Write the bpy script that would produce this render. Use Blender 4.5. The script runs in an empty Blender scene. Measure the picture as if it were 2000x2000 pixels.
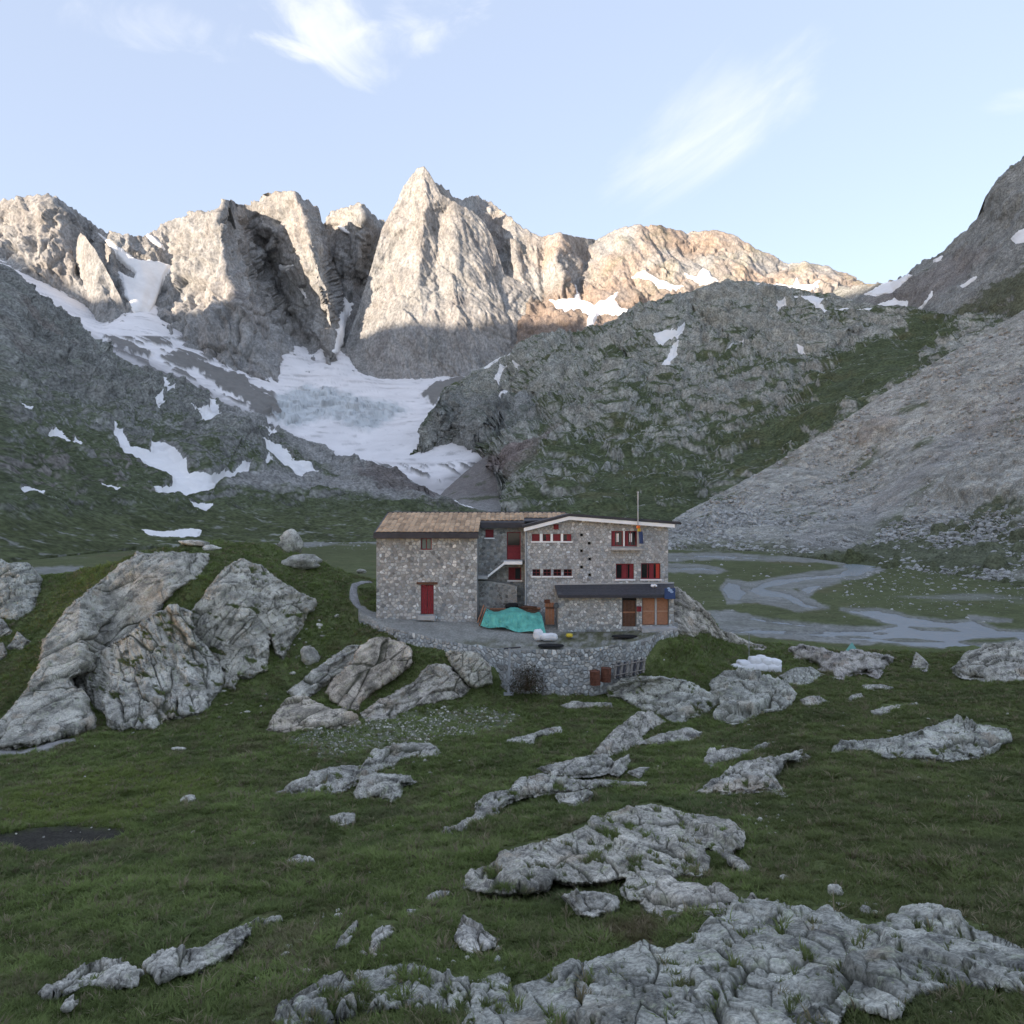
import bpy, bmesh, math, random
import numpy as np
from mathutils import Vector, Matrix
from mathutils.geometry import delaunay_2d_cdt
R = math.radians
SC = bpy.context.scene
COL = SC.collection
f32 = np.float32

# ------------------------------------------------------------------ camera, sky, sun, exposure
F = 1400.0                                     # focal length in units of a 2000-wide frame
cam = bpy.data.objects.new('camera', bpy.data.cameras.new('camera'))
COL.objects.link(cam)
cam.data.sensor_width = 36.0
cam.data.lens = 36.0 * F / 2000.0
cam.data.clip_start = 0.1
cam.data.clip_end = 60000.0
cam.location = (0, 0, 0)
cam.rotation_euler = (R(90), 0, 0)
SC.camera = cam

SUN_EL, SUN_AZ = R(9.0), R(229.0)             # azimuth clockwise from +Y: behind the camera, to the left
sun_dir = Vector((math.sin(SUN_AZ) * math.cos(SUN_EL), math.cos(SUN_AZ) * math.cos(SUN_EL), math.sin(SUN_EL)))
world = bpy.data.worlds.new('World')
SC.world = world
world.use_nodes = True
SKY_STRENGTH = 0.15
EXPOSURE = 2.42
SUN_STRENGTH = 2.05

def build_world():
    nt = world.node_tree
    nt.nodes.clear()
    N, L = nt.nodes.new, nt.links.new
    out = N('ShaderNodeOutputWorld'); bg = N('ShaderNodeBackground')
    sky = N('ShaderNodeTexSky'); sky.sky_type = 'NISHITA'; sky.sun_disc = False
    sky.sun_elevation = SUN_EL; sky.sun_rotation = SUN_AZ
    sky.altitude = 2150; sky.air_density = 1.0; sky.dust_density = 4.0; sky.ozone_density = 0.0
    bg.inputs['Strength'].default_value = SKY_STRENGTH
    tc = N('ShaderNodeTexCoord')
    # thin clouds: noise over the slope of each sight direction, kept to a few drifting banks
    sp = N('ShaderNodeSeparateXYZ'); L(tc.outputs['Generated'], sp.inputs[0])
    ay = N('ShaderNodeMath'); ay.operation = 'ABSOLUTE'; L(sp.outputs[1], ay.inputs[0])
    mxy = N('ShaderNodeMath'); mxy.operation = 'MAXIMUM'; L(ay.outputs[0], mxy.inputs[0]); mxy.inputs[1].default_value = .15
    def dv(o):
        m = N('ShaderNodeMath'); m.operation = 'DIVIDE'; L(o, m.inputs[0]); L(mxy.outputs[0], m.inputs[1]); return m.outputs[0]
    uv = N('ShaderNodeCombineXYZ'); L(dv(sp.outputs[0]), uv.inputs[0]); L(dv(sp.outputs[2]), uv.inputs[1])
    def cloud(px, py, rx, ry, ang, scale, stretch, lo, hi, seed, drop=.34):
        c0 = ((px - 1000) / F, (1000 - py) / F)
        m = N('ShaderNodeMapping'); m.vector_type = 'TEXTURE'
        m.inputs['Location'].default_value = (c0[0], c0[1], 0); m.inputs['Rotation'].default_value = (0, 0, ang)
        L(uv.outputs[0], m.inputs['Vector'])
        m2 = N('ShaderNodeMapping'); m2.inputs['Scale'].default_value = (scale * stretch, scale, scale); m2.inputs['Location'].default_value = (seed, seed * .7, seed)
        L(m.outputs[0], m2.inputs['Vector'])
        nz = N('ShaderNodeTexNoise'); nz.inputs['Scale'].default_value = 1.0; nz.inputs['Detail'].default_value = 10
        nz.inputs['Roughness'].default_value = .6; nz.inputs['Distortion'].default_value = .6
        L(m2.outputs[0], nz.inputs['Vector'])
        q = N('ShaderNodeVectorMath'); q.operation = 'MULTIPLY'; q.inputs[1].default_value = (F / rx, F / ry, 1); L(m.outputs[0], q.inputs[0])
        ln = N('ShaderNodeVectorMath'); ln.operation = 'LENGTH'; L(q.outputs[0], ln.inputs[0])
        fall = N('ShaderNodeMapRange'); fall.interpolation_type = 'SMOOTHSTEP'
        fall.inputs[1].default_value = .1; fall.inputs[2].default_value = 1.0; fall.inputs[3].default_value = .08; fall.inputs[4].default_value = -drop
        L(ln.outputs['Value'], fall.inputs[0])
        ad = N('ShaderNodeMath'); ad.operation = 'ADD'; L(nz.outputs[0], ad.inputs[0]); L(fall.outputs[0], ad.inputs[1])
        mr = N('ShaderNodeMapRange'); mr.interpolation_type = 'SMOOTHSTEP'; mr.inputs[1].default_value = lo; mr.inputs[2].default_value = hi
        L(ad.outputs[0], mr.inputs[0]); return mr.outputs[0]
    c1 = cloud(620, 35, 310, 170, R(-38), 12.0, .55, .36, .84, 3.1, .36)
    c2 = cloud(1390, 240, 420, 190, R(40), 8.0, .28, .26, .80, 7.7, .40)
    c3 = cloud(800, 40, 320, 150, R(20), 14.0, .6, .38, .80, 1.9, .32)
    c4 = cloud(300, 50, 380, 110, R(-10), 13.0, .6, .42, .85, 5.3, .36)
    c5 = cloud(560, 95, 160, 55, R(-18), 13.0, .45, .38, .72, 9.3, .36)
    c6 = cloud(1980, 200, 200, 60, R(15), 10.0, .4, .36, .85, 2.3, .36)
    def mix(a, b, fac, k):
        mu = N('ShaderNodeMath'); mu.operation = 'MULTIPLY'; mu.inputs[1].default_value = k
        L(fac, mu.inputs[0])
        mx = N('ShaderNodeMix'); mx.data_type = 'RGBA'
        L(mu.outputs[0], mx.inputs['Factor']); L(a, mx.inputs[6]); mx.inputs[7].default_value = b
        return mx.outputs[2]
    CW = CLOUD_COL
    veil = N('ShaderNodeMix'); veil.data_type = 'RGBA'      # thin high haze over the whole sky
    veil.inputs['Factor'].default_value = 0.82; L(sky.outputs[0], veil.inputs[6]); veil.inputs[7].default_value = (0.72, 0.825, 1.09, 1)
    c = mix(veil.outputs[2], CW, c1, 0.72)
    c = mix(c, CW, c2, 0.7)
    c = mix(c, CW, c3, 0.55)
    c = mix(c, CW, c4, 0.35)
    c = mix(c, CW, c5, 0.7)
    c = mix(c, CW, c6, 0.4)
    L(c, bg.inputs['Color'])
    L(bg.outputs[0], out.inputs['Surface'])
CLOUD_COL = (1.5, 1.52, 1.56, 1)
build_world()

sl = bpy.data.lights.new('sun', 'SUN')
sl.energy = SUN_STRENGTH; sl.angle = R(0.5); sl.color = (1.0, 0.84, 0.67)
so = bpy.data.objects.new('sun', sl)
COL.objects.link(so)
so.rotation_euler = sun_dir.to_track_quat('Z', 'Y').to_euler()
SC.view_settings.view_transform = 'Standard'
SC.view_settings.look = 'None'
SC.view_settings.exposure = EXPOSURE
SC.view_settings.gamma = 1.0
SC.view_settings.use_curve_mapping = False
SC.cycles.max_bounces = 5
SC.cycles.diffuse_bounces = 3
SC.cycles.volume_bounces = 0
SC.cycles.use_adaptive_sampling = True
SC.cycles.adaptive_threshold = 0.012

# ------------------------------------------------------------------ noise
_r = np.random.RandomState(11)
PERM = _r.permutation(256).astype(np.int32); PERM = np.concatenate([PERM] * 3)
GR = _r.normal(size=(256, 3)).astype(f32); GR /= np.linalg.norm(GR, axis=1)[:, None]
RP = _r.rand(256, 3).astype(f32)

def perlin(p):
    p = np.asarray(p, f32)
    fl = np.floor(p); i = fl.astype(np.int32) & 255; f = p - fl
    u = f * f * f * (f * (f * 6 - 15) + 10)
    res = []
    X0, Y0, Z0 = f[:, 0], f[:, 1], f[:, 2]
    for dz in (0, 1):
        ys = []
        for dy in (0, 1):
            xs = []
            for dx in (0, 1):
                g = GR[PERM[PERM[PERM[i[:, 0] + dx] + i[:, 1] + dy] + i[:, 2] + dz]]
                xs.append(g[:, 0] * (X0 - dx) + g[:, 1] * (Y0 - dy) + g[:, 2] * (Z0 - dz))
            ys.append(xs[0] + u[:, 0] * (xs[1] - xs[0]))
        res.append(ys[0] + u[:, 1] * (ys[1] - ys[0]))
    return (res[0] + u[:, 2] * (res[1] - res[0])) * 1.5

def fbm(p, octv=5, gain=0.5, lac=2.03, ridged=False):
    a, s, tot = 1.0, 0.0, 0.0
    p = np.asarray(p, f32)
    for k in range(octv):
        n = perlin(p)
        if ridged: n = 1.0 - 2.0 * np.abs(n)
        s = s + a * n; tot += a
        p = p * lac + 17.3; a *= gain
    return s / tot

def voro(p):
    """F1, F2 and id hash of the nearest feature point, and the offset to it."""
    p = np.asarray(p, f32)
    fl = np.floor(p); i = fl.astype(np.int32) & 255; f = p - fl
    n = len(p)
    F1 = np.full(n, 9, f32); F2 = np.full(n, 9, f32); ID = np.zeros(n, np.int32); OF = np.zeros((n, 3), f32)
    for dz in (-1, 0, 1):
        for dy in (-1, 0, 1):
            for dx in (-1, 0, 1):
                h = PERM[PERM[PERM[(i[:, 0] + dx) & 255] + ((i[:, 1] + dy) & 255)] + ((i[:, 2] + dz) & 255)]
                q = RP[h] + np.array((dx, dy, dz), f32) - f
                d = np.sqrt((q * q).sum(1))
                m = d < F1
                F2 = np.where(m, F1, np.minimum(F2, d))
                F1 = np.where(m, d, F1); ID = np.where(m, h, ID); OF[m] = q[m]
    return F1, F2, ID, OF

def sstep(a, b, x):
    t = np.clip((x - a) / (b - a), 0, 1)
    return t * t * (3 - 2 * t)

def lerp(a, b, t):
    return a + (b - a) * t

# ------------------------------------------------------------------ depth maps: places known by a sight line and a distance
def P3(px, py, Y):
    px, py, Y = np.broadcast_arrays(np.asarray(px, float), np.asarray(py, float), np.asarray(Y, float))
    return np.stack([(px - 1000) / F * Y, Y, (1000 - py) / F * Y], -1)

def blur2(a, n):
    for _ in range(n):
        a = np.pad(a, 1, mode='edge')
        a = (a[:-2] + 2 * a[1:-1] + a[2:]) * 0.25
        a = (a[:, :-2] + 2 * a[:, 1:-1] + a[:, 2:]) * 0.25
    return a

class Depth:
    """planar facets between polylines of (px, py, distance)"""
    def __init__(self, polys, box, step=4, blur=1):
        self.x0, self.x1, self.y0, self.y1 = box
        self.st = step
        vs, es, dv = [], [], []
        key = {}
        for pl in polys:
            prev = None
            for (x, y, d) in pl:
                k = (round(x, 1), round(y, 1))
                if k not in key:
                    key[k] = len(vs); vs.append(Vector((x, y))); dv.append(1.0 / d)
                c = key[k]
                if prev is not None and prev != c: es.append((prev, c))
                prev = c
        ov, oe, of, orv, _, _ = delaunay_2d_cdt(vs, es, [], 0, 1e-4)
        inv = []
        for k, v in enumerate(ov):
            if orv[k]: inv.append(dv[orv[k][0]])
            else:
                dd = sorted(range(len(vs)), key=lambda j: (vs[j] - v).length)[:2]
                a, b = (vs[dd[0]] - v).length, (vs[dd[1]] - v).length
                inv.append((dv[dd[0]] * b + dv[dd[1]] * a) / (a + b))
        nx = int((self.x1 - self.x0) / step) + 2; ny = int((self.y1 - self.y0) / step) + 2
        g = np.full((ny, nx), np.nan)
        for f in of:
            for a in range(1, len(f) - 1):
                t = (f[0], f[a], f[a + 1])
                q = [((ov[k].x - self.x0) / step, (ov[k].y - self.y0) / step) for k in t]
                w = [inv[k] for k in t]
                ax = max(0, int(min(p[0] for p in q))); bx = min(nx - 1, int(max(p[0] for p in q)) + 1)
                ay = max(0, int(min(p[1] for p in q))); by = min(ny - 1, int(max(p[1] for p in q)) + 1)
                if bx < ax or by < ay: continue
                GX, GY = np.meshgrid(np.arange(ax, bx + 1), np.arange(ay, by + 1))
                den = (q[1][1] - q[2][1]) * (q[0][0] - q[2][0]) + (q[2][0] - q[1][0]) * (q[0][1] - q[2][1])
                if abs(den) < 1e-9: continue
                l0 = ((q[1][1] - q[2][1]) * (GX - q[2][0]) + (q[2][0] - q[1][0]) * (GY - q[2][1])) / den
                l1 = ((q[2][1] - q[0][1]) * (GX - q[2][0]) + (q[0][0] - q[2][0]) * (GY - q[2][1])) / den
                l2 = 1 - l0 - l1
                m = (l0 > -1e-6) & (l1 > -1e-6) & (l2 > -1e-6)
                sub = g[ay:by + 1, ax:bx + 1]
                sub[m] = (l0 * w[0] + l1 * w[1] + l2 * w[2])[m]
        for _ in range(4000):
            bad = np.isnan(g)
            if not bad.any(): break
            acc = np.zeros_like(g); cnt = np.zeros_like(g)
            for ax, s in ((0, 1), (0, -1), (1, 1), (1, -1)):
                r = np.roll(g, s, ax)
                if ax == 0: r[0 if s == 1 else -1] = np.nan
                else: r[:, 0 if s == 1 else -1] = np.nan
                ok = ~np.isnan(r); acc[ok] += r[ok]; cnt[ok] += 1
            m = bad & (cnt > 0); g[m] = acc[m] / cnt[m]
        self.g = blur2(g, blur)
    def __call__(self, px, py):
        px, py = np.broadcast_arrays(np.asarray(px, float), np.asarray(py, float))
        gx = np.clip((px - self.x0) / self.st, 0, self.g.shape[1] - 1.001)
        gy = np.clip((py - self.y0) / self.st, 0, self.g.shape[0] - 1.001)
        ix = gx.astype(int); iy = gy.astype(int); fx = gx - ix; fy = gy - iy
        g = self.g
        v = (g[iy, ix] * (1 - fx) + g[iy, ix + 1] * fx) * (1 - fy) + (g[iy + 1, ix] * (1 - fx) + g[iy + 1, ix + 1] * fx) * fy
        return 1.0 / v

def poly_sdf(poly, px, py):
    """signed distance to a closed outline, positive inside"""
    p = np.asarray([q[:2] for q in poly], float); n = len(p)
    shp = np.shape(px); x = np.ravel(px).astype(float); y = np.ravel(py).astype(float)
    d = np.full(x.shape, 1e18); ins = np.zeros(x.shape, bool)
    for k in range(n):
        a, b = p[k], p[(k + 1) % n]
        e = b - a; L2 = max((e * e).sum(), 1e-9)
        t = np.clip(((x - a[0]) * e[0] + (y - a[1]) * e[1]) / L2, 0, 1)
        d = np.minimum(d, (x - a[0] - t * e[0]) ** 2 + (y - a[1] - t * e[1]) ** 2)
        if a[1] != b[1]:
            c = ((a[1] > y) != (b[1] > y)) & (x < (b[0] - a[0]) * (y - a[1]) / (b[1] - a[1]) + a[0])
            ins ^= c
    d = np.sqrt(d)
    return np.where(ins, d, -d).reshape(shp)

# ------------------------------------------------------------------ meshes
def tag(o, label=None, cat=None, group=None, kind=None):
    if label: o['label'] = label
    if cat: o['category'] = cat
    if group: o['group'] = group
    if kind: o['kind'] = kind
    return o

def np_mesh(name, verts, quads, mat=None, col=None, smooth=True, tris=None, link=True, attrs=None):
    me = bpy.data.meshes.new(name)
    verts = np.asarray(verts, f32).reshape(-1, 3)
    quads = np.asarray(quads, np.int32).reshape(-1, 4) if quads is not None else np.zeros((0, 4), np.int32)
    tr = np.asarray(tris, np.int32).reshape(-1, 3) if tris is not None else np.zeros((0, 3), np.int32)
    me.vertices.add(len(verts)); me.vertices.foreach_set('co', verts.ravel())
    nl = quads.size + tr.size
    me.loops.add(nl); me.loops.foreach_set('vertex_index', np.concatenate([quads.ravel(), tr.ravel()]))
    me.polygons.add(len(quads) + len(tr))
    ls = np.concatenate([np.arange(len(quads)) * 4, quads.size + np.arange(len(tr)) * 3]).astype(np.int32)
    me.polygons.foreach_set('loop_start', ls)
    me.update(calc_edges=True)
    me.polygons.foreach_set('use_smooth', np.full(len(me.polygons), smooth))
    if col is not None:
        c = np.ones((len(verts), 4), f32); c[:, :3] = np.asarray(col, f32).reshape(-1, 3)
        at = me.color_attributes.new('col', 'FLOAT_COLOR', 'POINT'); at.data.foreach_set('color', c.ravel())
    for k, v in (attrs or {}).items():
        at = me.attributes.new(k, 'FLOAT', 'POINT'); at.data.foreach_set('value', np.asarray(v, f32).ravel())
    if mat: me.materials.append(mat)
    me.validate()
    o = bpy.data.objects.new(name, me)
    if link: COL.objects.link(o)
    return o

def grid_quads(nr, nc, keep=None):
    i = np.arange(nr * nc).reshape(nr, nc)
    q = np.stack([i[:-1, :-1], i[1:, :-1], i[1:, 1:], i[:-1, 1:]], -1)
    if keep is not None: return q[keep]
    return q.reshape(-1, 4)

def compact(verts, quads, extra):
    used = np.unique(quads)
    mp = np.full(len(verts), -1, np.int64); mp[used] = np.arange(len(used))
    return verts[used], mp[quads], [e[used] for e in extra]

def grid_normals(pos):
    du = np.gradient(pos, axis=1); dv = np.gradient(pos, axis=0)
    n = np.cross(du, dv)
    n /= np.maximum(np.linalg.norm(n, axis=-1, keepdims=True), 1e-12)
    s = np.sign(-(n * pos).sum(-1, keepdims=True)); s[s == 0] = 1
    return n * s

# ------------------------------------------------------------------ materials
MATS = {}
def new_mat(name):
    m = bpy.data.materials.new(name); m.use_nodes = True
    nt = m.node_tree
    return m, nt, nt.nodes, nt.links, nt.nodes['Principled BSDF']

def surf_mat(name, rough=0.9, scale=1.0, var=0.35, bump=0.0, bscale=4.0, spec=0.25, stretch=(1, 1, 1), hue=None, huescale=0.6, speck=0.0):
    """albedo from the vertex colours, broken up by world-space noise at two sizes"""
    m, nt, N, L, b = new_mat(name)
    at = N.new('ShaderNodeAttribute'); at.attribute_name = 'col'
    ge = N.new('ShaderNodeNewGeometry')
    mp = N.new('ShaderNodeMapping'); mp.inputs['Scale'].default_value = stretch
    L.new(ge.outputs['Position'], mp.inputs['Vector'])
    nz = N.new('ShaderNodeTexNoise'); nz.inputs['Scale'].default_value = scale
    nz.inputs['Detail'].default_value = 8; nz.inputs['Roughness'].default_value = 0.68
    L.new(mp.outputs[0], nz.inputs['Vector'])
    mr = N.new('ShaderNodeMapRange'); mr.inputs[1].default_value = 0.28; mr.inputs[2].default_value = 0.72
    mr.inputs[3].default_value = 1 - var; mr.inputs[4].default_value = 1 + var
    L.new(nz.outputs[0], mr.inputs[0])
    mu = N.new('ShaderNodeVectorMath'); mu.operation = 'SCALE'
    L.new(at.outputs['Color'], mu.inputs[0]); L.new(mr.outputs[0], mu.inputs['Scale'])
    colr = mu.outputs[0]
    if speck:
        n3 = N.new('ShaderNodeTexNoise'); n3.inputs['Scale'].default_value = scale * 7; n3.inputs['Detail'].default_value = 3
        L.new(mp.outputs[0], n3.inputs['Vector'])
        m3 = N.new('ShaderNodeMapRange'); m3.inputs[1].default_value = 0.35; m3.inputs[2].default_value = 0.65
        m3.inputs[3].default_value = 1 - speck; m3.inputs[4].default_value = 1 + speck
        L.new(n3.outputs[0], m3.inputs[0])
        mu3 = N.new('ShaderNodeVectorMath'); mu3.operation = 'SCALE'
        L.new(colr, mu3.inputs[0]); L.new(m3.outputs[0], mu3.inputs['Scale']); colr = mu3.outputs[0]
    if hue:
        n2 = N.new('ShaderNodeTexNoise'); n2.inputs['Scale'].default_value = huescale; n2.inputs['Detail'].default_value = 5
        L.new(ge.outputs['Position'], n2.inputs['Vector'])
        m2 = N.new('ShaderNodeMapRange'); m2.inputs[1].default_value = 0.5; m2.inputs[2].default_value = 0.68
        m2.inputs[3].default_value = 0; m2.inputs[4].default_value = 0.75
        L.new(n2.outputs[0], m2.inputs[0])
        mx = N.new('ShaderNodeMix'); mx.data_type = 'RGBA'; mx.blend_type = 'MULTIPLY'
        L.new(m2.outputs[0], mx.inputs['Factor']); L.new(colr, mx.inputs[6]); mx.inputs[7].default_value = (*hue, 1)
        colr = mx.outputs[2]
    L.new(colr, b.inputs['Base Color'])
    b.inputs['Roughness'].default_value = rough
    b.inputs['Specular IOR Level'].default_value = spec
    if bump:
        n4 = N.new('ShaderNodeTexNoise'); n4.inputs['Scale'].default_value = bscale
        n4.inputs['Detail'].default_value = 8; n4.inputs['Roughness'].default_value = 0.7
        L.new(mp.outputs[0], n4.inputs['Vector'])
        bp = N.new('ShaderNodeBump'); bp.inputs['Strength'].default_value = 1.0; bp.inputs['Distance'].default_value = bump
        L.new(n4.outputs[0], bp.inputs['Height']); L.new(bp.outputs[0], b.inputs['Normal'])
    return m

def flat_mat(name, c, rough=0.7, var=0.12, scale=3.0, metal=0.0, spec=0.3, bump=0.0, objrand=0.0):
    m, nt, N, L, b = new_mat(name)
    ge = N.new('ShaderNodeNewGeometry')
    nz = N.new('ShaderNodeTexNoise'); nz.inputs['Scale'].default_value = scale; nz.inputs['Detail'].default_value = 6
    L.new(ge.outputs['Position'], nz.inputs['Vector'])
    mr = N.new('ShaderNodeMapRange'); mr.inputs[1].default_value = 0.3; mr.inputs[2].default_value = 0.7
    mr.inputs[3].default_value = 1 - var; mr.inputs[4].default_value = 1 + var
    L.new(nz.outputs[0], mr.inputs[0])
    fac = mr.outputs[0]
    if objrand:
        oi = N.new('ShaderNodeObjectInfo')
        m2 = N.new('ShaderNodeMapRange'); m2.inputs[3].default_value = 1 - objrand; m2.inputs[4].default_value = 1 + objrand
        L.new(oi.outputs['Random'], m2.inputs[0])
        mm = N.new('ShaderNodeMath'); mm.operation = 'MULTIPLY'; L.new(fac, mm.inputs[0]); L.new(m2.outputs[0], mm.inputs[1]); fac = mm.outputs[0]
    mu = N.new('ShaderNodeVectorMath'); mu.operation = 'SCALE'; mu.inputs[0].default_value = c
    L.new(fac, mu.inputs['Scale']); L.new(mu.outputs[0], b.inputs['Base Color'])
    b.inputs['Roughness'].default_value = rough; b.inputs['Metallic'].default_value = metal
    b.inputs['Specular IOR Level'].default_value = spec
    if bump:
        bp = N.new('ShaderNodeBump'); bp.inputs['Distance'].default_value = bump
        L.new(nz.outputs[0], bp.inputs['Height']); L.new(bp.outputs[0], b.inputs['Normal'])
    return m

M_PEAK = surf_mat('limestone wall', scale=0.03, var=0.32, stretch=(1, 1, 0.6), spec=0.15, speck=0.26, bump=4.0, bscale=0.06)
M_HILL = surf_mat('rock and turf hillside', scale=0.06, var=0.38, spec=0.1, speck=0.36, bump=1.5, bscale=0.15)
M_SCREE = surf_mat('scree', scale=0.25, var=0.34, spec=0.1, speck=0.36, bump=0.35, bscale=0.8)
M_SNOW = surf_mat('old snow', scale=0.02, var=0.10, rough=0.7, spec=0.2, bump=0.8, bscale=0.06)
M_PLAIN = surf_mat('valley turf', scale=0.5, var=0.3, spec=0.1, speck=0.2)
M_TURF = surf_mat('meadow soil and turf', scale=2.2, var=0.4, spec=0.1, speck=0.3, bump=0.04, bscale=9.0)

def granite_mat():
    """grey granite: tint and joints from the mesh, mottling, lichen and grit from solid noise"""
    m, nt, N, L, b = new_mat('granite')
    at = N.new('ShaderNodeAttribute'); at.attribute_name = 'col'
    ck = N.new('ShaderNodeAttribute'); ck.attribute_name = 'joint'
    ge = N.new('ShaderNodeNewGeometry')
    def noise(scale, detail=8, rough=.65, off=0.0, dist=0.0):
        mp = N.new('ShaderNodeMapping'); mp.inputs['Location'].default_value = (off, off * .7, off * .3); L.new(ge.outputs['Position'], mp.inputs['Vector'])
        n = N.new('ShaderNodeTexNoise'); n.inputs['Scale'].default_value = scale; n.inputs['Detail'].default_value = detail
        n.inputs['Roughness'].default_value = rough; n.inputs['Distortion'].default_value = dist
        L.new(mp.outputs[0], n.inputs['Vector']); return n.outputs[0]
    def ramp(o, a, c, lo, hi):
        r = N.new('ShaderNodeMapRange'); r.interpolation_type = 'SMOOTHSTEP'; r.inputs[1].default_value = a; r.inputs[2].default_value = c; r.inputs[3].default_value = lo; r.inputs[4].default_value = hi
        L.new(o, r.inputs[0]); return r.outputs[0]
    def mix(fac, a, c, mode='MIX'):
        x = N.new('ShaderNodeMix'); x.data_type = 'RGBA'; x.blend_type = mode
        if hasattr(fac, 'links'): L.new(fac, x.inputs['Factor'])
        else: x.inputs['Factor'].default_value = fac
        for k, v in ((6, a), (7, c)):
            if hasattr(v, 'links'): L.new(v, x.inputs[k])
            else: x.inputs[k].default_value = (*v, 1)
        return x.outputs[2]
    c = mix(ramp(noise(.9, 10, .7), .34, .66, 0, 1), (.19, .19, .18), (.56, .555, .525))
    c = mix(ramp(noise(1.7, 9, .72, 13, .6), .52, .64, 0, .8), c, (.09, .09, .092))
    c = mix(ramp(noise(2.6, 8, .7, 29, .4), .54, .64, 0, .7), c, (.36, .385, .30))
    c = mix(ramp(noise(.55, 5, .6, 51), .56, .68, 0, .5), c, (.40, .33, .26))
    c = mix(ramp(noise(5.5, 6, .7, 71), .60, .68, 0, .7), c, (.55, .545, .52))
    c = mix(ramp(noise(4.2, 6, .7, 93), .64, .70, 0, .65), c, (.30, .34, .13))
    g = ramp(noise(17.0, 5, .75, 7), .32, .68, .58, 1.42)
    sc_ = N.new('ShaderNodeVectorMath'); sc_.operation = 'SCALE'; L.new(c, sc_.inputs[0]); L.new(g, sc_.inputs['Scale'])
    t = N.new('ShaderNodeVectorMath'); t.operation = 'MULTIPLY'; L.new(sc_.outputs[0], t.inputs[0]); L.new(at.outputs['Color'], t.inputs[1])
    c = mix(ck.outputs['Fac'], t.outputs[0], (.035, .037, .02))
    tf = N.new('ShaderNodeAttribute'); tf.attribute_name = 'turf'
    c = mix(tf.outputs['Fac'], c, (.092, .108, .045))
    L.new(c, b.inputs['Base Color']); b.inputs['Roughness'].default_value = .88; b.inputs['Specular IOR Level'].default_value = .2
    bp = N.new('ShaderNodeBump'); bp.inputs['Distance'].default_value = .05; L.new(noise(5.0, 10, .72, 3), bp.inputs['Height']); L.new(bp.outputs[0], b.inputs['Normal'])
    return m
M_ROCK = granite_mat()
# ------------------------------------------------------------------ terrain sheets
def curve(pts, xs, col):
    p = np.asarray(pts, float)
    return np.interp(xs, p[:, 0], p[:, col])

def sheet(name, top, bot, inner, step, rowstep, disp, colf, mat, jag=(0, 1), back=None, blur=1, snow=(), rowpow=1.0, dm=None, edge=.35, calm=.45):
    allp = [top, bot] + list(inner)
    if dm is None:
        ax = [q[0] for pl in allp for q in pl]; ay = [q[1] for pl in allp for q in pl]
        dm = Depth(allp, (min(ax), max(ax), min(ay) - 12, max(ay) + 12), blur=blur)
    x0 = max(top[0][0], bot[0][0]); x1 = min(top[-1][0], bot[-1][0])
    xs = np.arange(x0, x1 + 0.1, step)
    yt = curve(top, xs, 1); yb = curve(bot, xs, 1)
    if jag[0]:
        q = np.stack([xs / jag[1], np.zeros_like(xs) + len(name), np.zeros_like(xs)], -1)
        yt = yt + jag[0] * fbm(q, 5, 0.6, ridged=True)
    nr = max(8, int(np.max(yb - yt) / rowstep))
    t = (np.linspace(0, 1, nr) ** rowpow)[:, None]
    PX = np.broadcast_to(xs[None, :], (nr, len(xs))).copy()
    PY = yt[None, :] + (yb - yt)[None, :] * t
    Y = dm(PX, PY)
    pos = P3(PX, PY, Y)
    n = grid_normals(pos)
    sm = np.zeros(PX.shape)
    for poly in snow:
        b = np.asarray(poly)
        m = (PX > b[:, 0].min() - 20) & (PX < b[:, 0].max() + 20) & (PY > b[:, 1].min() - 20) & (PY < b[:, 1].max() + 20)
        if m.any():
            sd = poly_sdf(poly, PX[m], PY[m]); sm[m] = np.maximum(sm[m], sstep(-4, 4, sd))
    flat = pos.reshape(-1, 3)
    tf = lerp(edge, 1.0, sstep(0, 34, PY - yt[None, :])).ravel()     # keep the skyline where it belongs
    d = disp(flat, PX.ravel(), PY.ravel(), n.reshape(-1, 3)) * tf * (1 - calm * sm.ravel())
    pos2 = flat + n.reshape(-1, 3) * d[:, None]
    p2 = pos2.reshape(pos.shape)
    n2 = grid_normals(p2)
    c = colf(pos2, n2.reshape(-1, 3), d, PX.ravel(), PY.ravel())
    V = p2; C = c.reshape(nr, len(xs), 3)
    if back:                                    # the far side of the crest
        rows = []; crow = []
        for k in range(1, back[2] + 1):
            s = k / back[2]
            r = p2[0].copy()
            r[:, 1] += back[0] * s; r[:, 0] += (r[:, 0] / np.maximum(r[:, 1], 1)) * back[0] * s * 0.3
            r[:, 2] -= back[1] * s ** 1.15
            rows.insert(0, r); crow.insert(0, C[0])
        V = np.concatenate([np.stack(rows), p2]); C = np.concatenate([np.stack(crow), C])
    sk = V[-1:].copy(); sk[..., 2] -= .06 * sk[..., 1]; V = np.concatenate([V, sk]); C = np.concatenate([C, C[-1:]])   # the foot goes on below ground
    o = np_mesh(name, V.reshape(-1, 3), grid_quads(V.shape[0], V.shape[1]), mat, C.reshape(-1, 3))
    o['kind'] = 'structure'
    SHEETS[name] = (dm, p2, PX, PY)
    return o, dm
SHEETS = {}

def pmask(poly, px, py, soft=10, wob=0.0, wsc=30.0, seed=0.0):
    s = poly_sdf(poly, px, py)
    if wob:
        s = s + wob * fbm(np.stack([px / wsc, py / wsc, np.full_like(px, seed)], -1), 4, 0.6)
    return sstep(-soft, soft, s)

def mixc(c, col, m):
    return c + (np.asarray(col, float)[None, :] - c) * np.asarray(m)[:, None]

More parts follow.
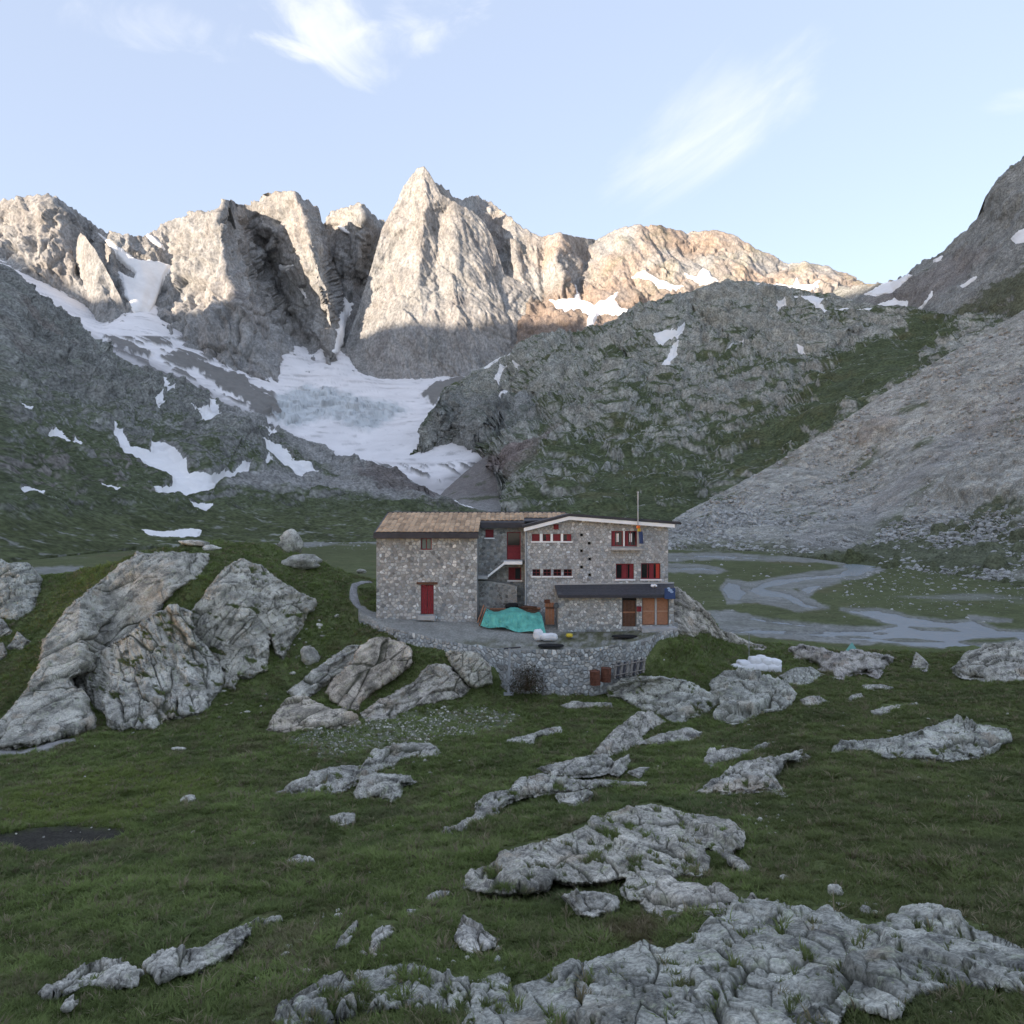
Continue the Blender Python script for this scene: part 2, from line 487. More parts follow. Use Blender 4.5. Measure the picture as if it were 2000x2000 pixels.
# snow lying on each sheet: (label, outline)
SNOW = {
 'northern_peaks': [
  ('snow couloir filling the gully between the two leftmost peaks', [(194,457),(232,486),(269,508),(331,515),(318,545),(306,582),(290,615),(262,612),(248,582),(232,532),(262,546),(266,535),(240,510)]),
  ('short snow streak on the dark notch left of the second peak', [(280,452),(300,462),(322,485),(312,482),(290,466)]),
  ('small snow patch lodged in the gully of the third peak', [(543,518),(575,518),(560,531),(550,530)]),
  ('snow scrap on the dark face of the fourth peak', [(655,440),(672,445),(682,456),(668,452)]),
  ('thin snow streak low on the dark wall of the third peak', [(583,560),(600,575),(603,583),(590,572)]),
  ('broken snow gully beside the great pyramid wall', [(660,575),(676,588),(690,597),(678,620),(672,650),(660,690),(648,692),(655,660),(664,630),(668,605)]),
 ],
 'sunlit_ridge': [
  ('broad snowfield at the foot of the sunlit ridge beside the pyramid', [(1076,588),(1104,583),(1122,583),(1128,555),(1134,583),(1160,598),(1185,592),(1206,574),(1200,592),(1215,606),(1238,612),(1225,622),(1200,620),(1170,614),(1160,630),(1150,655),(1144,640),(1150,622),(1130,606),(1105,612)]),
  ('snow strip along the ledge under the rounded sunlit summit', [(1235,540),(1260,534),(1285,545),(1320,560),(1335,566),(1310,570),(1290,562),(1270,550)]),
  ('forked snow patch under the flat sunlit summit', [(1338,535),(1360,543),(1372,530),(1385,532),(1390,545),(1402,550),(1380,556),(1358,552)]),
  ('pale snow band under the right end of the sunlit ridge', [(1510,556),(1550,558),(1556,545),(1562,558),(1600,553),(1590,565),(1540,568),(1515,566)]),
  ('small snow strip near the saddle right of the sunlit ridge', [(1592,575),(1620,578),(1640,568),(1630,584),(1600,588)]),
 ],
 'rocky_hill': [
  ('snow patch with three arms on top of the green hill', [(1552,592),(1580,590),(1612,596),(1600,610),(1612,620),(1585,622),(1592,610),(1570,602)]),
  ('long thin snow strip on the brow of the green hill', [(1622,617),(1650,611),(1702,612),(1695,619),(1650,620)]),
  ('triangular snow scrap left on the brow of the green hill', [(1515,612),(1530,605),(1538,611),(1520,620)]),
  ('faint snow streak at the very top of the green hill', [(1475,565),(1500,566),(1512,570),(1485,571)]),
  ('forked snow patch high in the gully of the green hill', [(1284,676),(1300,668),(1318,672),(1334,658),(1332,670),(1315,684),(1300,690),(1288,685)]),
  ('slanting snow tail below the forked patch of the green hill', [(1312,695),(1322,690),(1318,710),(1300,730),(1280,748),(1278,742),(1300,718)]),
  ('straight slanting snow streak in the middle of the green hill', [(1454,684),(1456,690),(1430,708),(1418,712),(1425,704)]),
  ('tiny snow dot on the right shoulder of the green hill', [(1562,698),(1572,700),(1574,710),(1564,707)]),
  ('slanting snow ribbon on the left edge of the green hill', [(946,722),(985,703),(1024,682),(1028,686),(990,708),(955,726)]),
  ('curved snow arc on the dark left flank of the green hill', [(967,752),(980,732),(1005,722),(1008,727),(988,736),(975,758)]),
  ('blunt snow lump beneath the curved snow arc', [(974,782),(985,770),(1004,772),(1002,782),(980,789)]),
  ('small snow spot right of the curved snow arc', [(1018,724),(1030,728),(1030,738),(1020,732)]),
 ],
 'right_mountain': [
  ('snow wedge in the saddle below the right mountain', [(1690,578),(1730,560),(1780,540),(1790,545),(1760,565),(1745,580),(1715,588)]),
  ('lower snow strip under the saddle wedge of the right mountain', [(1720,602),(1750,592),(1775,590),(1772,604),(1740,608)]),
  ('thin slanting snow line on the brown scree of the right mountain', [(1788,612),(1810,596),(1828,577),(1826,588),(1806,606)]),
  ('snow dash high on the slope of the right mountain', [(1826,512),(1846,504),(1842,512),(1828,517)]),
  ('bright snow patch cut by the right edge high on the mountain', [(1982,470),(2000,458),(2030,448),(2030,480),(1995,481)]),
  ('faint snow line under the crest of the right mountain', [(1885,568),(1918,548),(1914,556),(1890,572)]),
 ],
 'left_slope': [
  ('long branching snow gully on the lower left slope', [(205,840),(215,835),(232,852),(228,868),(250,895),(272,905),(286,908),(281,885),(300,875),(306,895),(335,925),(360,955),(395,967),(440,958),(484,942),(478,958),(440,975),(400,985),(345,990),(300,985),(285,968),(310,975),(330,968),(330,955),(290,930),(250,912),(225,890)]),
  ('ragged snow patch near the left edge of the slope', [(86,868),(102,850),(115,865),(140,890),(155,882),(140,872),(135,885),(120,892)]),
  ('small snow wedge above the ragged patch at the far left', [(22,800),(30,795),(52,815),(50,822),(35,812)]),
  ('oval snow spot low on the far left slope', [(36,975),(60,972),(80,980),(76,988),(45,985)]),
  ('narrow snow dash low between the left slope boulders', [(190,965),(210,970),(228,978),(222,982),(200,974)]),
  ('curved snow bank at the foot of the left slope', [(276,1040),(310,1044),(360,1040),(392,1044),(388,1052),(330,1054),(290,1050)]),
  ('short snow bank above the foot of the left slope', [(366,1006),(395,1006),(412,1010),(400,1018),(375,1014)]),
  ('bent snow patch beside the grey moraine crest', [(385,790),(400,798),(414,815),(422,840),(430,858),(400,845),(380,832),(348,818),(370,828),(395,830),(398,810)]),
  ('upper snow shred on the dark left cliff', [(290,742),(305,740),(320,768),(330,790),(312,780),(300,765)]),
  ('striped snow shred under the dark left cliff', [(285,795),(305,790),(316,805),(300,815),(288,808)]),
  ('long ragged snow strip at the foot of the moraine', [(505,905),(535,900),(555,915),(585,930),(615,942),(585,948),(555,935),(525,922)]),
  ('stubby snow patch left of the moraine foot strip', [(503,938),(520,925),(530,930),(515,942)]),
  ('snow ledge along the upper edge of the moraine', [(485,862),(515,865),(530,880),(520,888),(515,875)]),
  ('little snow bank on the gravel flat behind the hut roof', [(803,985),(815,979),(835,983),(832,990),(808,990)]),
  ('second little snow bank on the gravel flat behind the hut', [(880,984),(890,978),(930,988),(925,993),(905,990)]),
 ],
}

def farther(polys, k=200):
    f = lambda x: k * (1 - float(sstep(150, 265, x)))
    return [[(x, y, d + f(x)) for (x, y, d) in pl] for pl in polys]
# ---- the northern peaks
top = [(-250,420,1650),(-100,400,1630),(0,388,1600),(50,378,1590),(95,372,1590),(130,390,1610),(160,415,1650),(200,445,1700),(235,452,1760),(280,455,1820),(300,445,1850),(320,430,1860),(370,410,1850),(420,400,1800),(445,388,1770),(478,395,2010),(520,375,1960),(545,367,1920),(570,365,1880),(600,385,1980),(620,410,2080),(632,432,2200),(650,405,2190),(690,395,2130),(703,387,2110),(715,400,2140),(735,425,2250),(790,430,2300)]
bot = [(-250,700,1350),(0,640,1380),(150,690,1400),(300,740,1480),(480,780,1480),(560,760,1560),(640,760,1640),(790,800,1700)]
inner = [
 [(95,372,1590),(106,400,1550),(116,440,1515),(132,490,1485),(148,550,1460)],
 [(0,450,1570),(0,520,1440)], [(41,536,1430),(124,573,1450),(199,621,1490),(248,615,1530)],
 [(172,470,1640),(215,530,1640),(250,580,1600),(268,608,1560)],
 [(270,500,1780),(285,560,1700),(282,610,1590)],
 [(335,470,1845),(318,560,1750),(300,610,1630),(350,660,1570),(420,700,1545),(500,735,1530)],
 [(445,388,1770),(428,425,1725),(432,480,1685),(446,540,1645),(458,590,1615),(485,660,1580),(520,722,1550)],
 [(478,395,2010),(488,440,1995),(530,525,2010),(562,600,1960),(595,680,1810),(612,705,1730)],
 [(570,365,1880),(592,410,1835),(607,460,1815),(622,520,1795),(645,600,1775),(655,660,1765)],
 [(530,450,1900),(560,500,1875)], [(540,420,1905),(545,367,1920)],
 [(632,432,2200),(645,480,2180),(655,540,2130),(668,600,2040),(678,650,1940)],
 [(703,387,2110),(712,430,2080),(700,500,2070)], [(745,450,2240),(715,560,2130)],
]
def facets(q, size, off, tilt, seed=0.0, ramp=0.0):
    V1, V2, I, O = voro(q / size + seed)
    return ((RP[I, 0] - .5) * off + (O * (RP[PERM[I + 5]] - .5)).sum(1) * tilt) * (sstep(0, ramp, V2 - V1) if ramp else 1.0)
def peak_disp(k=1.0, slab=0.0):
    def f(p, px, py, n):
        w = np.stack([perlin(p / 110.0), perlin(p / 110.0 + 31), perlin(p / 110.0 + 57)], -1) * 16
        q = (p + w); q = np.stack([q[:, 0] + .45 * q[:, 2], q[:, 1], q[:, 2] * .42], -1)      # slabs lean with the beds
        d = facets(q, 95, 10, 30, 0) * (1 - .6 * slab) + facets(q, 40, 7, 17, 9) * (1 - .5 * slab) + facets(q, 16, 3, 8, 4) * (1 - .35 * slab) + facets(q, 7.5, 1.2, 3.5, 14)
        c = fbm((p + w * .4) * np.array((1, 1, 0.5)) / 14.0 + 3, 4, 0.6, ridged=True) * 2.5
        j = (p[:, 0] * 0.75 + p[:, 2] * 0.66) / 30.0 + perlin(p / 60.0) * 1.2
        e = (np.abs((j % 1.0) - 0.5) - 0.25) * 8.0 * sstep(-.1, .3, perlin(p / 120.0 + 5))
        j2 = (p[:, 0] * .95 - p[:, 2] * .3) / 44.0 + perlin(p / 90.0 + 20) * 1.3
        gul = -np.exp(-(((j2 % 1.0) - .5) / .10) ** 2) * 13 * sstep(0, .35, perlin(p * np.array((1, 1, .4)) / 130.0 + 45))
        u = p[:, 0] * .94 + p[:, 1] * .34
        rib = (np.abs(perlin(np.stack([u / 46.0, p[:, 2] / 330.0, p[:, 1] * 0 + 3], -1) + .35 * perlin(p / 70.0)[:, None])) * -1 + .25) * 26 + (np.abs(perlin(np.stack([u / 17.0, p[:, 2] / 150.0, p[:, 1] * 0 + 8], -1) + .3 * perlin(p / 30.0)[:, None])) * -1 + .25) * 9
        return (d + c + rib * (1 - .7 * slab) + (e + gul) * (1 - .65 * slab)) * k
    return f
def peak_col(warm=0.0):
    def f(p, n, d, px, py):
        g = 0.285 + 0.07 * fbm(p / 130.0, 4) + 0.07 * fbm((p + 20 * perlin(p / 80.0)[:, None]) * np.array((1, 1, .25)) / 26.0, 4, .6)
        c = g[:, None] * np.array((1.0, 0.985, 0.96))[None]
        st = sstep(0.05, 0.45, fbm((p + 30 * perlin(p / 90.0 + 8)[:, None]) * np.array((1, 1, 0.2)) / 36.0 + 40, 5, .6))
        c = mixc(c, (0.16, 0.155, 0.16), 0.6 * st)
        if warm:
            c = mixc(c, (0.33, 0.22, 0.145), warm * sstep(-0.25, 0.35, fbm(p / 140.0 + 70, 4)))
            c = mixc(c, (0.20, 0.19, 0.11), warm * 0.8 * sstep(0.0, 0.4, fbm(p / 90.0 + 20, 4) + 0.5 * (n[:, 2] - 0.6)))
            return np.clip(c, 0.02, 0.8)
    return f
top, bot = farther([top, bot]); inner = farther(inner)
sheet('northern_peaks', top, bot, inner, 2.2, 2.2, peak_disp(1.0), peak_col(0.12), M_PEAK, jag=(9, 16), edge=.5, calm=.85, back=(900, 700, 5),
      snow=[s[1] for s in SNOW['northern_peaks']])

# a free pinnacle in front of the leftmost peak
top = [(140,600,1490),(148,520,1470),(152,465,1460),(158,452,1455),(168,462,1455),(185,485,1460),(205,520,1480),(228,565,1520),(252,612,1560)]
bot = [(140,640,1440),(170,670,1420),(210,670,1420),(252,660,1450)]
inner = [[(158,452,1455),(180,520,1425),(192,580,1415),(200,640,1405)], [(150,560,1470),(160,610,1455)], [(225,590,1510)]]
top, bot = farther([top, bot], 230); inner = farther(inner, 230)
sheet('rock_pinnacle', top, bot, inner, 2.0, 2.0, peak_disp(0.5), peak_col(0.12), M_PEAK, jag=(3, 16), back=(120, 160, 3))

# ---- the great pyramid, and the crest behind its right shoulder
top = [(655,735,1790),(664,700,1830),(672,680,1850),(680,655,1870),(700,600,1900),(725,520,1930),(748,440,1960),(765,410,1970),(788,362,1960),(805,338,1955),(815,327,1950),(828,322,1940),(838,333,1940),(848,350,1935),(858,372,1928),(885,390,1930),(920,408,1945),(945,430,1950),(960,458,1950),(975,500,1945),(985,532,1938),(1000,540,1948),(1020,550,1950),(1045,572,1944),(1070,610,1920),(1085,650,1885)]
bot = [(655,770,1700),(800,795,1640),(1000,795,1640),(1085,760,1680)]
inner = [
 [(828,322,1940),(834,380,1905),(826,440,1885),(818,520,1855),(812,570,1825)],
 [(690,680,1820),(760,640,1785),(830,605,1795),(900,605,1800),(980,620,1830),(1050,640,1860)],
 [(760,480,1940),(745,560,1895),(720,640,1825)], [(856,440,1922),(852,520,1886),(860,575,1840)], [(885,390,1930),(884,460,1888),(892,540,1850)], [(940,480,1925),(945,550,1885)],
 [(700,728,1740),(740,740,1730),(830,738,1730),(870,736,1730),(940,725,1755),(1040,690,1815)],
]
sheet('great_pyramid', top, bot, inner, 2.0, 2.0, peak_disp(0.75, 0.8), peak_col(0.10), M_PEAK, jag=(5, 18), edge=.4, back=(500, 700, 5))
top = [(835,360,1975),(850,352,1990),(870,364,2065),(885,380,2105),(900,386,2150),(925,374,2235),(945,388,2285),(960,392,2300),(975,402,2260),(990,415,2120),(1010,430,2055),(1020,437,2045),(1040,447,2035),(1062,462,2025),(1095,485,2035)]
bot = [(835,640,1940),(950,680,1900),(1095,720,1800)]
inner = [[(850,392,1985),(880,410,2060),(920,436,2160),(950,466,2150),(972,515,2020),(985,545,1960)],
 [(998,450,2030),(1005,490,1985),(1015,530,1960),(1022,560,1945),(1040,620,1900)], [(1060,490,2010),(1085,540,1985),(1085,620,1920)]]
sheet('shaded_crest', top, bot, inner, 2.0, 2.0, peak_disp(0.7), peak_col(0.25), M_PEAK, jag=(9, 14), edge=.5, back=(400, 500, 4))

# ---- the sunlit ridge to its right
top = [(1010,500,2240),(1030,470,2200),(1062,460,2050),(1096,452,1980),(1130,460,2040),(1165,466,2100),(1200,448,2060),(1240,437,2030),(1275,436,2020),(1310,445,2060),(1340,452,2080),(1400,446,2020),(1440,460,2000),(1480,485,1980),(1540,512,1960),(1575,508,1900),(1620,520,1900),(1660,536,1900),(1700,551,1850),(1750,556,1800),(1850,570,1750)]
bot = [(1010,700,1700),(1200,690,1650),(1400,670,1600),(1600,670,1550),(1850,690,1500)]
inner = [
 [(1130,460,2060),(1143,500,2050),(1132,560,1965),(1126,590,1900)],
 [(1096,452,1980),(1085,500,1925),(1100,545,1890)], [(1045,540,2010),(1062,590,1940),(1080,600,1880)],
 [(1240,437,2030),(1215,500,1930),(1185,570,1880)], [(1275,500,1920),(1300,540,1880)], [(1340,452,2080),(1352,495,2000),(1345,525,1900)],
 [(1400,500,1950),(1420,550,1830)], [(1500,540,1890),(1575,540,1850)], [(1100,620,1790),(1200,622,1790),(1300,580,1820),(1420,575,1790),(1600,590,1720),(1750,610,1650)],
]
def ridge_col(p, n, d, px, py):
    c = peak_col(0.5)(p, n, d, px, py)
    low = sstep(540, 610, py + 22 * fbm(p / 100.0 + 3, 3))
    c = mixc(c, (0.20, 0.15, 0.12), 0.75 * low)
    return c
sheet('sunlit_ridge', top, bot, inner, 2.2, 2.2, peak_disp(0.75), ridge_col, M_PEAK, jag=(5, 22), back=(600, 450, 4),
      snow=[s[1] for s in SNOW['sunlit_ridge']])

# ---- the glacier in its bowl
foot = [(-250,480,1380),(0,520,1410),(41,536,1420),(124,573,1450),(199,621,1490),(248,618,1520),(270,610,1560),(300,612,1605),(350,660,1565),(420,700,1542),(500,735,1528),(540,718,1600),(565,685,1720),(612,705,1725),(640,665,1790),(668,692,1790),(700,728,1738),(740,740,1728),(830,738,1728),(900,735,1738),(1010,700,1790)]
foot = farther([foot])[0]
top = [(x, y - 55, d + 260) for (x, y, d) in foot]
bot = [(-250,600,1180),(0,600,1190),(100,650,1220),(207,720,1250),(331,770,1270),(420,815,1260),(489,850,1240),(560,895,1190),(650,940,1090),(760,985,930),(860,985,900),(940,940,980),(1010,900,1060)]
inner = [foot, [(560,800,1400),(640,790,1450),(720,800,1400),(800,790,1450)], [(560,770,1500),(640,755,1560),(720,765,1540)],
         [(620,850,1290),(720,870,1240),(820,884,1160),(900,876,1140),(970,866,1120)], [(200,655,1400),(330,700,1420),(450,760,1400)]]
ICEF = [(530,782),(560,768),(600,752),(640,760),(700,776),(770,786),(800,800),(750,822),(722,842),(690,834),(650,818),(607,818),(574,836),(520,815)]
BAND = [(335,693),(364,693),(414,714),(476,735),(497,764),(534,780),(555,818),(497,809),(414,739),(344,710)]
BAND2 = [(820,770),(860,745),(905,735),(930,745),(880,775),(850,790)]
BAND3 = [(195,652),(250,668),(300,690),(290,700),(230,686)]
def glac_bands(p, px, py):
    v = fbm(np.stack([(px * .42 - py * .91) / 11, (px * .91 + py * .42) / 75, px * 0 + 4.4], -1), 4, .62)
    zone = np.maximum(sstep(180, 230, px) * sstep(570, 500, px) * sstep(640, 680, py), .8 * sstep(880, 930, py) * sstep(600, 640, px))
    return sstep(.13, .19, v) * sstep(.3, .6, zone)
def glac_disp(p, px, py, n):
    ice = pmask(ICEF, px, py, 8, 10, 24)
    rk = np.maximum(pmask(BAND, px, py, 4, 10, 18, 3), np.maximum(pmask(BAND2, px, py, 4, 8, 18, 5), pmask(BAND3, px, py, 4, 8, 18, 6)))
    crev = np.abs(fbm(np.stack([p[:, 0] / 60 + p[:, 2] / 40, p[:, 1] / 200, p[:, 2] / 16], -1), 3, 0.6))
    rk = np.maximum(rk, .6 * glac_bands(p, px, py))
    S1, S2, SI, _ = voro(np.stack([p[:, 0] / 26, p[:, 1] / 30, p[:, 2] / 9], -1) + .3 * perlin(p / 20.0)[:, None])
    ser = (RP[SI, 0] - .35) * 15 * sstep(.0, .16, S2 - S1)
    base = fbm(p / 140.0, 4, 0.5) * 7 + fbm(np.stack([p[:, 0] / 260, p[:, 1] / 260, p[:, 2] / 20], -1), 3) * 3.0
    return base + ice * ser + rk * (fbm(p / 30.0, 5, 0.6, ridged=True) * 6 + 4)
def glac_col(p, n, d, px, py):
    ice = pmask(ICEF, px, py, 10, 12, 24)
    rk2 = glac_bands(p, px, py)
    rk = np.maximum(pmask(BAND, px, py, 1.5, 16, 16, 3), np.maximum(pmask(BAND2, px, py, 1.5, 14, 14, 5), pmask(BAND3, px, py, 1.5, 12, 14, 6)))
    g = 0.80 + 0.08 * fbm(p / 110.0, 5, 0.6)
    c = g[:, None] * np.array((1.0, 0.965, 0.965))[None]
    dirt = sstep(0.1, 0.5, fbm(np.stack([p[:, 0] / 240, p[:, 1] / 240, p[:, 2] / 14], -1) + 4, 5, 0.6))
    c = mixc(c, (0.40, 0.36, 0.35), 0.6 * dirt)
    crev = np.abs(fbm(np.stack([p[:, 0] / 60 + p[:, 2] / 40, p[:, 1] / 200, p[:, 2] / 16], -1), 3, 0.6))
    c = mixc(c, (0.50, 0.545, 0.56), ice * .75)
    c = mixc(c, (0.25, 0.26, 0.265), ice * sstep(0.0, 0.3, fbm(p / 18.0 + 5, 4, .65)) * .7)
    c = mixc(c, (0.30, 0.285, 0.28), .55 * sstep(.12, .4, fbm(np.stack([p[:, 0] / 45, p[:, 1] / 120, p[:, 2] / 9], -1) + 31, 4, .65)))
    rk = np.maximum(rk, rk2)
    c = mixc(c, (0.20, 0.192, 0.18), rk)
    edge = sstep(26, 4, curve([(q[0], q[1]) for q in bot], px, 1) - py - 34 + 14 * fbm(p / 60.0, 4, .6))
    return mixc(c, (0.22, 0.21, 0.21), 0.55 * edge)
sheet('glacier', top, bot, inner, 2.2, 2.2, glac_disp, glac_col, M_SNOW, blur=3)

# ---- the dark slope on the left with the moraine
top = [(-300,340,900),(-150,440,950),(0,517,1000),(41,552,1020),(103,604,1050),(166,655,1080),(207,688,1100),(257,712,1130),(331,736,1150),(420,786,1150),(489,822,1150),(538,844,1130),(600,866,1080),(650,893,1030),(720,905,960),(790,930,880),(850,962,760),(900,985,600),(960,1000,520),(1020,1005,500)]
bot = [(-300,1130,150),(0,1104,184),(200,1084,234),(400,1070,282),(700,1062,318),(900,1056,340),(1020,1054,345)]
inner = [
 [(-300,700,480),(0,750,520),(150,800,590),(300,850,640),(450,920,640),(600,965,600),(750,985,580),(880,996,540)],
 [(-300,950,270),(0,960,290),(200,985,340),(400,1003,400),(600,1012,450),(800,1010,480),(960,1012,470)],
 [(331,718,1150),(400,810,900),(520,880,820),(640,935,740)], [(60,660,760),(180,720,800),(290,770,840)],
]
MOR = [(381,772),(418,793),(500,826),(580,863),(646,892),(725,896),(799,927),(860,962),(870,985),(704,967),(600,921),(518,871),(447,867),(422,830),(414,805)]
FLATS = [(420,988),(500,955),(590,938),(700,965),(800,975),(900,982),(1010,998),(1010,1016),(900,1006),(760,1000),(640,992),(540,985)]
MORN = [(690,945),(760,935),(860,962),(850,985),(740,985)]
def left_disp(p, px, py, n):
    far = np.clip(p[:, 1] / 700.0, 0.25, 1.6)
    mor = np.maximum(pmask(MOR, px, py, 8, 6, 30), pmask(FLATS, px, py, 6, 8, 24))
    a = fbm(p / 120.0, 6, 0.58, ridged=True) * 22
    F1, F2, I, _ = voro(p * np.array((1.0, 1.0, 0.7)) / 22.0 + fbm(p / 30.0, 2)[:, None] * 0.35)
    b = (RP[I, 0] - 0.3) * 8 * sstep(0.0, 0.25, F2 - F1)
    H1, H2, J, _ = voro(p / 8.0 + 5); b = b + (RP[J, 1] - .4) * 3 * sstep(0, .2, H2 - H1)
    knob = np.exp(-(((px - 425) / 85) ** 2 + ((py - 905) / 50) ** 2)) * 22
    cliff = np.exp(-(((px - 150) / 170) ** 2 + ((py - 760) / 80) ** 2))
    low = sstep(1000, 1040, py)
    r = (a + b * (1 + cliff)) * far * (1 - 0.7 * low) + low * fbm(p / 11.0, 4, .6) * 1.6 * (1 - 0.8 * mor) + knob
    return r + mor * (fbm(p / 60.0, 4) * 5 + np.sin(p[:, 0] / 9.0 + 3 * perlin(p / 60)) * 0.5)
def left_col(p, n, d, px, py):
    nz = fbm(p / 60.0, 5, 0.6); n2 = fbm(p / 16.0, 4, 0.6)
    rock = (0.225 + 0.17 * n2 + 0.07 * nz)[:, None] * np.array((1.0, 1.0, .93))[None]
    up = n[:, 2]
    g = sstep(-0.12, 0.2, (up - 0.60) * 1.1 + 0.5 * nz + 0.3 * n2 - 0.015 * d * 0.4)
    g = g * (0.35 + 0.65 * sstep(640, 900, py))
    c = mixc(rock, (0.075, 0.09, 0.045), 0.95 * g)
    br = sstep(0.1, 0.45, fbm(p / 85.0 + 33, 4))
    c = mixc(c, (0.20, 0.165, 0.145), 0.5 * br * (1 - g))
    mor = np.maximum(pmask(MOR, px, py, 6, 10, 26), pmask(FLATS, px, py, 6, 10, 24))
    c = mixc(c, (0.27, 0.265, 0.25), mor)
    c = mixc(c, (0.16, 0.14, 0.13), 0.9 * pmask(MORN, px, py, 8, 12, 26))
    strp = sstep(0.1, 0.5, fbm(np.stack([p[:, 0] / 60 + p[:, 2] / 20, p[:, 1] / 90, p[:, 2] / 40], -1), 4, .6))
    c = mixc(c, (0.38, 0.37, 0.365), 0.5 * strp * mor)
    low = sstep(1000, 1035, py)
    sp = sstep(0.18, 0.4, fbm(p / 7.0, 3, 0.6))
    c = mixc(c, (0.082, 0.094, 0.044), 0.8 * low)
    c = mixc(c, (0.34, 0.34, 0.32), 0.6 * sp * low)
    return np.clip(c, 0.015, 0.8)
sheet('left_slope', top, bot, inner, 2.2, 2.0, left_disp, left_col, M_HILL, jag=(4, 30), edge=.12, back=(220, 130, 3),
      snow=[s[1] for s in SNOW['left_slope']])

# ---- the rocky green hill on the right
top = [(780,905,1150),(808,866,1180),(830,830,1180),(868,764,1300),(938,722,1380),(1021,681,1430),(1046,660,1450),(1090,648,1460),(1129,652,1430),(1180,640,1400),(1233,608,1370),(1310,583,1320),(1388,562,1270),(1440,553,1250),(1492,559,1230),(1570,574,1190),(1673,595,1130),(1776,610,1070),(1880,624,1000),(1932,628,970),(2050,620,940),(2200,600,900)]
bot = [(780,915,1140),(808,888,1190),(870,884,1210),(930,882,1190),(955,886,1150),(975,930,900),(1000,1046,430),(1200,1050,400),(1400,1052,390),(1600,1000,410),(1800,860,480),(2000,740,560),(2200,660,620)]
inner = [
 [(1200,700,1150),(1300,800,900),(1350,900,640),(1340,990,450)], [(1440,700,1050),(1500,850,680)], [(1600,720,920),(1700,660,1010),(1800,690,830)],
 [(1100,780,1050),(1100,870,800),(1060,960,560)], [(1010,900,780),(1020,960,600)], [(850,820,1200),(900,800,1230),(900,866,1210),(840,872,1200)], [(970,860,1080)],
 [(1000,740,1330),(1040,800,1150)], [(1200,900,690),(1240,960,540)],
]
GREEN = [(1500,870),(1600,790),(1700,700),(1780,660),(1860,640),(1900,660),(1800,730),(1700,800),(1600,860),(1500,920),(1430,920)]
BROWN = [(935,930),(960,905),(1010,890),(1060,870),(1100,840),(1060,900),(1010,940),(960,975),(910,985)]
CLF = [(810,880),(850,800),(890,775),(1040,800),(1080,830),(1000,870),(900,880)]
def hill_disp(p, px, py, n):
    far = np.clip(p[:, 1] / 1000.0, 0.35, 1.3)
    q = np.stack([p[:, 0] * 0.8 - p[:, 2] * 0.35, p[:, 1], p[:, 2] * 1.1 + p[:, 0] * 0.35], -1)
    w = np.stack([perlin(p / 45.0), perlin(p / 45.0 + 11), perlin(p / 45.0 + 23)], -1) * 10
    F1, F2, I, _ = voro((q + w) / 34.0)
    k1 = (RP[I, 1] - 0.25) * 14 * sstep(0.02, 0.22, F2 - F1)
    G1, G2, J, _ = voro((q + w * 0.6) / 13.0 + 7)
    k2 = (RP[J, 2] - 0.3) * 7.5 * sstep(0.02, 0.2, G2 - G1)
    K1, K2, K, _ = voro(p / 5.0 + 17); k2 = k2 + (RP[K, 0] - .4) * 1.5 * sstep(0, .2, K2 - K1)
    a = fbm(p / 170.0, 5, 0.55, ridged=True) * 26
    gr = pmask(GREEN, px, py, 24, 60, 70)
    return (a + (k1 + k2) * (1 - 0.85 * gr) + fbm(p / 12.0, 3, 0.6) * 1.5) * far
def hill_col(p, n, d, px, py):
    nz = fbm(p / 70.0, 5, 0.6); n2 = fbm(p / 15.0, 4, 0.6)
    rock = (0.30 + 0.16 * n2 + 0.07 * nz)[:, None] * np.array((1.0, 1.0, 0.9))[None]
    up = n[:, 2]
    grn = pmask(GREEN, px, py, 26, 60, 70)
    high = sstep(720, 600, py)
    g = sstep(-0.15, 0.16, (up - 0.66) * 1.3 + 0.8 * fbm(p / 110.0 + 60, 4, .6) + 0.45 * nz + 0.22 * n2 + 0.45 * grn - 0.10 * high)
    c = mixc(rock, (0.066, 0.082, 0.036), 0.95 * g)
    c = mixc(c, (0.11, 0.105, 0.055), 0.5 * g * sstep(0.1, 0.4, fbm(p / 40.0 + 9, 4)))
    c = mixc(c, (0.20, 0.165, 0.15), pmask(BROWN, px, py, 12, 14, 30))
    c = mixc(c, (0.18, 0.185, 0.19), 0.5 * pmask(CLF, px, py, 12, 14, 30))
    return np.clip(c, 0.015, 0.8)
sheet('rocky_hill', top, bot, inner, 2.2, 2.0, hill_disp, hill_col, M_HILL, jag=(4, 30), back=(350, 160, 3),
      snow=[s[1] for s in SNOW['rocky_hill']])

# ---- brown scree below the end of the glacier
top = [(830,995,640),(850,975,740),(870,955,800),(895,932,850),(920,910,900),(950,888,950),(980,866,990),(1010,862,960),(1040,876,900),(1080,900,820),(1130,930,760)]
bot = [(830,1020,560),(900,1030,480),(1000,1050,420),(1130,1050,420)]
def apron_disp(p, px, py, n): return fbm(p / 40.0, 5, .55) * 4 + fbm(p / 7.0, 3, .6) * .7
def apron_col(p, n, d, px, py):
    c = (.20 + .05 * fbm(p / 6.0, 4, .6))[:, None] * np.array((1.0, .90, .84))[None]
    c = mixc(c, (.27, .27, .26), .8 * sstep(950, 1000, py + 14 * fbm(p / 20.0, 3)))
    return mixc(c, (.075, .088, .042), .8 * sstep(.05, .3, fbm(p / 24.0 + 9, 4) + .4 * sstep(940, 1020, px) - .1))
sheet('scree_apron', top, bot, [[(900,985,640),(960,960,720),(1040,950,680)]], 2.2, 2.0, apron_disp, apron_col, M_SCREE, jag=(3, 20), edge=.3)

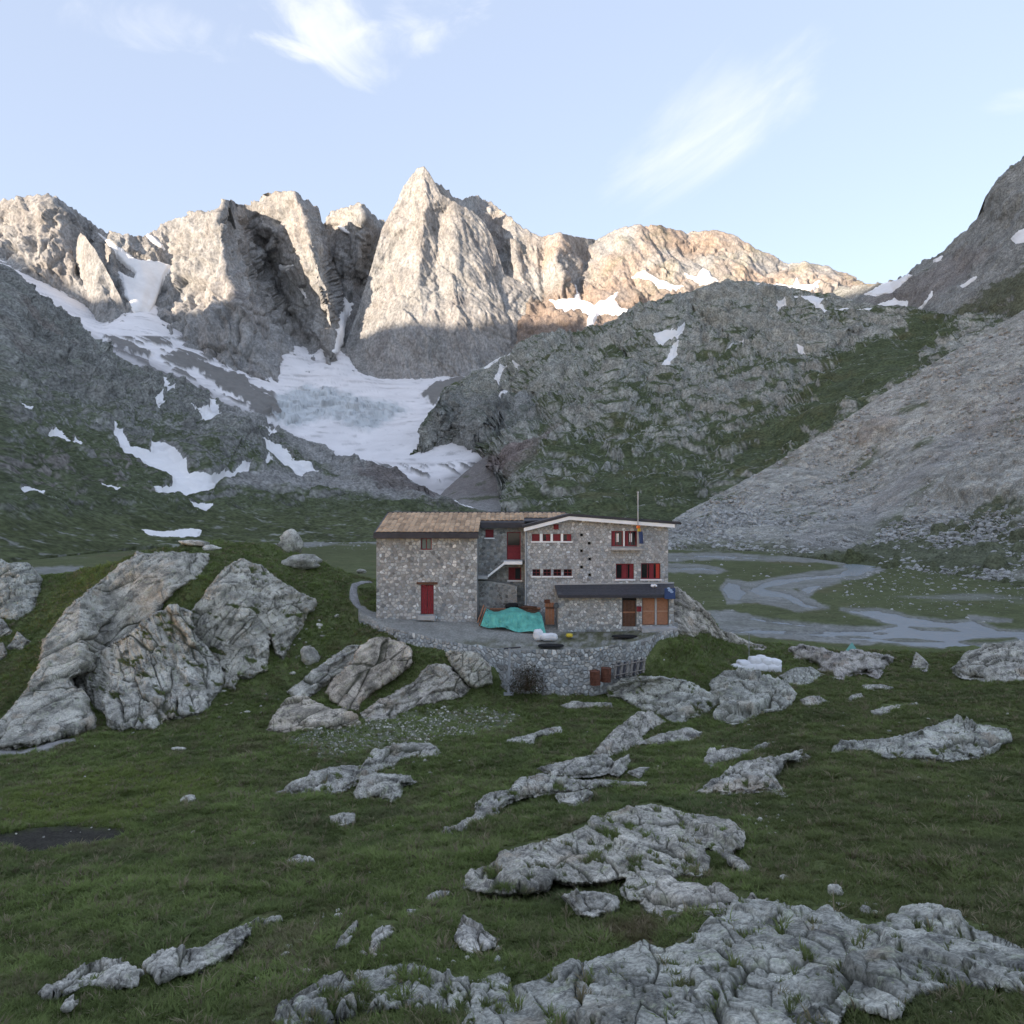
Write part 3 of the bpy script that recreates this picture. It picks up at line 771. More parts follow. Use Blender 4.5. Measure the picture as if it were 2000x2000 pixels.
# ---- the mountain at the right edge
top = [(1630,560,1500),(1699,552,1400),(1740,550,1340),(1766,533,1300),(1807,507,1250),(1850,480,1200),(1880,460,1150),(1911,419,1100),(1930,380,1060),(1947,347,1040),(1975,325,1020),(2000,308,1000),(2100,240,960),(2300,140,900)]
bot = [(1630,650,1300),(1800,690,1000),(2000,690,800),(2300,580,700)]
inner = [[(1800,570,1130),(1900,540,1010),(2000,450,930),(2100,380,880)], [(1850,620,980),(2000,580,850),(2150,500,800)], [(1911,419,1100),(1940,470,1000)]]
def rm_disp(p, px, py, n):
    F1, F2, I, _ = voro(p / 26.0 + fbm(p / 30.0, 2)[:, None] * 0.4)
    return fbm(p / 110.0, 6, 0.56, ridged=True) * 14 + (RP[I, 0] - .3) * 5 * sstep(0, .3, F2 - F1) * sstep(600, 480, py)
def rm_col(p, n, d, px, py):
    nz = fbm(p / 70.0, 5, 0.6)
    c = (0.235 + 0.12 * fbm(p / 18.0, 4, .6))[:, None] * np.array((1.0, 1.0, 0.94))[None]
    c = mixc(c, (0.20, 0.17, 0.16), 0.5 * pmask([(1700,600),(1800,545),(1900,490),(1960,490),(1880,560),(1790,610)], px, py, 14, 16, 30))
    g = sstep(0.0, 0.3, nz + (n[:, 2] - .6) + 0.9 * pmask([(1850,630),(1900,590),(1960,560),(2050,540),(2100,600),(1950,640)], px, py, 12, 14, 30) - .25)
    return mixc(c, (0.085, 0.09, 0.05), 0.85 * g)
sheet('right_mountain', top, bot, inner, 2.4, 2.4, rm_disp, rm_col, M_HILL, jag=(14, 24), edge=.7, back=(500, 500, 4),
      snow=[s[1] for s in SNOW['right_mountain']])

# ---- the scree fan in front of it
top = [(1270,1046,400),(1330,1004,412),(1400,968,420),(1500,912,428),(1640,824,438),(1800,720,446),(2000,604,446),(2200,486,436),(2400,386,420)]
bot = [(1270,1082,236),(1400,1080,240),(1500,1084,226),(1600,1096,198),(1700,1112,170),(1850,1134,142),(2000,1156,122),(2200,1182,104),(2400,1202,94)]
inner = [[(1700,1000,295),(1850,1000,235),(2000,1000,195),(2200,1000,165)], [(1650,920,390),(1800,850,360),(2000,850,285),(2200,850,230)], [(1450,1000,360),(1550,1000,340)],
         [(1700,1060,232),(1850,1070,190),(2000,1075,162)]]
OUTC = [(1840,960),(1870,930),(1930,910),(1990,880),(2060,900),(2060,990),(1960,985),(1890,990)]
REDR = [(1678,850),(1690,828),(1720,818),(1765,822),(1740,840),(1715,846),(1695,872),(1680,868)]
GULY = [(1500,1075),(1600,1030),(1800,900),(2000,740),(2100,680),(2100,720),(2000,790),(1830,920),(1740,1010),(1690,1070),(1640,1090)]
def scree_disp(p, px, py, n):
    oc = pmask(OUTC, px, py, 14, 18, 30)
    near = sstep(330, 150, p[:, 1])
    F1, F2, I, _ = voro(p / 5.5); G1, G2, J, _ = voro(p / 2.4 + 3)
    st = (RP[I, 0] ** 3) * 2.6 * sstep(0.6, 0.2, F1) + (RP[J, 1] ** 2) * 1.1 * sstep(0.6, 0.2, G1)
    ro = fbm(p / 40.0, 5, 0.55) * 3.5
    rib = fbm(np.stack([(p[:, 0] * 0.62 + p[:, 2] * 1.0) / 14.0, (p[:, 0] - p[:, 2] * .6) / 160, p[:, 1] / 110], -1), 3) * 1.8
    rd = pmask(REDR, px, py, 5, 6, 18)
    return ro + rib + st * (0.55 + 0.6 * near) * (1 - .6 * pmask(GULY, px, py, 14, 16, 30)) + oc * (fbm(p / 26.0, 5, .6, ridged=True) * 3 + 2.5) + rd * 2
def scree_col(p, n, d, px, py):
    c = (0.31 + 0.035 * fbm(p / 24.0, 4, .6) + 0.10 * fbm(p / 2.6, 3, .6))[:, None] * np.array((1.0, .985, 0.88))[None]
    g = pmask(GULY, px, py, 16, 20, 30)
    c = mixc(c, (0.265, 0.258, 0.24), 0.8 * g)
    F1, F2, I, _ = voro(p / 5.5)
    c = c * (0.8 + 0.45 * RP[I, 2])[:, None]
    gr = sstep(0.03, 0.28, fbm(p / 26.0 + 50, 5, .6) + 0.5 * sstep(960, 1060, py) * sstep(1600, 1750, px) - 0.12 + 0.3 * pmask([(1600,960),(1700,900),(1760,960),(1640,1040),(1400,1050),(1420,1000)], px, py, 40) * .5)
    c = mixc(c, (0.08, 0.092, 0.045), 0.85 * gr * (1 - .8 * g))
    c = mixc(c, (0.27, 0.22, 0.185), 0.4 * pmask(REDR, px, py, 5, 6, 18))
    stk = fbm(np.stack([(p[:, 0] * 0.62 + p[:, 2]) / 5.0, (p[:, 0] - p[:, 2] * .6) / 120, p[:, 1] / 70], -1), 4, .6)
    c = c * (1 + .35 * stk)[:, None]
    toe = sstep(-34, -8, py - curve([(q[0], q[1]) for q in bot], px, 1) + 8 * fbm(p / 12.0, 3))
    return np.clip(mixc(c, (0.08, 0.09, 0.045), 0.8 * toe), 0.015, 0.6)
sheet('scree_slope', top, bot, inner, 2.0, 2.0, scree_disp, scree_col, M_SCREE, jag=(2, 30), back=(120, 90, 3))

# ---- the flat valley floor
ZP = -13.0
GRV = [[(1380,1192),(1425,1190),(1483,1205),(1522,1212),(1638,1221),(1755,1224),(1760,1240),(1700,1262),(1500,1246),(1400,1232),(1395,1212)],
 [(1295,1052),(1400,1052),(1450,1066),(1430,1077),(1310,1074)], [(1290,1080),(1400,1078),(1500,1085),(1600,1088),(1720,1098),(1730,1108),(1600,1100),(1500,1096),(1400,1094),(1290,1098)],
 [(1290,1098),(1380,1102),(1425,1114),(1400,1122),(1290,1118)], [(1405,1148),(1418,1130),(1470,1136),(1540,1122),(1650,1108),(1640,1090),(1730,1088),(1735,1110),(1690,1130),(1600,1140),(1550,1150),(1620,1188),(1560,1196),(1480,1178),(1420,1180)],
 [(1560,1140),(1600,1130),(1640,1134),(1600,1150),(1580,1168),(1560,1160)], [(60,1108),(140,1104),(210,1112),(220,1122),(120,1124),(60,1120)], [(640,1038),(735,1032),(740,1062),(660,1060)],
 [(1890,1200),(1980,1208),(1975,1216),(1890,1214)], [(1440,1062),(1640,1078),(1740,1092),(1600,1088)], [(560,1062),(660,1052),(700,1058),(600,1070)]]
WTR = [[(1417,1231),(1483,1228),(1580,1231),(1696,1231),(1751,1221),(1708,1208),(1642,1190),(1716,1191),(1774,1203),(1852,1214),(1902,1211),(1949,1229),(2010,1233),(2200,1240),(2200,1278),(2000,1269),(1900,1267),(1800,1262),(1735,1255),(1650,1246),(1560,1239),(1483,1237),(1430,1236)],
 [(1460,1152),(1498,1134),(1530,1129),(1599,1123),(1638,1119),(1656,1110),(1640,1105),(1658,1096),(1696,1094),(1722,1102),(1708,1112),(1677,1125),(1638,1129),(1599,1130),(1553,1138),(1502,1146),(1491,1149),(1541,1158),(1561,1168),(1576,1179),(1619,1187),(1580,1189),(1553,1179),(1530,1168),(1483,1163)],
 [(1409,1150),(1421,1136),(1452,1141),(1446,1148),(1460,1156),(1444,1172),(1421,1167)], [(1310,1086),(1390,1083),(1480,1088),(1560,1091),(1480,1092),(1400,1090)], [(1300,1062),(1400,1060),(1430,1066),(1350,1069)], [(1300,1108),(1370,1107),(1410,1114),(1330,1114)],
 [(1560,1150),(1590,1142),(1640,1136),(1600,1147),(1578,1160)], [(1440,1200),(1500,1210),(1580,1219),(1660,1225),(1560,1222),(1480,1213)]]
ISLE = [[(1868,1252),(1902,1245),(1985,1242),(1992,1249),(1950,1259),(1895,1258)], [(1700,1234),(1720,1232),(1740,1235),(1722,1238)], [(1500,1234),(1560,1232),(1640,1237),(1560,1237)], [(1770,1222),(1850,1224),(1880,1232),(1800,1230)], [(1700,1245),(1790,1245),(1850,1252),(1760,1252)], [(1620,1240),(1680,1240),(1720,1246),(1650,1244)]]
def wet(fx, fy):
    w = np.full(len(fx), -30.0)
    nz = fbm(np.stack([fx / 20, fy / 6, fx * 0 + 3.3], -1), 4, .6)
    for g in WTR:
        b = np.asarray(g); m = (fx > b[:, 0].min() - 20) & (fx < b[:, 0].max() + 20) & (fy > b[:, 1].min() - 12) & (fy < b[:, 1].max() + 12)
        w[m] = np.maximum(w[m], poly_sdf(g, fx[m], fy[m]) + 4.2 * nz[m] - 1.3)
    for g in ISLE:
        b = np.asarray(g); m = (fx > b[:, 0].min() - 20) & (fx < b[:, 0].max() + 20) & (fy > b[:, 1].min() - 12) & (fy < b[:, 1].max() + 12)
        w[m] = np.minimum(w[m], -poly_sdf(g, fx[m], fy[m]) - 1.5 * nz[m])
    return w
def plain_grid():
    xs = np.concatenate([np.arange(-700, -20, 14.0), np.arange(-20, 2020, 3.0), np.arange(2020, 2710, 14.0)]); ys = 1000 + np.concatenate([np.linspace(26, 136, 74), np.linspace(138, 290, 76), np.linspace(300, 420, 8)])
    PX, PY = np.meshgrid(xs, ys); fx, fy = PX.ravel(), PY.ravel()
    Y = -ZP * F / (PY - 1000)
    p = P3(PX, PY, Y).reshape(-1, 3)
    wt = wet(fx, fy)
    p[:, 2] += fbm(p / 30.0, 4) * 0.05 + .05 * fbm(p / 4.0, 3) - .30 * sstep(-1.5, 2.0, wt)
    nz = fbm(p * np.array((1, .7, 1)) / 28.0, 5, .6); n2 = fbm(p / 5.0, 4, .6)
    c = np.array((0.090, 0.102, 0.046))[None] * (1 + 0.3 * n2 + .25 * nz)[:, None]
    c = mixc(c, (0.125, 0.11, 0.062), 0.6 * sstep(0.1, .45, fbm(p / 16.0 + 8, 4)))
    gv = .6 * sstep(0.2, 0.4, fbm(p * np.array((.55, 1, 1)) / 26.0 + 71, 5, .6) + 0.22 * sstep(1080, 1050, fy) - 0.03)
    for k, g in enumerate(GRV):
        b = np.asarray(g)
        m = (fx > b[:, 0].min() - 20) & (fx < b[:, 0].max() + 20) & (fy > b[:, 1].min() - 12) & (fy < b[:, 1].max() + 12)
        sd = poly_sdf(g, fx[m], fy[m]) + 5 * fbm(np.stack([fx[m] / 22, fy[m] / 7, fx[m] * 0 + k], -1), 4, .6)
        gv[m] = np.maximum(gv[m], sstep(-1.5, 2.5, sd) * (.75 + .25 * sstep(-.3, .1, n2[m])))
    gv = np.maximum(gv, .8 * sstep(-7, -1, wt + 3 * n2))
    c = mixc(c, (0.25, 0.25, 0.24), .85 * gv)
    c = mixc(c, (0.12, 0.12, 0.11), .6 * sstep(-2, 1, wt))
    o = np_mesh('valley_floor', p, grid_quads(*PX.shape), M_PLAIN, np.clip(c, .01, .6)); o['kind'] = 'structure'
plain_grid()

# ---- the ridge behind the camera, left, that keeps the sun off the valley
RU = [-3200, -2178, -2085, -1971, -1850, -1774, -1663, -1640, -1498, -1432, -1382, -1232, -829, -600, -286, -131, 60, 350, 1600]
RH = [1150, 1124, 1103, 1036, 960, 950, 985, 1015, 1065, 1065, 1120, 1100, 1090, 1080, 1125, 1180, 960, 700, 480]
def east_ridge():
    nu, nv, L_ = 240, 40, 2600.0
    u = np.linspace(-3200, 1600, nu); v = np.linspace(-900, 900, nv)
    U, V = np.meshgrid(u, v)
    sx, sy = math.sin(SUN_AZ), math.cos(SUN_AZ); d = (-sy, sx)
    x = sx * (L_ + V) + d[0] * U; y = sy * (L_ + V) + d[1] * U
    crest = np.interp(u, RU, RH)
    crest = crest + 13 + 10 * fbm(np.stack([u / 200, u * 0, u * 0], -1), 4, .55)
    z = crest[None, :] * np.clip(1 - np.abs(V) / 900, 0, 1) ** 0.9 - 13
    p = np.stack([x, y, z], -1).reshape(-1, 3)
    p[:, 2] += fbm(p / 160.0, 4) * 25 * np.clip(np.abs(V.ravel()) / 200, 0, 1)
    g = fbm(p / 120.0, 4)
    c = np.full((len(p), 3), 0.25) * np.array((.98, 1, .95)); c = mixc(c, (.07, .085, .045), sstep(-.1, .3, g))
    o = np_mesh('mountain_ridge', p, grid_quads(nv, nu), M_HILL, c); o['kind'] = 'structure'
east_ridge()

# ---- snow patches
def up2(a):
    r = np.empty((a.shape[0] * 2 - 1,) + a.shape[1:]); r[::2] = a; r[1::2] = (a[:-1] + a[1:]) / 2
    q = np.empty((r.shape[0], a.shape[1] * 2 - 1) + a.shape[2:]); q[:, ::2] = r; q[:, 1::2] = (r[:, :-1] + r[:, 1:]) / 2
    return q
def snow_patches():
    for key, lst in SNOW.items():
        dm, p2, GX, GY = SHEETS[key]
        for lab, poly in lst:
            b = np.asarray(poly, float)
            m = (GX > b[:, 0].min() - 12) & (GX < b[:, 0].max() + 12) & (GY > b[:, 1].min() - 12) & (GY < b[:, 1].max() + 12)
            if not m.any(): continue
            r = np.where(m.any(1))[0]; c_ = np.where(m.any(0))[0]
            sl = (slice(r[0], r[-1] + 1), slice(c_[0], c_[-1] + 1))
            PX, PY = up2(GX[sl]), up2(GY[sl]); q3 = up2(p2[sl])
            pos = np.stack([blur2(q3[..., k], 5) for k in range(3)], -1)
            sd = poly_sdf(poly, PX, PY)
            sd = sd + 2.0 * fbm(np.stack([PX.ravel() / 9, PY.ravel() / 9, PX.ravel() * 0 + len(lab)], -1), 4, .6).reshape(PX.shape)
            n = grid_normals(pos); unit = pos[..., 1] / F          # metres per frame unit at this distance
            h = np.clip(sd / 3.0, -1.2, 1.0) * 3.4 * unit + 1.3 * unit
            h = h + fbm(pos.reshape(-1, 3) / 20.0, 3).reshape(PX.shape) * 0.5 * unit * sstep(0, 6, sd)
            inb = sd > -2.6
            keep = inb[:-1, :-1] & inb[1:, :-1] & inb[1:, 1:] & inb[:-1, 1:]
            if not keep.any(): continue
            q = grid_quads(PX.shape[0], PX.shape[1], keep)
            pf = (pos + n * h[..., None]).reshape(-1, 3)
            g = 0.82 + 0.06 * fbm(pf / 25.0, 4)
            c = g[:, None] * np.array((1.0, .975, .96))[None]
            v, q, (c,) = compact(pf, q, [c])
            o = np_mesh('snow_patch', v, q, M_SNOW, c)
            tag(o, lab, 'snow patch', 'old snow patches on the mountainsides')
snow_patches()
# ------------------------------------------------------------------ the near ground
GC = [(-300,2350,5.6),(500,2350,5.4),(1200,2350,5.0),(2000,2350,4.4),(2300,2350,4.2),
 (-300,2000,9.2),(0,2000,9),(500,2000,8.6),(1000,2000,8),(1500,2000,7.2),(2000,2000,6.6),(2300,2000,6.4),
 (-300,1800,14.5),(0,1800,14),(500,1800,13.6),(1000,1800,12.6),(1500,1800,11.4),(2000,1800,10.4),(2300,1800,10),
 (-300,1600,24),(0,1600,23.5),(500,1600,22.8),(1000,1600,21.5),(1500,1600,20),(2000,1600,19),(2300,1600,18.5),
 (-300,1450,37),(0,1450,37),(300,1450,36.5),(600,1450,36),(1000,1450,35),(1500,1450,33.5),(2000,1450,31.5),(2300,1450,31),
 (600,1350,44),(800,1360,44),(1000,1350,46.5),(1200,1345,46.5),(1300,1350,46),(1600,1350,45),(2000,1350,42.5),(2300,1350,42),
 (965,1330,45.6),(930,1298,45.7),(870,1286,46.3),(820,1274,47.1),(780,1260,48.3),(1262,1314,46.6),(1294,1277,47.5),(1330,1250,48.8),(1350,1290,49.2),(1420,1300,51.5),(1340,1240,52.2),(1322,1156,57.5),(1366,1188,57),(1396,1222,57),(1290,1165,58),(1450,1262,62),
 (1500,1280,59.5),(1700,1280,63),(2000,1285,60),(2300,1295,58),(1700,1305,57),
 (0,1250,52),(0,1140,62),(-300,1250,52),(-300,1160,62),(100,1350,44),(250,1300,46),(250,1180,51),(400,1400,40),(420,1250,47.5),(470,1150,53),(340,1100,55),
 (600,1250,50),(650,1190,55),(690,1150,61),(700,1212,52.6),(735,1240,50.1),(620,1110,65),(500,1065,66),(400,1062,63),(300,1082,60),(200,1110,60),(100,1130,63),
 (800,1140,66),(1000,1140,66),(1200,1150,63),
 (-900,2350,5.8),(-900,2000,9.6),(-900,1800,15),(-900,1600,24.5),(-900,1450,38),(-900,1250,53),(-900,1170,62),(2900,2350,4.0),(2900,2000,6.0),(2900,1800,9.6),(2900,1600,18),(2900,1450,30),(2900,1350,41),(2900,1300,57)]
class RBF:
    def __init__(self, pts, lam=2e-4):
        a = np.asarray(pts, float)
        self.c = np.stack([a[:, 0] / 1000, a[:, 1] / 600], -1); v = np.log(a[:, 2]); n = len(a)
        K = self.phi(np.linalg.norm(self.c[:, None] - self.c[None], axis=-1)) + np.eye(n) * lam
        Pm = np.concatenate([np.ones((n, 1)), self.c], 1)
        A = np.block([[K, Pm], [Pm.T, np.zeros((3, 3))]])
        self.w = np.linalg.solve(A, np.concatenate([v, np.zeros(3)]))
    def phi(self, r):
        return r * r * np.log(np.maximum(r, 1e-9))
    def raw(self, x, y):
        q = np.stack([x / 1000, y / 600], -1)
        out = self.w[-3] + q @ self.w[-2:]
        for k in range(len(self.c)):
            out = out + self.w[k] * self.phi(np.sqrt(((q - self.c[k]) ** 2).sum(-1)))
        return out
class Ground(Depth):
    def __init__(self):
        self.x0, self.x1, self.y0, self.y1, self.st = -920, 2920, 1030, 2600, 5
        gx = np.arange(self.x0, self.x1 + 11, 5.0); gy = np.arange(self.y0, self.y1 + 11, 5.0)
        X, Y = np.meshgrid(gx, gy)
        self.g = np.exp(-RBF(GC).raw(X, Y))
GD = Ground()

CREST = [(-900,1170),(-300,1158),(0,1130),(100,1124),(200,1106),(270,1080),(340,1070),(420,1054),(520,1058),(600,1085),(680,1118),(760,1135),(900,1150),(1200,1160),(1290,1156),(1318,1150),(1332,1153),(1366,1180),(1394,1210),(1408,1230),(1450,1248),(1560,1262),(1700,1270),(1850,1272),(2000,1275),(2300,1285),(2900,1300)]
WETP = [(-20,1628),(60,1612),(150,1608),(240,1612),(255,1622),(180,1640),(60,1655),(-20,1650)]
GRAVEL = [(560,1455),(600,1430),(700,1405),(850,1385),(960,1385),(1010,1398),(990,1425),(880,1440),(800,1448),(700,1470),(620,1478)]
SAND = [(-20,1462),(60,1455),(150,1440),(150,1452),(90,1466),(-20,1476)]
MOSS = [(0,1560),(120,1520),(260,1500),(420,1500),(430,1540),(330,1580),(240,1605),(100,1606),(0,1610)]
REDT = [(1180,1810),(1260,1790),(1300,1810),(1270,1850),(1200,1850)]
BROWNT = [(1400,1720),(1500,1700),(1560,1720),(1540,1750),(1430,1740)]
def ground_disp(p, px, py):
    a = fbm(p / 3.2, 4, 0.5) * 0.36 + fbm(p / 8.0 + 70, 2) * .32 * sstep(9, 22, p[:, 1])
    b = fbm(p / 0.8 + 5, 3, 0.55) * 0.11
    terr = fbm(np.stack([p[:, 0] / 2.6, p[:, 1] / 0.9, p[:, 2]], -1) + 3, 3) * 0.10
    wet = pmask(WETP, px, py, 10)
    return (a + b + terr) * (1 - .8 * wet) - 0.15 * wet
def ground_col(p, px, py):
    n1 = fbm(p / 4.0, 4, .6); n2 = fbm(p / 0.8 + 9, 3, .6)
    c = np.array((0.095, 0.115, 0.043))[None] * (1 + .3 * n1 + .25 * n2)[:, None]
    c = mixc(c, (0.12, 0.10, 0.058), 0.7 * sstep(0.1, 0.5, fbm(p / 2.2 + 40, 4, .6)))
    c = mixc(c, (0.20, 0.20, 0.18), 0.6 * pmask(GRAVEL, px, py, 14, 22, 16) * sstep(-.15, .25, fbm(p / .5, 3, .6)))
    c = mixc(c, (0.30, 0.29, 0.28), pmask(SAND, px, py, 5, 6, 12))
    c = mixc(c, (0.045, 0.042, 0.035), pmask(WETP, px, py, 7, 8, 14))
    c = mixc(c, (0.12, 0.075, 0.055), 0.8 * np.maximum(pmask(REDT, px, py, 12, 16, 20), .6 * pmask(BROWNT, px, py, 12, 16, 20)))
    return np.clip(c, .008, .5)

def build_ground():
    xs = np.concatenate([np.arange(-880, -100, 13.0), np.arange(-100, 2100, 4.0), np.arange(2100, 2881, 13.0)])
    yt = curve(CREST, xs, 1)
    yt = yt + 3.0 * fbm(np.stack([xs / 30, xs * 0, xs * 0], -1), 4, .6)
    nr = 330
    t = (np.linspace(0, 1, nr) ** 1.1)[:, None]
    PX = np.broadcast_to(xs[None], (nr, len(xs))).copy(); PY = yt[None] + (2580 - yt)[None] * t
    pos = P3(PX, PY, GD(PX, PY)); fl = pos.reshape(-1, 3)
    fl[:, 2] += ground_disp(fl, PX.ravel(), PY.ravel())
    c = ground_col(fl, PX.ravel(), PY.ravel())
    V = fl.reshape(pos.shape); C = c.reshape(pos.shape)
    rows, cr = [], []
    for k in range(1, 7):
        s = k / 6
        r = V[0].copy(); r[:, 0] *= 1 + 0.4 * s; r[:, 1] *= 1 + 0.4 * s
        r[:, 2] = lerp(V[0][:, 2], -15.0, s ** 0.9)
        rows.insert(0, r); cr.insert(0, C[0])
    V = np.concatenate([np.stack(rows), V]); C = np.concatenate([np.stack(cr), C])
    o = np_mesh('meadow', V.reshape(-1, 3), grid_quads(V.shape[0], V.shape[1]), M_TURF, C.reshape(-1, 3)); o['kind'] = 'structure'
build_ground()

def gpos(px, py, dz=0.0):
    p = P3(np.array([float(px)]), np.array([float(py)]), GD(np.array([float(px)]), np.array([float(py)])))
    p[:, 2] += ground_disp(p, np.array([float(px)]), np.array([float(py)]))
    return Vector((p[0, 0], p[0, 1], p[0, 2] + dz))

# ------------------------------------------------------------------ outcrops
OUT_POLYS = []; OUT_SD = []
def rock_detail(p, sz, ang, seed, fine=1.0, joint=.035):
    """angular fractured blocks: offset along the normal (metres), joint mask, tone of the block"""
    ca, sa = math.cos(ang), math.sin(ang)
    zz = p[:, 2] + .30 * p[:, 1]
    u = p[:, 0] * ca + zz * sa; v = -p[:, 0] * sa + zz * ca
    q = np.stack([u / (2.4 * sz), p[:, 1] / (2.2 * sz), v / (.72 * sz)], -1) + seed
    w = np.stack([perlin(p / (1.2 * sz) + seed), perlin(p / (1.2 * sz) + 31 + seed), perlin(p / (1.2 * sz) + 57)], -1) * .16
    F1, F2, I, O = voro(q + w)
    J = PERM[I + 7]
    r1 = sstep(0, .11, F2 - F1)
    d = ((RP[I, 0] - .4) * .40 + (O * (RP[J] - .5)).sum(1) * .50) * sz * r1
    cr = np.exp(-((F2 - F1) / joint) ** 2) * (sstep(.2, .5, RP[I, 2] + .25 * perlin(p / sz + 5)) if joint < .08 else 1.0)
    d = d - cr * .14 * sz
    G1, G2, K, O2 = voro(q * 2.7 + w * 2 + 7)
    r2 = sstep(0, .13, G2 - G1)
    d = d + ((RP[K, 0] - .4) * .15 + (O2 * (RP[PERM[K + 3]] - .5)).sum(1) * .24) * sz * r2
    cr2 = np.exp(-((G2 - G1) / .05) ** 2) * sstep(.4, .6, RP[K, 2])
    d = d - cr2 * .06 * sz
    H1, H2, M_, O3 = voro(q * 7.1 + w * 4 + 3)
    d = d + ((RP[M_, 0] - .4) * .05 + (O3 * (RP[PERM[M_ + 9]] - .5)).sum(1) * .09) * sz * sstep(0, .16, H2 - H1)
    d = d + fbm(p / (sz * .35) + seed, 4, .6, ridged=True) * .035 * sz * fine
    lay = (v / (.30 * sz) + 1.2 * perlin(p / (1.3 * sz) + 9)) % 1.0
    d = d + (np.where(lay < .72, lay / .72, (1 - lay) / .28) - .5) * .11 * sz * sstep(-.4, .2, perlin(p / (1.6 * sz) + 44))
    return d, np.maximum(cr, .75 * cr2), .6 * RP[I, 1] * r1 + .4 * RP[K, 1] * r2

def rock_sd(poly, fx, fy, seed, sc_, holes):
    sd = poly_sdf(poly, fx, fy) + (7.0 * fbm(np.stack([fx / 30, fy / 18, fx * 0 + seed], -1), 4, .62) + 2.2 * fbm(np.stack([fx / 7, fy / 5, fx * 0 + seed], -1), 2)) * sc_
    return sd
def turf_mask(fx, fy, seed, holes):
    return sstep(-.05, .04, fbm(np.stack([(fx + .8 * fy) / 46, (fy - .35 * fx) / 17, fx * 0 + seed + 20], -1), 4, .6) - holes)
TURF_PTS = []
def outcrop(label, poly, kappa=.45, t0=.25, sz=1.0, ang=.5, tint=(1.03, 1.0, .93), w=6.5, depth=None, name='rock_outcrop', cat='rock outcrop', step=None, seed=None, amp=1.0, group=None, moss=0.0, joint=.035, holes=0.0):
    b = np.asarray(poly, float); x0, y0 = b.min(0) - 8; x1, y1 = b.max(0) + 8
    y1 = min(y1, 2110); x0 = max(x0, -120); x1 = min(x1, 2120)
    area = (x1 - x0) * (y1 - y0)
    st = step or (1.4 if area < 60000 else 1.6 if area < 200000 else 1.7)
    xs = np.arange(x0, x1 + .1, st); ys = np.arange(y0, y1 + .1, st)
    PX, PY = np.meshgrid(xs, ys); fx, fy = PX.ravel(), PY.ravel()
    seed = seed if seed is not None else (len(OUT_POLYS) * 3.7) % 40
    sc_ = min(1.0, math.sqrt(area) / 120)
    sd = rock_sd(poly, fx, fy, seed, sc_, holes)
    sd = sd.reshape(PX.shape)
    Yg = (depth or GD)(PX, PY)
    ins = sd > 0
    yb = np.where(ins, PY, -1).max(0); ok = yb > 0
    if not ok.any(): return None
    yb = np.interp(xs, xs[ok], yb[ok])
    k = 2 * int(28 / st) + 1; k = min(k, 2 * (len(xs) // 2) - 1); yb = np.convolve(np.pad(yb, k // 2, mode='edge'), np.ones(k) / k, 'valid')
    Yb = (depth or GD)(xs, yb)[None, :]
    base = Yb + (1 - kappa) * (Yg - Yb)
    yt_ = np.where(ins, PY, 9e9).min(0); yt_ = np.interp(xs, xs[ok], yt_[ok]); yt_ = np.convolve(np.pad(yt_, k // 2, mode='edge'), np.ones(k) / k, 'valid')
    rel = np.clip((PY - yt_[None]) / np.maximum(yb - yt_, 4)[None], 0, 1)
    we = lerp(2.2, w, sstep(.1, .6, rel))                      # steep behind, rounded in front
    s = np.clip(sd / we, -1, 1)
    g = np.where(s > 0, np.sqrt(np.maximum(0, 1 - (1 - np.maximum(s, 0)) ** 2)), 0)
    Y = Yg + (np.minimum(base, Yg) - t0 - Yg) * g + np.where(s < 0, -s * .5, 0)
    pos = P3(PX, PY, Y); n = grid_normals(pos).reshape(-1, 3)
    fl = pos.reshape(-1, 3)
    d, cr, tone = rock_detail(fl, sz, ang, seed, joint=joint)
    tu = turf_mask(fx, fy, seed, holes) * sstep(0, 6, sd.ravel()) if holes else np.zeros(len(fx))
    d = d * (1 - .6 * tu) - .05 * sz * tu
    p2 = fl + n * (d * amp * sstep(0, 1.0, (sd / np.maximum(we, 4.0)).ravel()))[:, None]
    nn = grid_normals(p2.reshape(pos.shape)).reshape(-1, 3)
    c = np.asarray(tint)[None] * (.84 + .34 * tone)[:, None]
    jm = .9 * np.clip(cr, 0, 1) * sstep(.1, .5, cr)
    if moss: jm = np.maximum(jm, moss * 1.6 * sstep(.0, .35, fbm(p2 / (1.2 * sz) + 77, 4, .6) + .4 * (nn[:, 2] - .55)))
    jm = np.clip(jm, 0, 1)
    keep_v = sd > -we * .9
    kp = keep_v[:-1, :-1] & keep_v[1:, :-1] & keep_v[1:, 1:] & keep_v[:-1, 1:]
    q = grid_quads(PX.shape[0], PX.shape[1], kp)
    if holes:
        mk = (tu > .5) & (sd.ravel() > 2); TURF_PTS.append(np.concatenate([p2[mk], fx[mk][:, None], fy[mk][:, None]], 1))
    v, q, (c, jm, tu) = compact(p2, q, [c, jm, tu])
    o = np_mesh(name, v, q, M_ROCK, c, attrs={'joint': jm, 'turf': tu})
    tag(o, label, cat, group)
    OUT_POLYS.append(poly); OUT_SD.append((poly, seed, sc_, holes))
    return o

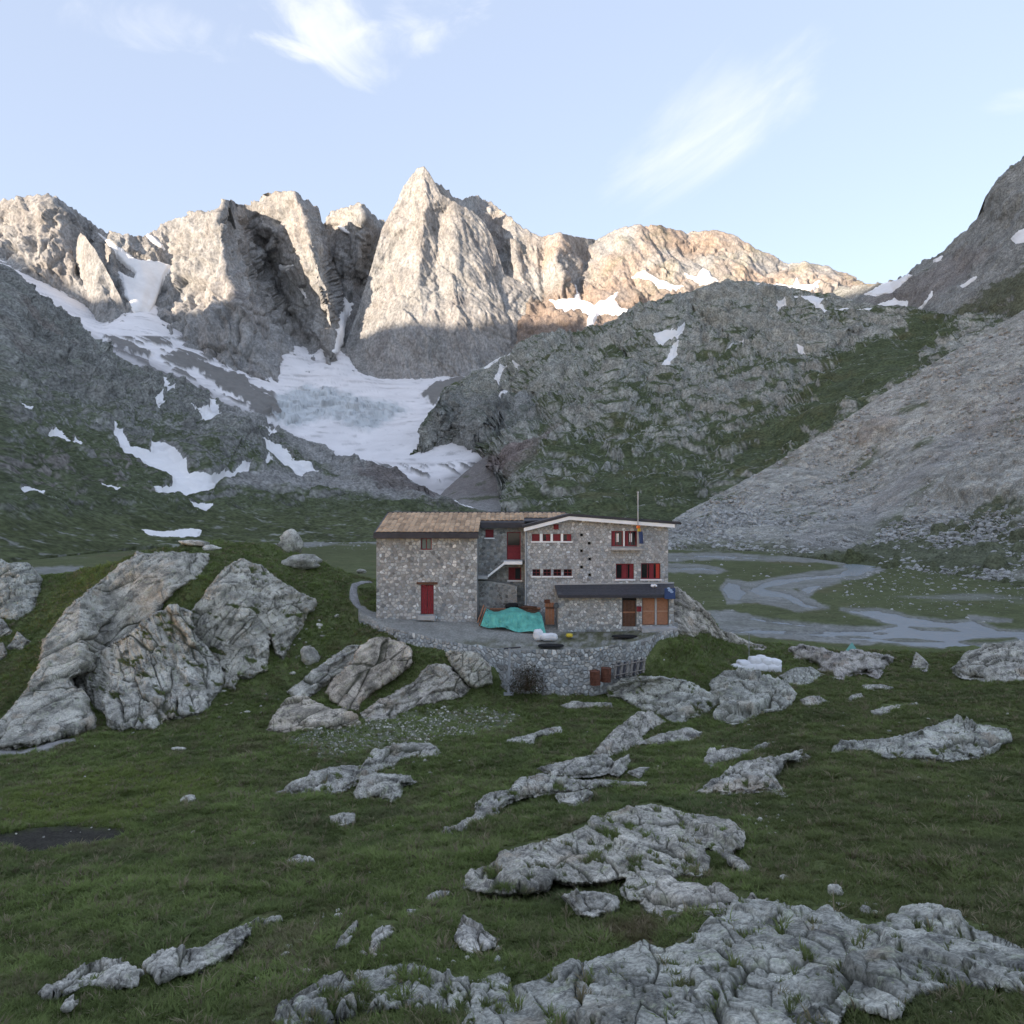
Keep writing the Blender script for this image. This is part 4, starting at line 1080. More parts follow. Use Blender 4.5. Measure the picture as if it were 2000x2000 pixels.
PINK = (1.10, .99, .86); GREY = (1.04, 1.0, .91); COOL = (1.0, 1.0, .93)
ROCKS = [
 ('huge pale whaleback slab climbing the bank at the left edge', [(-30,1425),(0,1408),(45,1356),(75,1308),(89,1248),(123,1196),(164,1159),(209,1125),(239,1099),(268,1080),(335,1079),(410,1081),(405,1105),(388,1129),(345,1150),(320,1182),(300,1215),(258,1245),(230,1270),(200,1285),(180,1310),(140,1325),(165,1360),(186,1405),(180,1424),(93,1449),(0,1461),(-30,1463)], dict(kappa=.45, t0=.5, sz=2.6, ang=.9, tint=GREY, amp=.4)),
 ('fractured mass of blocks with grassy joints between the two big slabs', [(125,1312),(190,1275),(250,1235),(298,1200),(340,1180),(375,1195),(380,1235),(420,1280),(440,1320),(430,1345),(408,1372),(395,1394),(330,1402),(300,1425),(250,1425),(220,1424),(205,1398),(172,1360)], dict(kappa=.4, sz=1.15, ang=-.95, t0=.35, joint=.06, amp=.9, holes=.26)),
 ('great cracked dome of pale rock beside the whaleback slab', [(366,1205),(382,1180),(399,1166),(414,1136),(440,1110),(470,1092),(514,1107),(559,1144),(618,1172),(622,1181),(596,1200),(580,1235),(566,1262),(552,1287),(538,1278),(527,1240),(522,1306),(490,1322),(466,1322),(458,1346),(440,1340),(436,1310),(410,1290),(385,1262),(368,1235)], dict(kappa=.4, t0=.5, sz=1.7, ang=1.1, amp=.6, tint=GREY, holes=.24)),
 ('sloping tan slab at the foot of the bank below the hut', [(522,1425),(533,1397),(563,1364),(589,1356),(634,1379),(697,1397),(701,1412),(649,1423),(578,1431)], dict(sz=1.6, tint=PINK, amp=.5, ang=.4)),
 ('long grey slab along the upper edge of the pink dome', [(565,1350),(600,1318),(640,1290),(680,1262),(704,1258),(694,1290),(650,1325),(600,1362),(580,1362)], dict(sz=1.5, amp=.6, ang=.7)),
 ('smooth pinkish dome of rock under the terrace wall', [(634,1352),(650,1325),(682,1296),(704,1262),(722,1246),(746,1243),(783,1252),(809,1274),(800,1305),(757,1332),(720,1360),(700,1386),(672,1388),(650,1372)], dict(sz=2.2, tint=(1.1, .97, .84), amp=.45, ang=.8, t0=.5)),
 ('pale cracked rock below the pole of the terrace', [(812,1330),(835,1298),(869,1296),(899,1322),(921,1345),(900,1362),(850,1372),(800,1385),(760,1402),(715,1408),(705,1394),(740,1367),(780,1347)], dict(sz=1.4, tint=(1.05, .98, .9), ang=.6, amp=.7)),
 ('pale bedrock nose under the left part of the terrace wall', [(868,1272),(900,1268),(935,1276),(958,1302),(962,1336),(930,1346),(902,1326),(880,1300)], dict(sz=1.0, ang=.7, t0=.9, kappa=.6, tint=(1.05, 1.0, .9), amp=.6)),
 ('big pale slab leaning behind the right corner of the hut', [(1300,1152),(1316,1147),(1330,1150),(1366,1178),(1394,1208),(1408,1230),(1448,1247),(1498,1264),(1440,1256),(1398,1243),(1366,1236),(1318,1234),(1302,1230)], dict(sz=1.6, ang=-.6, t0=.4, kappa=.3, tint=(1.06, .98, .9), amp=.45)),
 ('dark grey outcrop cut by the left edge', [(-40,1098),(0,1095),(22,1099),(56,1099),(80,1129),(80,1159),(63,1192),(34,1211),(-40,1205)], dict(sz=1.2, tint=COOL, ang=.9)),
 ('grey block under the dark outcrop at the left edge', [(-40,1214),(5,1208),(22,1233),(0,1245),(-40,1250)], dict(sz=.8, ang=.9)),
 ('pointed pale block on the grass near the left edge', [(17,1264),(34,1233),(56,1252),(46,1267)], dict(sz=.6)),
 ('low block lying at the left edge below the pointed one', [(-30,1262),(6,1256),(14,1280),(-5,1292),(-30,1290)], dict(sz=.6)),
 ('long low outcrop lying left of the centre of the meadow', [(537,1550),(570,1530),(602,1522),(608,1507),(657,1497),(707,1493),(724,1474),(757,1457),(798,1449),(840,1451),(873,1478),(852,1482),(806,1478),(773,1495),(748,1507),(699,1524),(657,1548),(599,1548)], dict(sz=.8, ang=.35, holes=.26)),
 ('shaggy grey block just below the long low meadow outcrop', [(695,1546),(703,1517),(732,1509),(798,1515),(808,1526),(784,1532),(780,1553),(765,1563),(732,1553),(699,1561)], dict(sz=.6, ang=.35)),
 ('pale stone lying alone in the left meadow', [(643,1594),(668,1589),(694,1590),(692,1606),(672,1613),(645,1610)], dict(sz=.35, t0=.2, w=5)),
 ('low grey stone with a sharp ridge in the left meadow', [(543,1691),(562,1678),(583,1667),(612,1677),(617,1685),(583,1689)], dict(sz=.5, t0=.2, w=5, amp=.6)),
 ('long streak of slabs running down the centre of the meadow', [(856,1631),(889,1611),(927,1590),(929,1569),(955,1548),(997,1540),(1018,1519),(1059,1511),(1100,1522),(1163,1524),(1266,1526),(1262,1534),(1163,1538),(1121,1546),(1080,1546),(1018,1555),(976,1575),(960,1598),(914,1623),(893,1631)], dict(sz=.7, ang=.45, holes=.17)),
 ('wedge tucked under the right end of the long streak', [(1088,1550),(1154,1544),(1156,1555),(1121,1572),(1096,1566)], dict(sz=.5, ang=.3)),
 ('lumpy grey outcrop above the long streak of slabs', [(1055,1499),(1100,1488),(1146,1478),(1183,1472),(1198,1488),(1187,1507),(1146,1515),(1080,1513)], dict(sz=.7, ang=.3)),
 ('small upright fin of rock beside the lumpy outcrop', [(1194,1508),(1200,1488),(1229,1473),(1224,1496),(1208,1512)], dict(sz=.5, ang=.8, w=6)),
 ('flat violet-grey stone right of the rock fin', [(1229,1507),(1250,1500),(1268,1499),(1248,1516)], dict(sz=.4, w=5)),
 ('steep slanting slab in the middle of the meadow', [(1160,1472),(1185,1440),(1204,1420),(1245,1389),(1280,1395),(1300,1410),(1290,1425),(1266,1428),(1250,1450),(1220,1464),(1180,1474)], dict(sz=.9, ang=.9, amp=.7, tint=(1.03, .98, .9))),
 ('jagged low rocks right of the slanting slab', [(1256,1447),(1290,1432),(1347,1421),(1372,1430),(1361,1447),(1324,1451)], dict(sz=.6, ang=.4)),
 ('broad rounded outcrop beside the rusty drums', [(1180,1347),(1215,1324),(1250,1320),(1289,1320),(1347,1331),(1386,1354),(1417,1370),(1386,1393),(1347,1405),(1320,1418),(1296,1402),(1250,1388),(1215,1366),(1190,1360)], dict(sz=1.0, ang=.25, tint=COOL, t0=.4, holes=.26)),
 ('domed grey outcrop in front of the white sacks', [(1388,1331),(1417,1311),(1452,1306),(1491,1319),(1518,1327),(1545,1339),(1557,1362),(1545,1381),(1522,1389),(1483,1401),(1436,1416),(1398,1412),(1394,1401),(1413,1381),(1390,1358)], dict(sz=1.2, ang=.2, tint=COOL, t0=.5)),
 ('low pale ledge at the right foot of the domed outcrop', [(1560,1368),(1580,1361),(1598,1360),(1623,1372),(1580,1382)], dict(sz=.5, w=6)),
 ('rounded pinkish outcrop with a tent behind it', [(1541,1267),(1568,1257),(1607,1268),(1638,1277),(1669,1269),(1716,1276),(1751,1284),(1735,1300),(1712,1319),(1677,1311),(1646,1323),(1607,1311),(1592,1294),(1553,1288)], dict(sz=1.4, ang=.2, tint=(1.04, .97, .93), amp=.7, t0=.6, kappa=.75)),
 ('mossy block left of the outcrop with the tent', [(1522,1321),(1553,1304),(1584,1304),(1603,1315),(1580,1331),(1561,1343),(1537,1333)], dict(sz=.8, tint=COOL)),
 ('rugged outcrop cut by the right edge near the river', [(1859,1306),(1887,1275),(1933,1261),(1988,1254),(2020,1248),(2080,1262),(2080,1320),(2000,1330),(1960,1335),(1920,1325),(1870,1318)], dict(sz=1.1, ang=.3, kappa=.7, t0=.5)),
 ('small pyramid of rock near the river bank', [(1779,1302),(1790,1274),(1797,1280),(1814,1294),(1809,1308)], dict(sz=.6, w=5, kappa=.85)),
 ('long pale slab rising to a hump on the right meadow', [(1617,1478),(1630,1455),(1658,1447),(1716,1445),(1766,1436),(1805,1424),(1844,1409),(1871,1407),(1910,1416),(1968,1422),(1975,1440),(1949,1463),(1910,1478),(1832,1483),(1735,1482),(1696,1466),(1650,1464)], dict(sz=.9, ang=.3, tint=COOL, holes=.24)),
 ('low lumpy outcrop trailing a thin ledge to the right', [(1370,1490),(1389,1466),(1426,1460),(1463,1464),(1502,1450),(1505,1456),(1460,1476),(1426,1486),(1389,1497)], dict(sz=.6, ang=.3)),
 ('fan of broken grey slabs above the central crag', [(1356,1549),(1389,1526),(1426,1502),(1445,1486),(1496,1483),(1533,1473),(1566,1465),(1584,1477),(1531,1490),(1515,1516),(1538,1554),(1496,1542),(1426,1546)], dict(sz=.6, ang=.4, holes=.22)),
 ('big jagged crag in the centre of the foreground', [(893,1740),(914,1708),(955,1689),(993,1660),(1038,1648),(1080,1637),(1110,1630),(1147,1612),(1193,1586),(1258,1570),(1296,1572),(1333,1586),(1379,1593),(1426,1600),(1454,1624),(1447,1650),(1435,1668),(1468,1698),(1448,1704),(1403,1672),(1378,1662),(1388,1696),(1370,1713),(1324,1712),(1296,1726),(1270,1745),(1254,1763),(1225,1760),(1212,1745),(1221,1717),(1190,1722),(1147,1726),(1100,1726),(1080,1718),(1068,1737),(1030,1742),(1000,1746),(960,1746),(930,1742)], dict(kappa=.3, sz=.9, ang=-.5, t0=.3, tint=GREY, amp=.65, w=6, holes=.22)),
 ('pale lichen-covered block under the jagged crag', [(1100,1749),(1128,1742),(1156,1740),(1207,1750),(1209,1775),(1160,1792),(1133,1788)], dict(sz=.45, ang=-.2)),
 ('slab linking the jagged crag to the bottom right ledges', [(1250,1765),(1277,1728),(1324,1721),(1389,1731),(1426,1747),(1491,1758),(1558,1756),(1496,1768),(1428,1770),(1417,1796),(1361,1798),(1314,1807),(1263,1780)], dict(kappa=.3, sz=.7, ang=-.1, tint=(1.03, .98, .9), amp=.7)),
 ('massive ledges of layered rock filling the bottom right', [(880,2110),(914,1995),(960,1962),(1001,1925),(1055,1913),(1100,1889),(1170,1870),(1254,1842),(1296,1852),(1352,1833),(1379,1798),(1419,1798),(1423,1773),(1463,1768),(1519,1777),(1570,1782),(1626,1775),(1659,1791),(1701,1810),(1738,1800),(1766,1782),(1827,1787),(1892,1805),(2000,1852),(2130,1890),(2130,1965),(1990,1935),(1892,1930),(1789,1940),(1771,1964),(1743,1992),(1700,1978),(1660,1966),(1640,2000),(1610,2110)], dict(kappa=.16, sz=1.0, ang=-.55, t0=.3, tint=COOL, amp=.5, w=6, holes=.27)),
 ('grassy broken ledge at the bottom centre', [(545,1985),(583,1950),(624,1929),(686,1917),(699,1896),(757,1888),(819,1886),(852,1909),(914,1917),(947,1909),(976,1896),(995,1909),(999,1954),(988,1979),(930,2000),(900,2040),(860,2000),(800,1965),(720,1975),(660,1990),(600,2040),(545,2040)], dict(kappa=.2, sz=.5, ang=-.3, tint=COOL, amp=.9, w=5, holes=.10)),
 ('pale split block on the slope above the bottom ledge', [(891,1847),(896,1806),(904,1792),(918,1797),(955,1822),(974,1834),(968,1851),(943,1857),(918,1866)], dict(sz=.35, w=7, tint=(1.1, 1.06, 1.0), ang=-.6)),
 ('curved white rock on the slope left of the split block', [(719,1852),(732,1822),(757,1806),(790,1809),(776,1827),(746,1840),(742,1871),(726,1877)], dict(sz=.4, w=7, tint=(1.1, 1.06, 1.0))),
 ('small white rock up-slope of the curved one', [(784,1799),(796,1774),(816,1775),(804,1806)], dict(sz=.3, w=5, tint=(1.1, 1.06, 1.0))),
 ('flat stone below the left end of the jagged crag', [(825,1757),(850,1744),(878,1738),(879,1749),(842,1762)], dict(sz=.35, w=5)),
 ('slim tilted stone on the slope at the lower left of centre', [(648,1857),(666,1826),(695,1801),(701,1809),(680,1849)], dict(sz=.35, w=5)),
 ('greenish stone beside the bottom ledge', [(958,1876),(973,1865),(993,1886),(987,1895),(965,1888)], dict(sz=.3, w=5, tint=(.97, 1.02, .9))),
 ('long thin ledge in the lower left meadow', [(285,1889),(331,1861),(399,1849),(430,1824),(497,1793),(549,1787),(556,1799),(497,1816),(471,1847),(440,1873),(383,1899),(311,1919)], dict(sz=.6, ang=.5)),
 ('rounded ledge in the bottom left corner of the meadow', [(75,1951),(104,1923),(160,1887),(207,1876),(248,1879),(276,1902),(269,1925),(228,1930),(176,1925),(129,1945)], dict(sz=.6, ang=.4)),
 ('small pale stone below the rounded bottom left ledge', [(121,1971),(136,1958),(156,1948),(152,1964),(128,1977)], dict(sz=.3, w=5)),
 ('bed of rubble stones spilling left of the bottom ledge', [(560,1960),(590,1935),(640,1905),(672,1900),(680,1920),(640,1945),(590,1980),(565,1985)], dict(sz=.35, w=6, moss=.3)),
 ('thin pale ledges crossing the meadow below the terrace', [(975,1452),(1000,1441),(1040,1434),(1062,1424),(1096,1418),(1098,1432),(1050,1438),(1040,1450),(990,1458)], dict(sz=.5, w=5, ang=.3)),
 ('ribbon of pale stones below the terrace wall', [(1094,1378),(1118,1368),(1150,1372),(1195,1372),(1197,1382),(1150,1386),(1110,1384)], dict(sz=.5, w=5)),
 ('thin curved ledge between the two right-hand outcrops', [(1700,1388),(1740,1378),(1790,1372),(1795,1378),(1745,1392),(1705,1396)], dict(sz=.4, w=4)),
 ('pale flat slab beside the curved ledge on the right', [(1684,1338),(1720,1336),(1744,1342),(1720,1347),(1690,1345)], dict(sz=.4, w=4)),
 ('grey hump on the right meadow above the long slab', [(1650,1368),(1665,1358),(1682,1354),(1688,1366),(1670,1372)], dict(sz=.5, w=5)),
]
for lab, poly, kw in ROCKS:
    outcrop(lab, poly, group='rock outcrops in the meadow', **kw)

# ------------------------------------------------------------------ loose stones
def stone_mesh(seed, flat=.65, sub=3, rough=.22):
    bm = bmesh.new(); bmesh.ops.create_icosphere(bm, subdivisions=sub, radius=1.0)
    co = np.array([v.co[:] for v in bm.verts])
    d, cr, tone = rock_detail(co * 1.0 + seed * 5.1, .9, .4, seed)
    F1, F2, I, O = voro(co * .9 + seed)
    r = 1 + (RP[I, 0] - .5) * .35 + d * .8 + fbm(co * 1.2 + seed, 3) * rough
    co = co * r[:, None] * np.array((1, .8, flat))
    for v, c in zip(bm.verts, co): v.co = c
    me = bpy.data.meshes.new('stone'); bm.to_mesh(me); bm.free()
    n = len(me.vertices)
    c = np.ones((n, 4), f32); c[:, :3] = (1.12 + .2 * fbm(co * 2 + seed, 3))[:, None] * np.array((1.03, 1.0, .94))
    at = me.color_attributes.new('col', 'FLOAT_COLOR', 'POINT'); at.data.foreach_set('color', c.ravel())
    me.polygons.foreach_set('use_smooth', np.ones(len(me.polygons), bool))
    me.materials.append(M_ROCK)
    return me
STONES = [stone_mesh(k + 1, flat=f) for k, f in enumerate((.5, .65, .8, .55, .7, .6, .9))]
def stone(px, py, wpx, label=None, k=0, rz=0.0, sz=(1, 1, 1), name='stone', cat='stone', group='loose stones on the meadow', sink=.25):
    p = gpos(px, py); s = wpx * .5 * p.y / F
    o = bpy.data.objects.new(name, STONES[k % len(STONES)]); COL.objects.link(o)
    o.location = p + Vector((0, 0, s * .5 * sz[2] * (1 - 2 * sink)))
    o.scale = (s * sz[0], s * sz[1], s * sz[2]); o.rotation_euler = (.1 * math.sin(k * 3), .1 * math.cos(k * 5), rz)
    return tag(o, label, cat, group)
NAMED = [
 (566,1066,46,'tall grey boulder on the crest left of the hut',2,.5,(1,1,1.35),'boulder'),
 (586,1104,86,'wide grey boulder just below the tall one on the crest',3,.2,(1,.9,.7),'boulder'),
 (604,1286,40,'chunky pale boulder on the grass between dome and path',6,.9,(1,1,1.1),'boulder'),
 (378,1066,52,'flat tan boulder on the crest above the whaleback slab',0,.1,(1,.8,.5),'boulder'),
 (412,1072,34,'small pale boulder next to the flat tan one on the crest',1,.7,(1,.8,.6),'boulder'),
 (1630,1752,32,'round bluish stone on the grass above the bottom right ledges',6,.3,(1,1,.9),'boulder'),
 (1534,1726,22,'pale stone left of the round bluish one',1,.2,(1,1,.7),'boulder'),
 (1690,1786,26,'grey stone touching the top of the bottom right ledges',4,1.0,(1,1,1.1),'boulder'),
 (1712,1790,18,'smaller grey stone next to the one on the ledges',5,.4,(1,1,.9),'boulder'),
 (1451,1592,14,'white stone at the right end of the jagged crag',2,.4,(1,1,1),'boulder'),
 (1484,1604,15,'second white stone right of the jagged crag',6,1.4,(1,1,1),'boulder'),
 (1462,1604,11,'little stone between the two white ones',4,.4,(1,1,1),'boulder'),
 (1796,1525,13,'lone white stone on the right meadow',6,.4,(1,1,.9),'boulder'),
 (366,1570,30,'cluster-like mottled stone in the mossy left meadow',4,.4,(1,.8,.9),'boulder'),
 (424,1732,24,'pale flat stone far down the left meadow',0,.6,(1,.7,.7),'boulder'),
 (598,1898,26,'rounded white stone left of the bottom ledge',2,.1,(1,1,.9),'boulder'),
 (708,1690+180,18,'white pebble-like stone under the curved white rock',1,.1,(1,1,.8),'boulder'),
 (927,1437,15,'bright stone on the gravel below the terrace',1,.1,(1,1,.7),'boulder'),
 (349,1467,26,'twin pale stones on the meadow below the slab blocks',0,.1,(1,.6,.6),'boulder'),
 (1064,1362,12,'round yellowish stone on the grass under the terrace wall',2,.2,(1,1,.9),'boulder'),
 (705,1118,20,'pale boulder on the grass left of the hut corner',4,.2,(1,1,.6),'boulder'),
]
for (px, py, w_, lab, k, rz, sz, nm) in NAMED:
    stone(px, py, w_, lab, k, rz, sz, nm, 'boulder')
rs = np.random.RandomState(5)
def near_poly(px, py, m=2):
    for P_ in OUT_POLYS:
        b = np.asarray(P_)
        if b[:, 0].min() - m < px < b[:, 0].max() + m and b[:, 1].min() - m < py < b[:, 1].max() + m:
            if poly_sdf(P_, np.array([px]), np.array([py]))[0] > -m: return True
    return False
HUTBOX = [(736,1110),(1318,1110),(1320,1230),(1290,1272),(1255,1310),(1150,1340),(985,1340),(930,1290),(820,1266),(770,1248),(728,1226),(700,1208),(700,1180),(736,1200)]
PATHBOX = [(712,1128),(690,1134),(678,1156),(684,1178),(700,1204),(730,1214),(720,1190),(704,1168),(700,1150),(724,1146)]
def scatter(n, poly, wmin, wmax, label, group):
    b = np.asarray(poly); c = 0; it = 0
    while c < n and it < 6000:
        it += 1
        x = rs.uniform(b[:, 0].min(), b[:, 0].max()); y = rs.uniform(b[:, 1].min(), b[:, 1].max())
        if poly_sdf(poly, np.array([x]), np.array([y]))[0] < 0 or near_poly(x, y) or poly_sdf(HUTBOX, np.array([x]), np.array([y]))[0] > -4: continue
        w_ = wmin + (wmax - wmin) * rs.rand() ** 2.5
        stone(x, y, w_, label, rs.randint(7), rs.rand() * 6, (1, .8, .5 + .4 * rs.rand()), group=group); c += 1
scatter(22, [(1500,1540),(1350,1550),(1400,1600),(1500,1640),(1560,1580),(1540,1520)], 5, 13, 'small pale stone strewn at the right end of the jagged crag', 'stones right of the jagged crag')
scatter(40, [(520,1780),(700,1760),(900,1750),(1000,1800),(1000,1900),(700,1900),(560,1960),(480,1960)], 7, 20, 'small pale stone on the slope above the bottom ledge', 'stones on the lower centre slope')
scatter(26, [(0,1440),(400,1400),(620,1440),(900,1400),(1000,1600),(600,1700),(0,1700)], 6, 12, 'small pale stone dotted over the left meadow', 'stones on the left meadow')
scatter(26, [(420,1330),(520,1320),(600,1200),(690,1180),(640,1280),(560,1350),(510,1420),(410,1410)], 6, 13, 'small pale stone on the grassy bank between the big rocks', 'stones on the bank')
scatter(22, [(1400,1420),(1990,1340),(1990,1400),(1620,1440),(1400,1520)], 6, 12, 'small pale stone on the grass among the right-hand outcrops', 'stones among the right outcrops')
scatter(14, [(1600,1760),(1760,1770),(1800,1800),(1720,1800),(1640,1780)], 6, 14, 'small grey stone along the top of the bottom right ledges', 'stones above the ledges')

# ------------------------------------------------------------------ grass
def tuft_mesh(seed, nb, h, spread):
    r = random.Random(seed); V, Fc, C = [], [], []
    for k in range(nb):
        a = r.uniform(0, 6.283); rad = spread * math.sqrt(r.random()); x, y = rad * math.cos(a), rad * math.sin(a)
        hh = h * r.uniform(.5, 1.05); ln = r.uniform(.5, 1.5) * hh; b = a + r.uniform(-1, 1); w = .006 * r.uniform(.8, 1.7) * (h / .12)
        tx, ty = -math.sin(b) * w, math.cos(b) * w; dx, dy = math.cos(b) * ln, math.sin(b) * ln
        i = len(V)
        V += [(x - tx, y - ty, -.02), (x + tx, y + ty, -.02), (x + dx * .35 - tx * .8, y + dy * .35 - ty * .8, hh * .6), (x + dx * .35 + tx * .8, y + dy * .35 + ty * .8, hh * .6), (x + dx, y + dy, hh * .95)]
        Fc += [(i, i + 1, i + 3, i + 2), (i + 2, i + 3, i + 4)]
    me = bpy.data.meshes.new('grass_tuft'); me.from_pydata(V, [], Fc); me.materials.append(M_GRASS)
    return bpy.data.objects.new('grass_tuft', me)
def grass_mat():
    m, nt, N, L, b = new_mat('alpine grass')
    at = N.new('ShaderNodeAttribute'); at.attribute_type = 'INSTANCER'; at.attribute_name = 'tint'
    L.new(at.outputs['Color'], b.inputs['Base Color'])
    b.inputs['Roughness'].default_value = .75; b.inputs['Specular IOR Level'].default_value = .15
    tl = N.new('ShaderNodeBsdfTranslucent'); L.new(at.outputs['Color'], tl.inputs['Color'])
    mx = N.new('ShaderNodeMixShader'); mx.inputs[0].default_value = .4
    L.new(b.outputs[0], mx.inputs[1]); L.new(tl.outputs[0], mx.inputs[2]); L.new(mx.outputs[0], N['Material Output'].inputs['Surface'])
    return m
M_GRASS = grass_mat()
def build_grass(ncand=2100000):
    r = np.random.RandomState(3)
    px = r.uniform(-360, 2400, ncand); py = r.uniform(1050, 2200, ncand)
    ok = py > curve(CREST, px, 1) + 1
    px, py = px[ok], py[ok]
    Y = GD(px, py); p = P3(px, py, Y)
    du = P3(px + 1, py, GD(px + 1, py)) - p; dv = P3(px, py + 1, GD(px, py + 1)) - p
    dA = np.linalg.norm(np.cross(du, dv), axis=1)
    cand = ncand / (2760. * 1150.)
    dens = np.interp(Y, [5, 12, 22, 35, 50, 70], [360, 280, 180, 105, 55, 28])
    q = p / np.array((1, 1, 1))
    patch = sstep(-.45, .1, fbm(q / 1.6 + 12, 3))
    keep = r.rand(len(px)) < dens * dA / cand * (.35 + .65 * patch)
    px, py, p = px[keep], py[keep], p[keep]
    ok = np.ones(len(px), bool)
    for (P_, sd_, sc2, hl) in OUT_SD + [(WETP, 0, 0, 0), (SAND, 0, 0, 0)]:
        b = np.asarray(P_, float)
        m = ok & (px > b[:, 0].min() - 2) & (px < b[:, 0].max() + 2) & (py > b[:, 1].min() - 2) & (py < b[:, 1].max() + 2)
        if m.any():
            sd = rock_sd(P_, px[m], py[m], sd_, sc2, hl); idx = np.where(m)[0]; ok[idx[sd > 1.0]] = False
    ok &= ~(poly_sdf(HUTBOX, px, py) > 0) & ~(poly_sdf(PATHBOX, px, py) > 0)
    ok &= ~((pmask(GRAVEL, px, py, 12, 20, 16) > .5) & (r.rand(len(px)) < .8))
    px, py, p = px[ok], py[ok], p[ok]
    p[:, 2] += ground_disp(p, px, py)
    tp = np.concatenate(TURF_PTS); tp = tp[r.rand(len(tp)) < np.clip(np.interp(tp[:, 1], [6, 20, 50], [.10, .25, .35]), 0, 1)]
    p = np.concatenate([p, tp[:, :3]]); px = np.concatenate([px, tp[:, 3]]); py = np.concatenate([py, tp[:, 4]])
    n = len(p)
    n1 = fbm(p / 3.5 + 3, 4, .6); n2 = fbm(p / .9 + 30, 3, .6)
    col = np.array((.172, .218, .074))[None] * (1 + .65 * n1 + .55 * n2 + .15 * r.normal(size=n))[:, None]
    col = mixc(col, (.205, .185, .11), .7 * sstep(.08, .45, fbm(p / 2.4 + 66, 4, .6) + .12 * r.normal(size=n)))
    col = mixc(col, (.215, .265, .075), .9 * pmask(MOSS, px, py, 24, 40, 40))
    col = mixc(col, (.10, .125, .058), .6 * sstep(0, .4, fbm(p / 5.0 + 91, 3)))
    col = mixc(col, (.13, .085, .06), .7 * pmask(REDT, px, py, 14, 16, 20))
    rt = ((px > 1480) & (py > 1330)) | (px > 1600)
    col = mixc(col, (.118, .122, .055), .35 * rt)
    col = mixc(col, (.21, .185, .11), .55 * sstep(.2, .5, fbm(p / 1.1 + 140, 3, .6)))
    dry = r.rand(n) < .045 * (1 + 2 * sstep(0, .4, fbm(p / 2.0 + 210, 3)))
    col[dry] = np.array((.27, .235, .15)) * (.7 + .5 * r.rand(dry.sum()))[:, None]
    col = np.clip(col, .015, .36)
    me = bpy.data.meshes.new('grass'); me.vertices.add(n); me.vertices.foreach_set('co', p.astype(f32).ravel())
    a = me.attributes.new('tint', 'FLOAT_COLOR', 'POINT'); cc = np.ones((n, 4), f32); cc[:, :3] = col; a.data.foreach_set('color', cc.ravel())
    sc_ = (.6 + .45 * r.rand(n) + .8 * sstep(-.1, .5, n2) + .3 * sstep(0, .5, n1)) * np.interp(p[:, 1], [6, 15, 30, 60], [.8, 1.0, 1.25, 1.6])
    sc_[dry] *= 1.35
    a = me.attributes.new('sc', 'FLOAT', 'POINT'); a.data.foreach_set('value', sc_.astype(f32))
    rot = np.stack([r.normal(size=n) * .15, r.normal(size=n) * .15, r.rand(n) * 6.283], -1).astype(f32)
    a = me.attributes.new('rot', 'FLOAT_VECTOR', 'POINT'); a.data.foreach_set('vector', rot.ravel())
    o = bpy.data.objects.new('grass', me); COL.objects.link(o)
    tag(o, 'short alpine grass covering the meadow around the rocks', 'grass', kind='stuff')
    ng = bpy.data.node_groups.new('grass_scatter', 'GeometryNodeTree')
    ng.interface.new_socket('Geometry', in_out='INPUT', socket_type='NodeSocketGeometry')
    ng.interface.new_socket('Geometry', in_out='OUTPUT', socket_type='NodeSocketGeometry')
    N, L = ng.nodes.new, ng.links.new
    gi, go = N('NodeGroupInput'), N('NodeGroupOutput')
    jn = N('GeometryNodeJoinGeometry')
    gi2 = N('GeometryNodeGeometryToInstance')
    for k in range(4):
        t = tuft_mesh(k + 1, (14, 12, 16, 10)[k], (.075, .09, .06, .12)[k], (.055, .05, .06, .045)[k])
        oi = N('GeometryNodeObjectInfo'); oi.inputs['Object'].default_value = t; oi.inputs['As Instance'].default_value = True
        L(oi.outputs['Geometry'], gi2.inputs['Geometry'])
    ip = N('GeometryNodeInstanceOnPoints'); ip.inputs['Pick Instance'].default_value = True
    L(gi.outputs[0], ip.inputs['Points']); L(gi2.outputs[0], ip.inputs['Instance'])
    ar = N('GeometryNodeInputNamedAttribute'); ar.data_type = 'FLOAT_VECTOR'; ar.inputs['Name'].default_value = 'rot'
    asx = N('GeometryNodeInputNamedAttribute'); asx.data_type = 'FLOAT'; asx.inputs['Name'].default_value = 'sc'
    L(ar.outputs[0], ip.inputs['Rotation']); L(asx.outputs[0], ip.inputs['Scale'])
    L(ip.outputs[0], go.inputs[0])
    md = o.modifiers.new('scatter', 'NODES'); md.node_group = ng
    print('grass tufts', n)
build_grass()
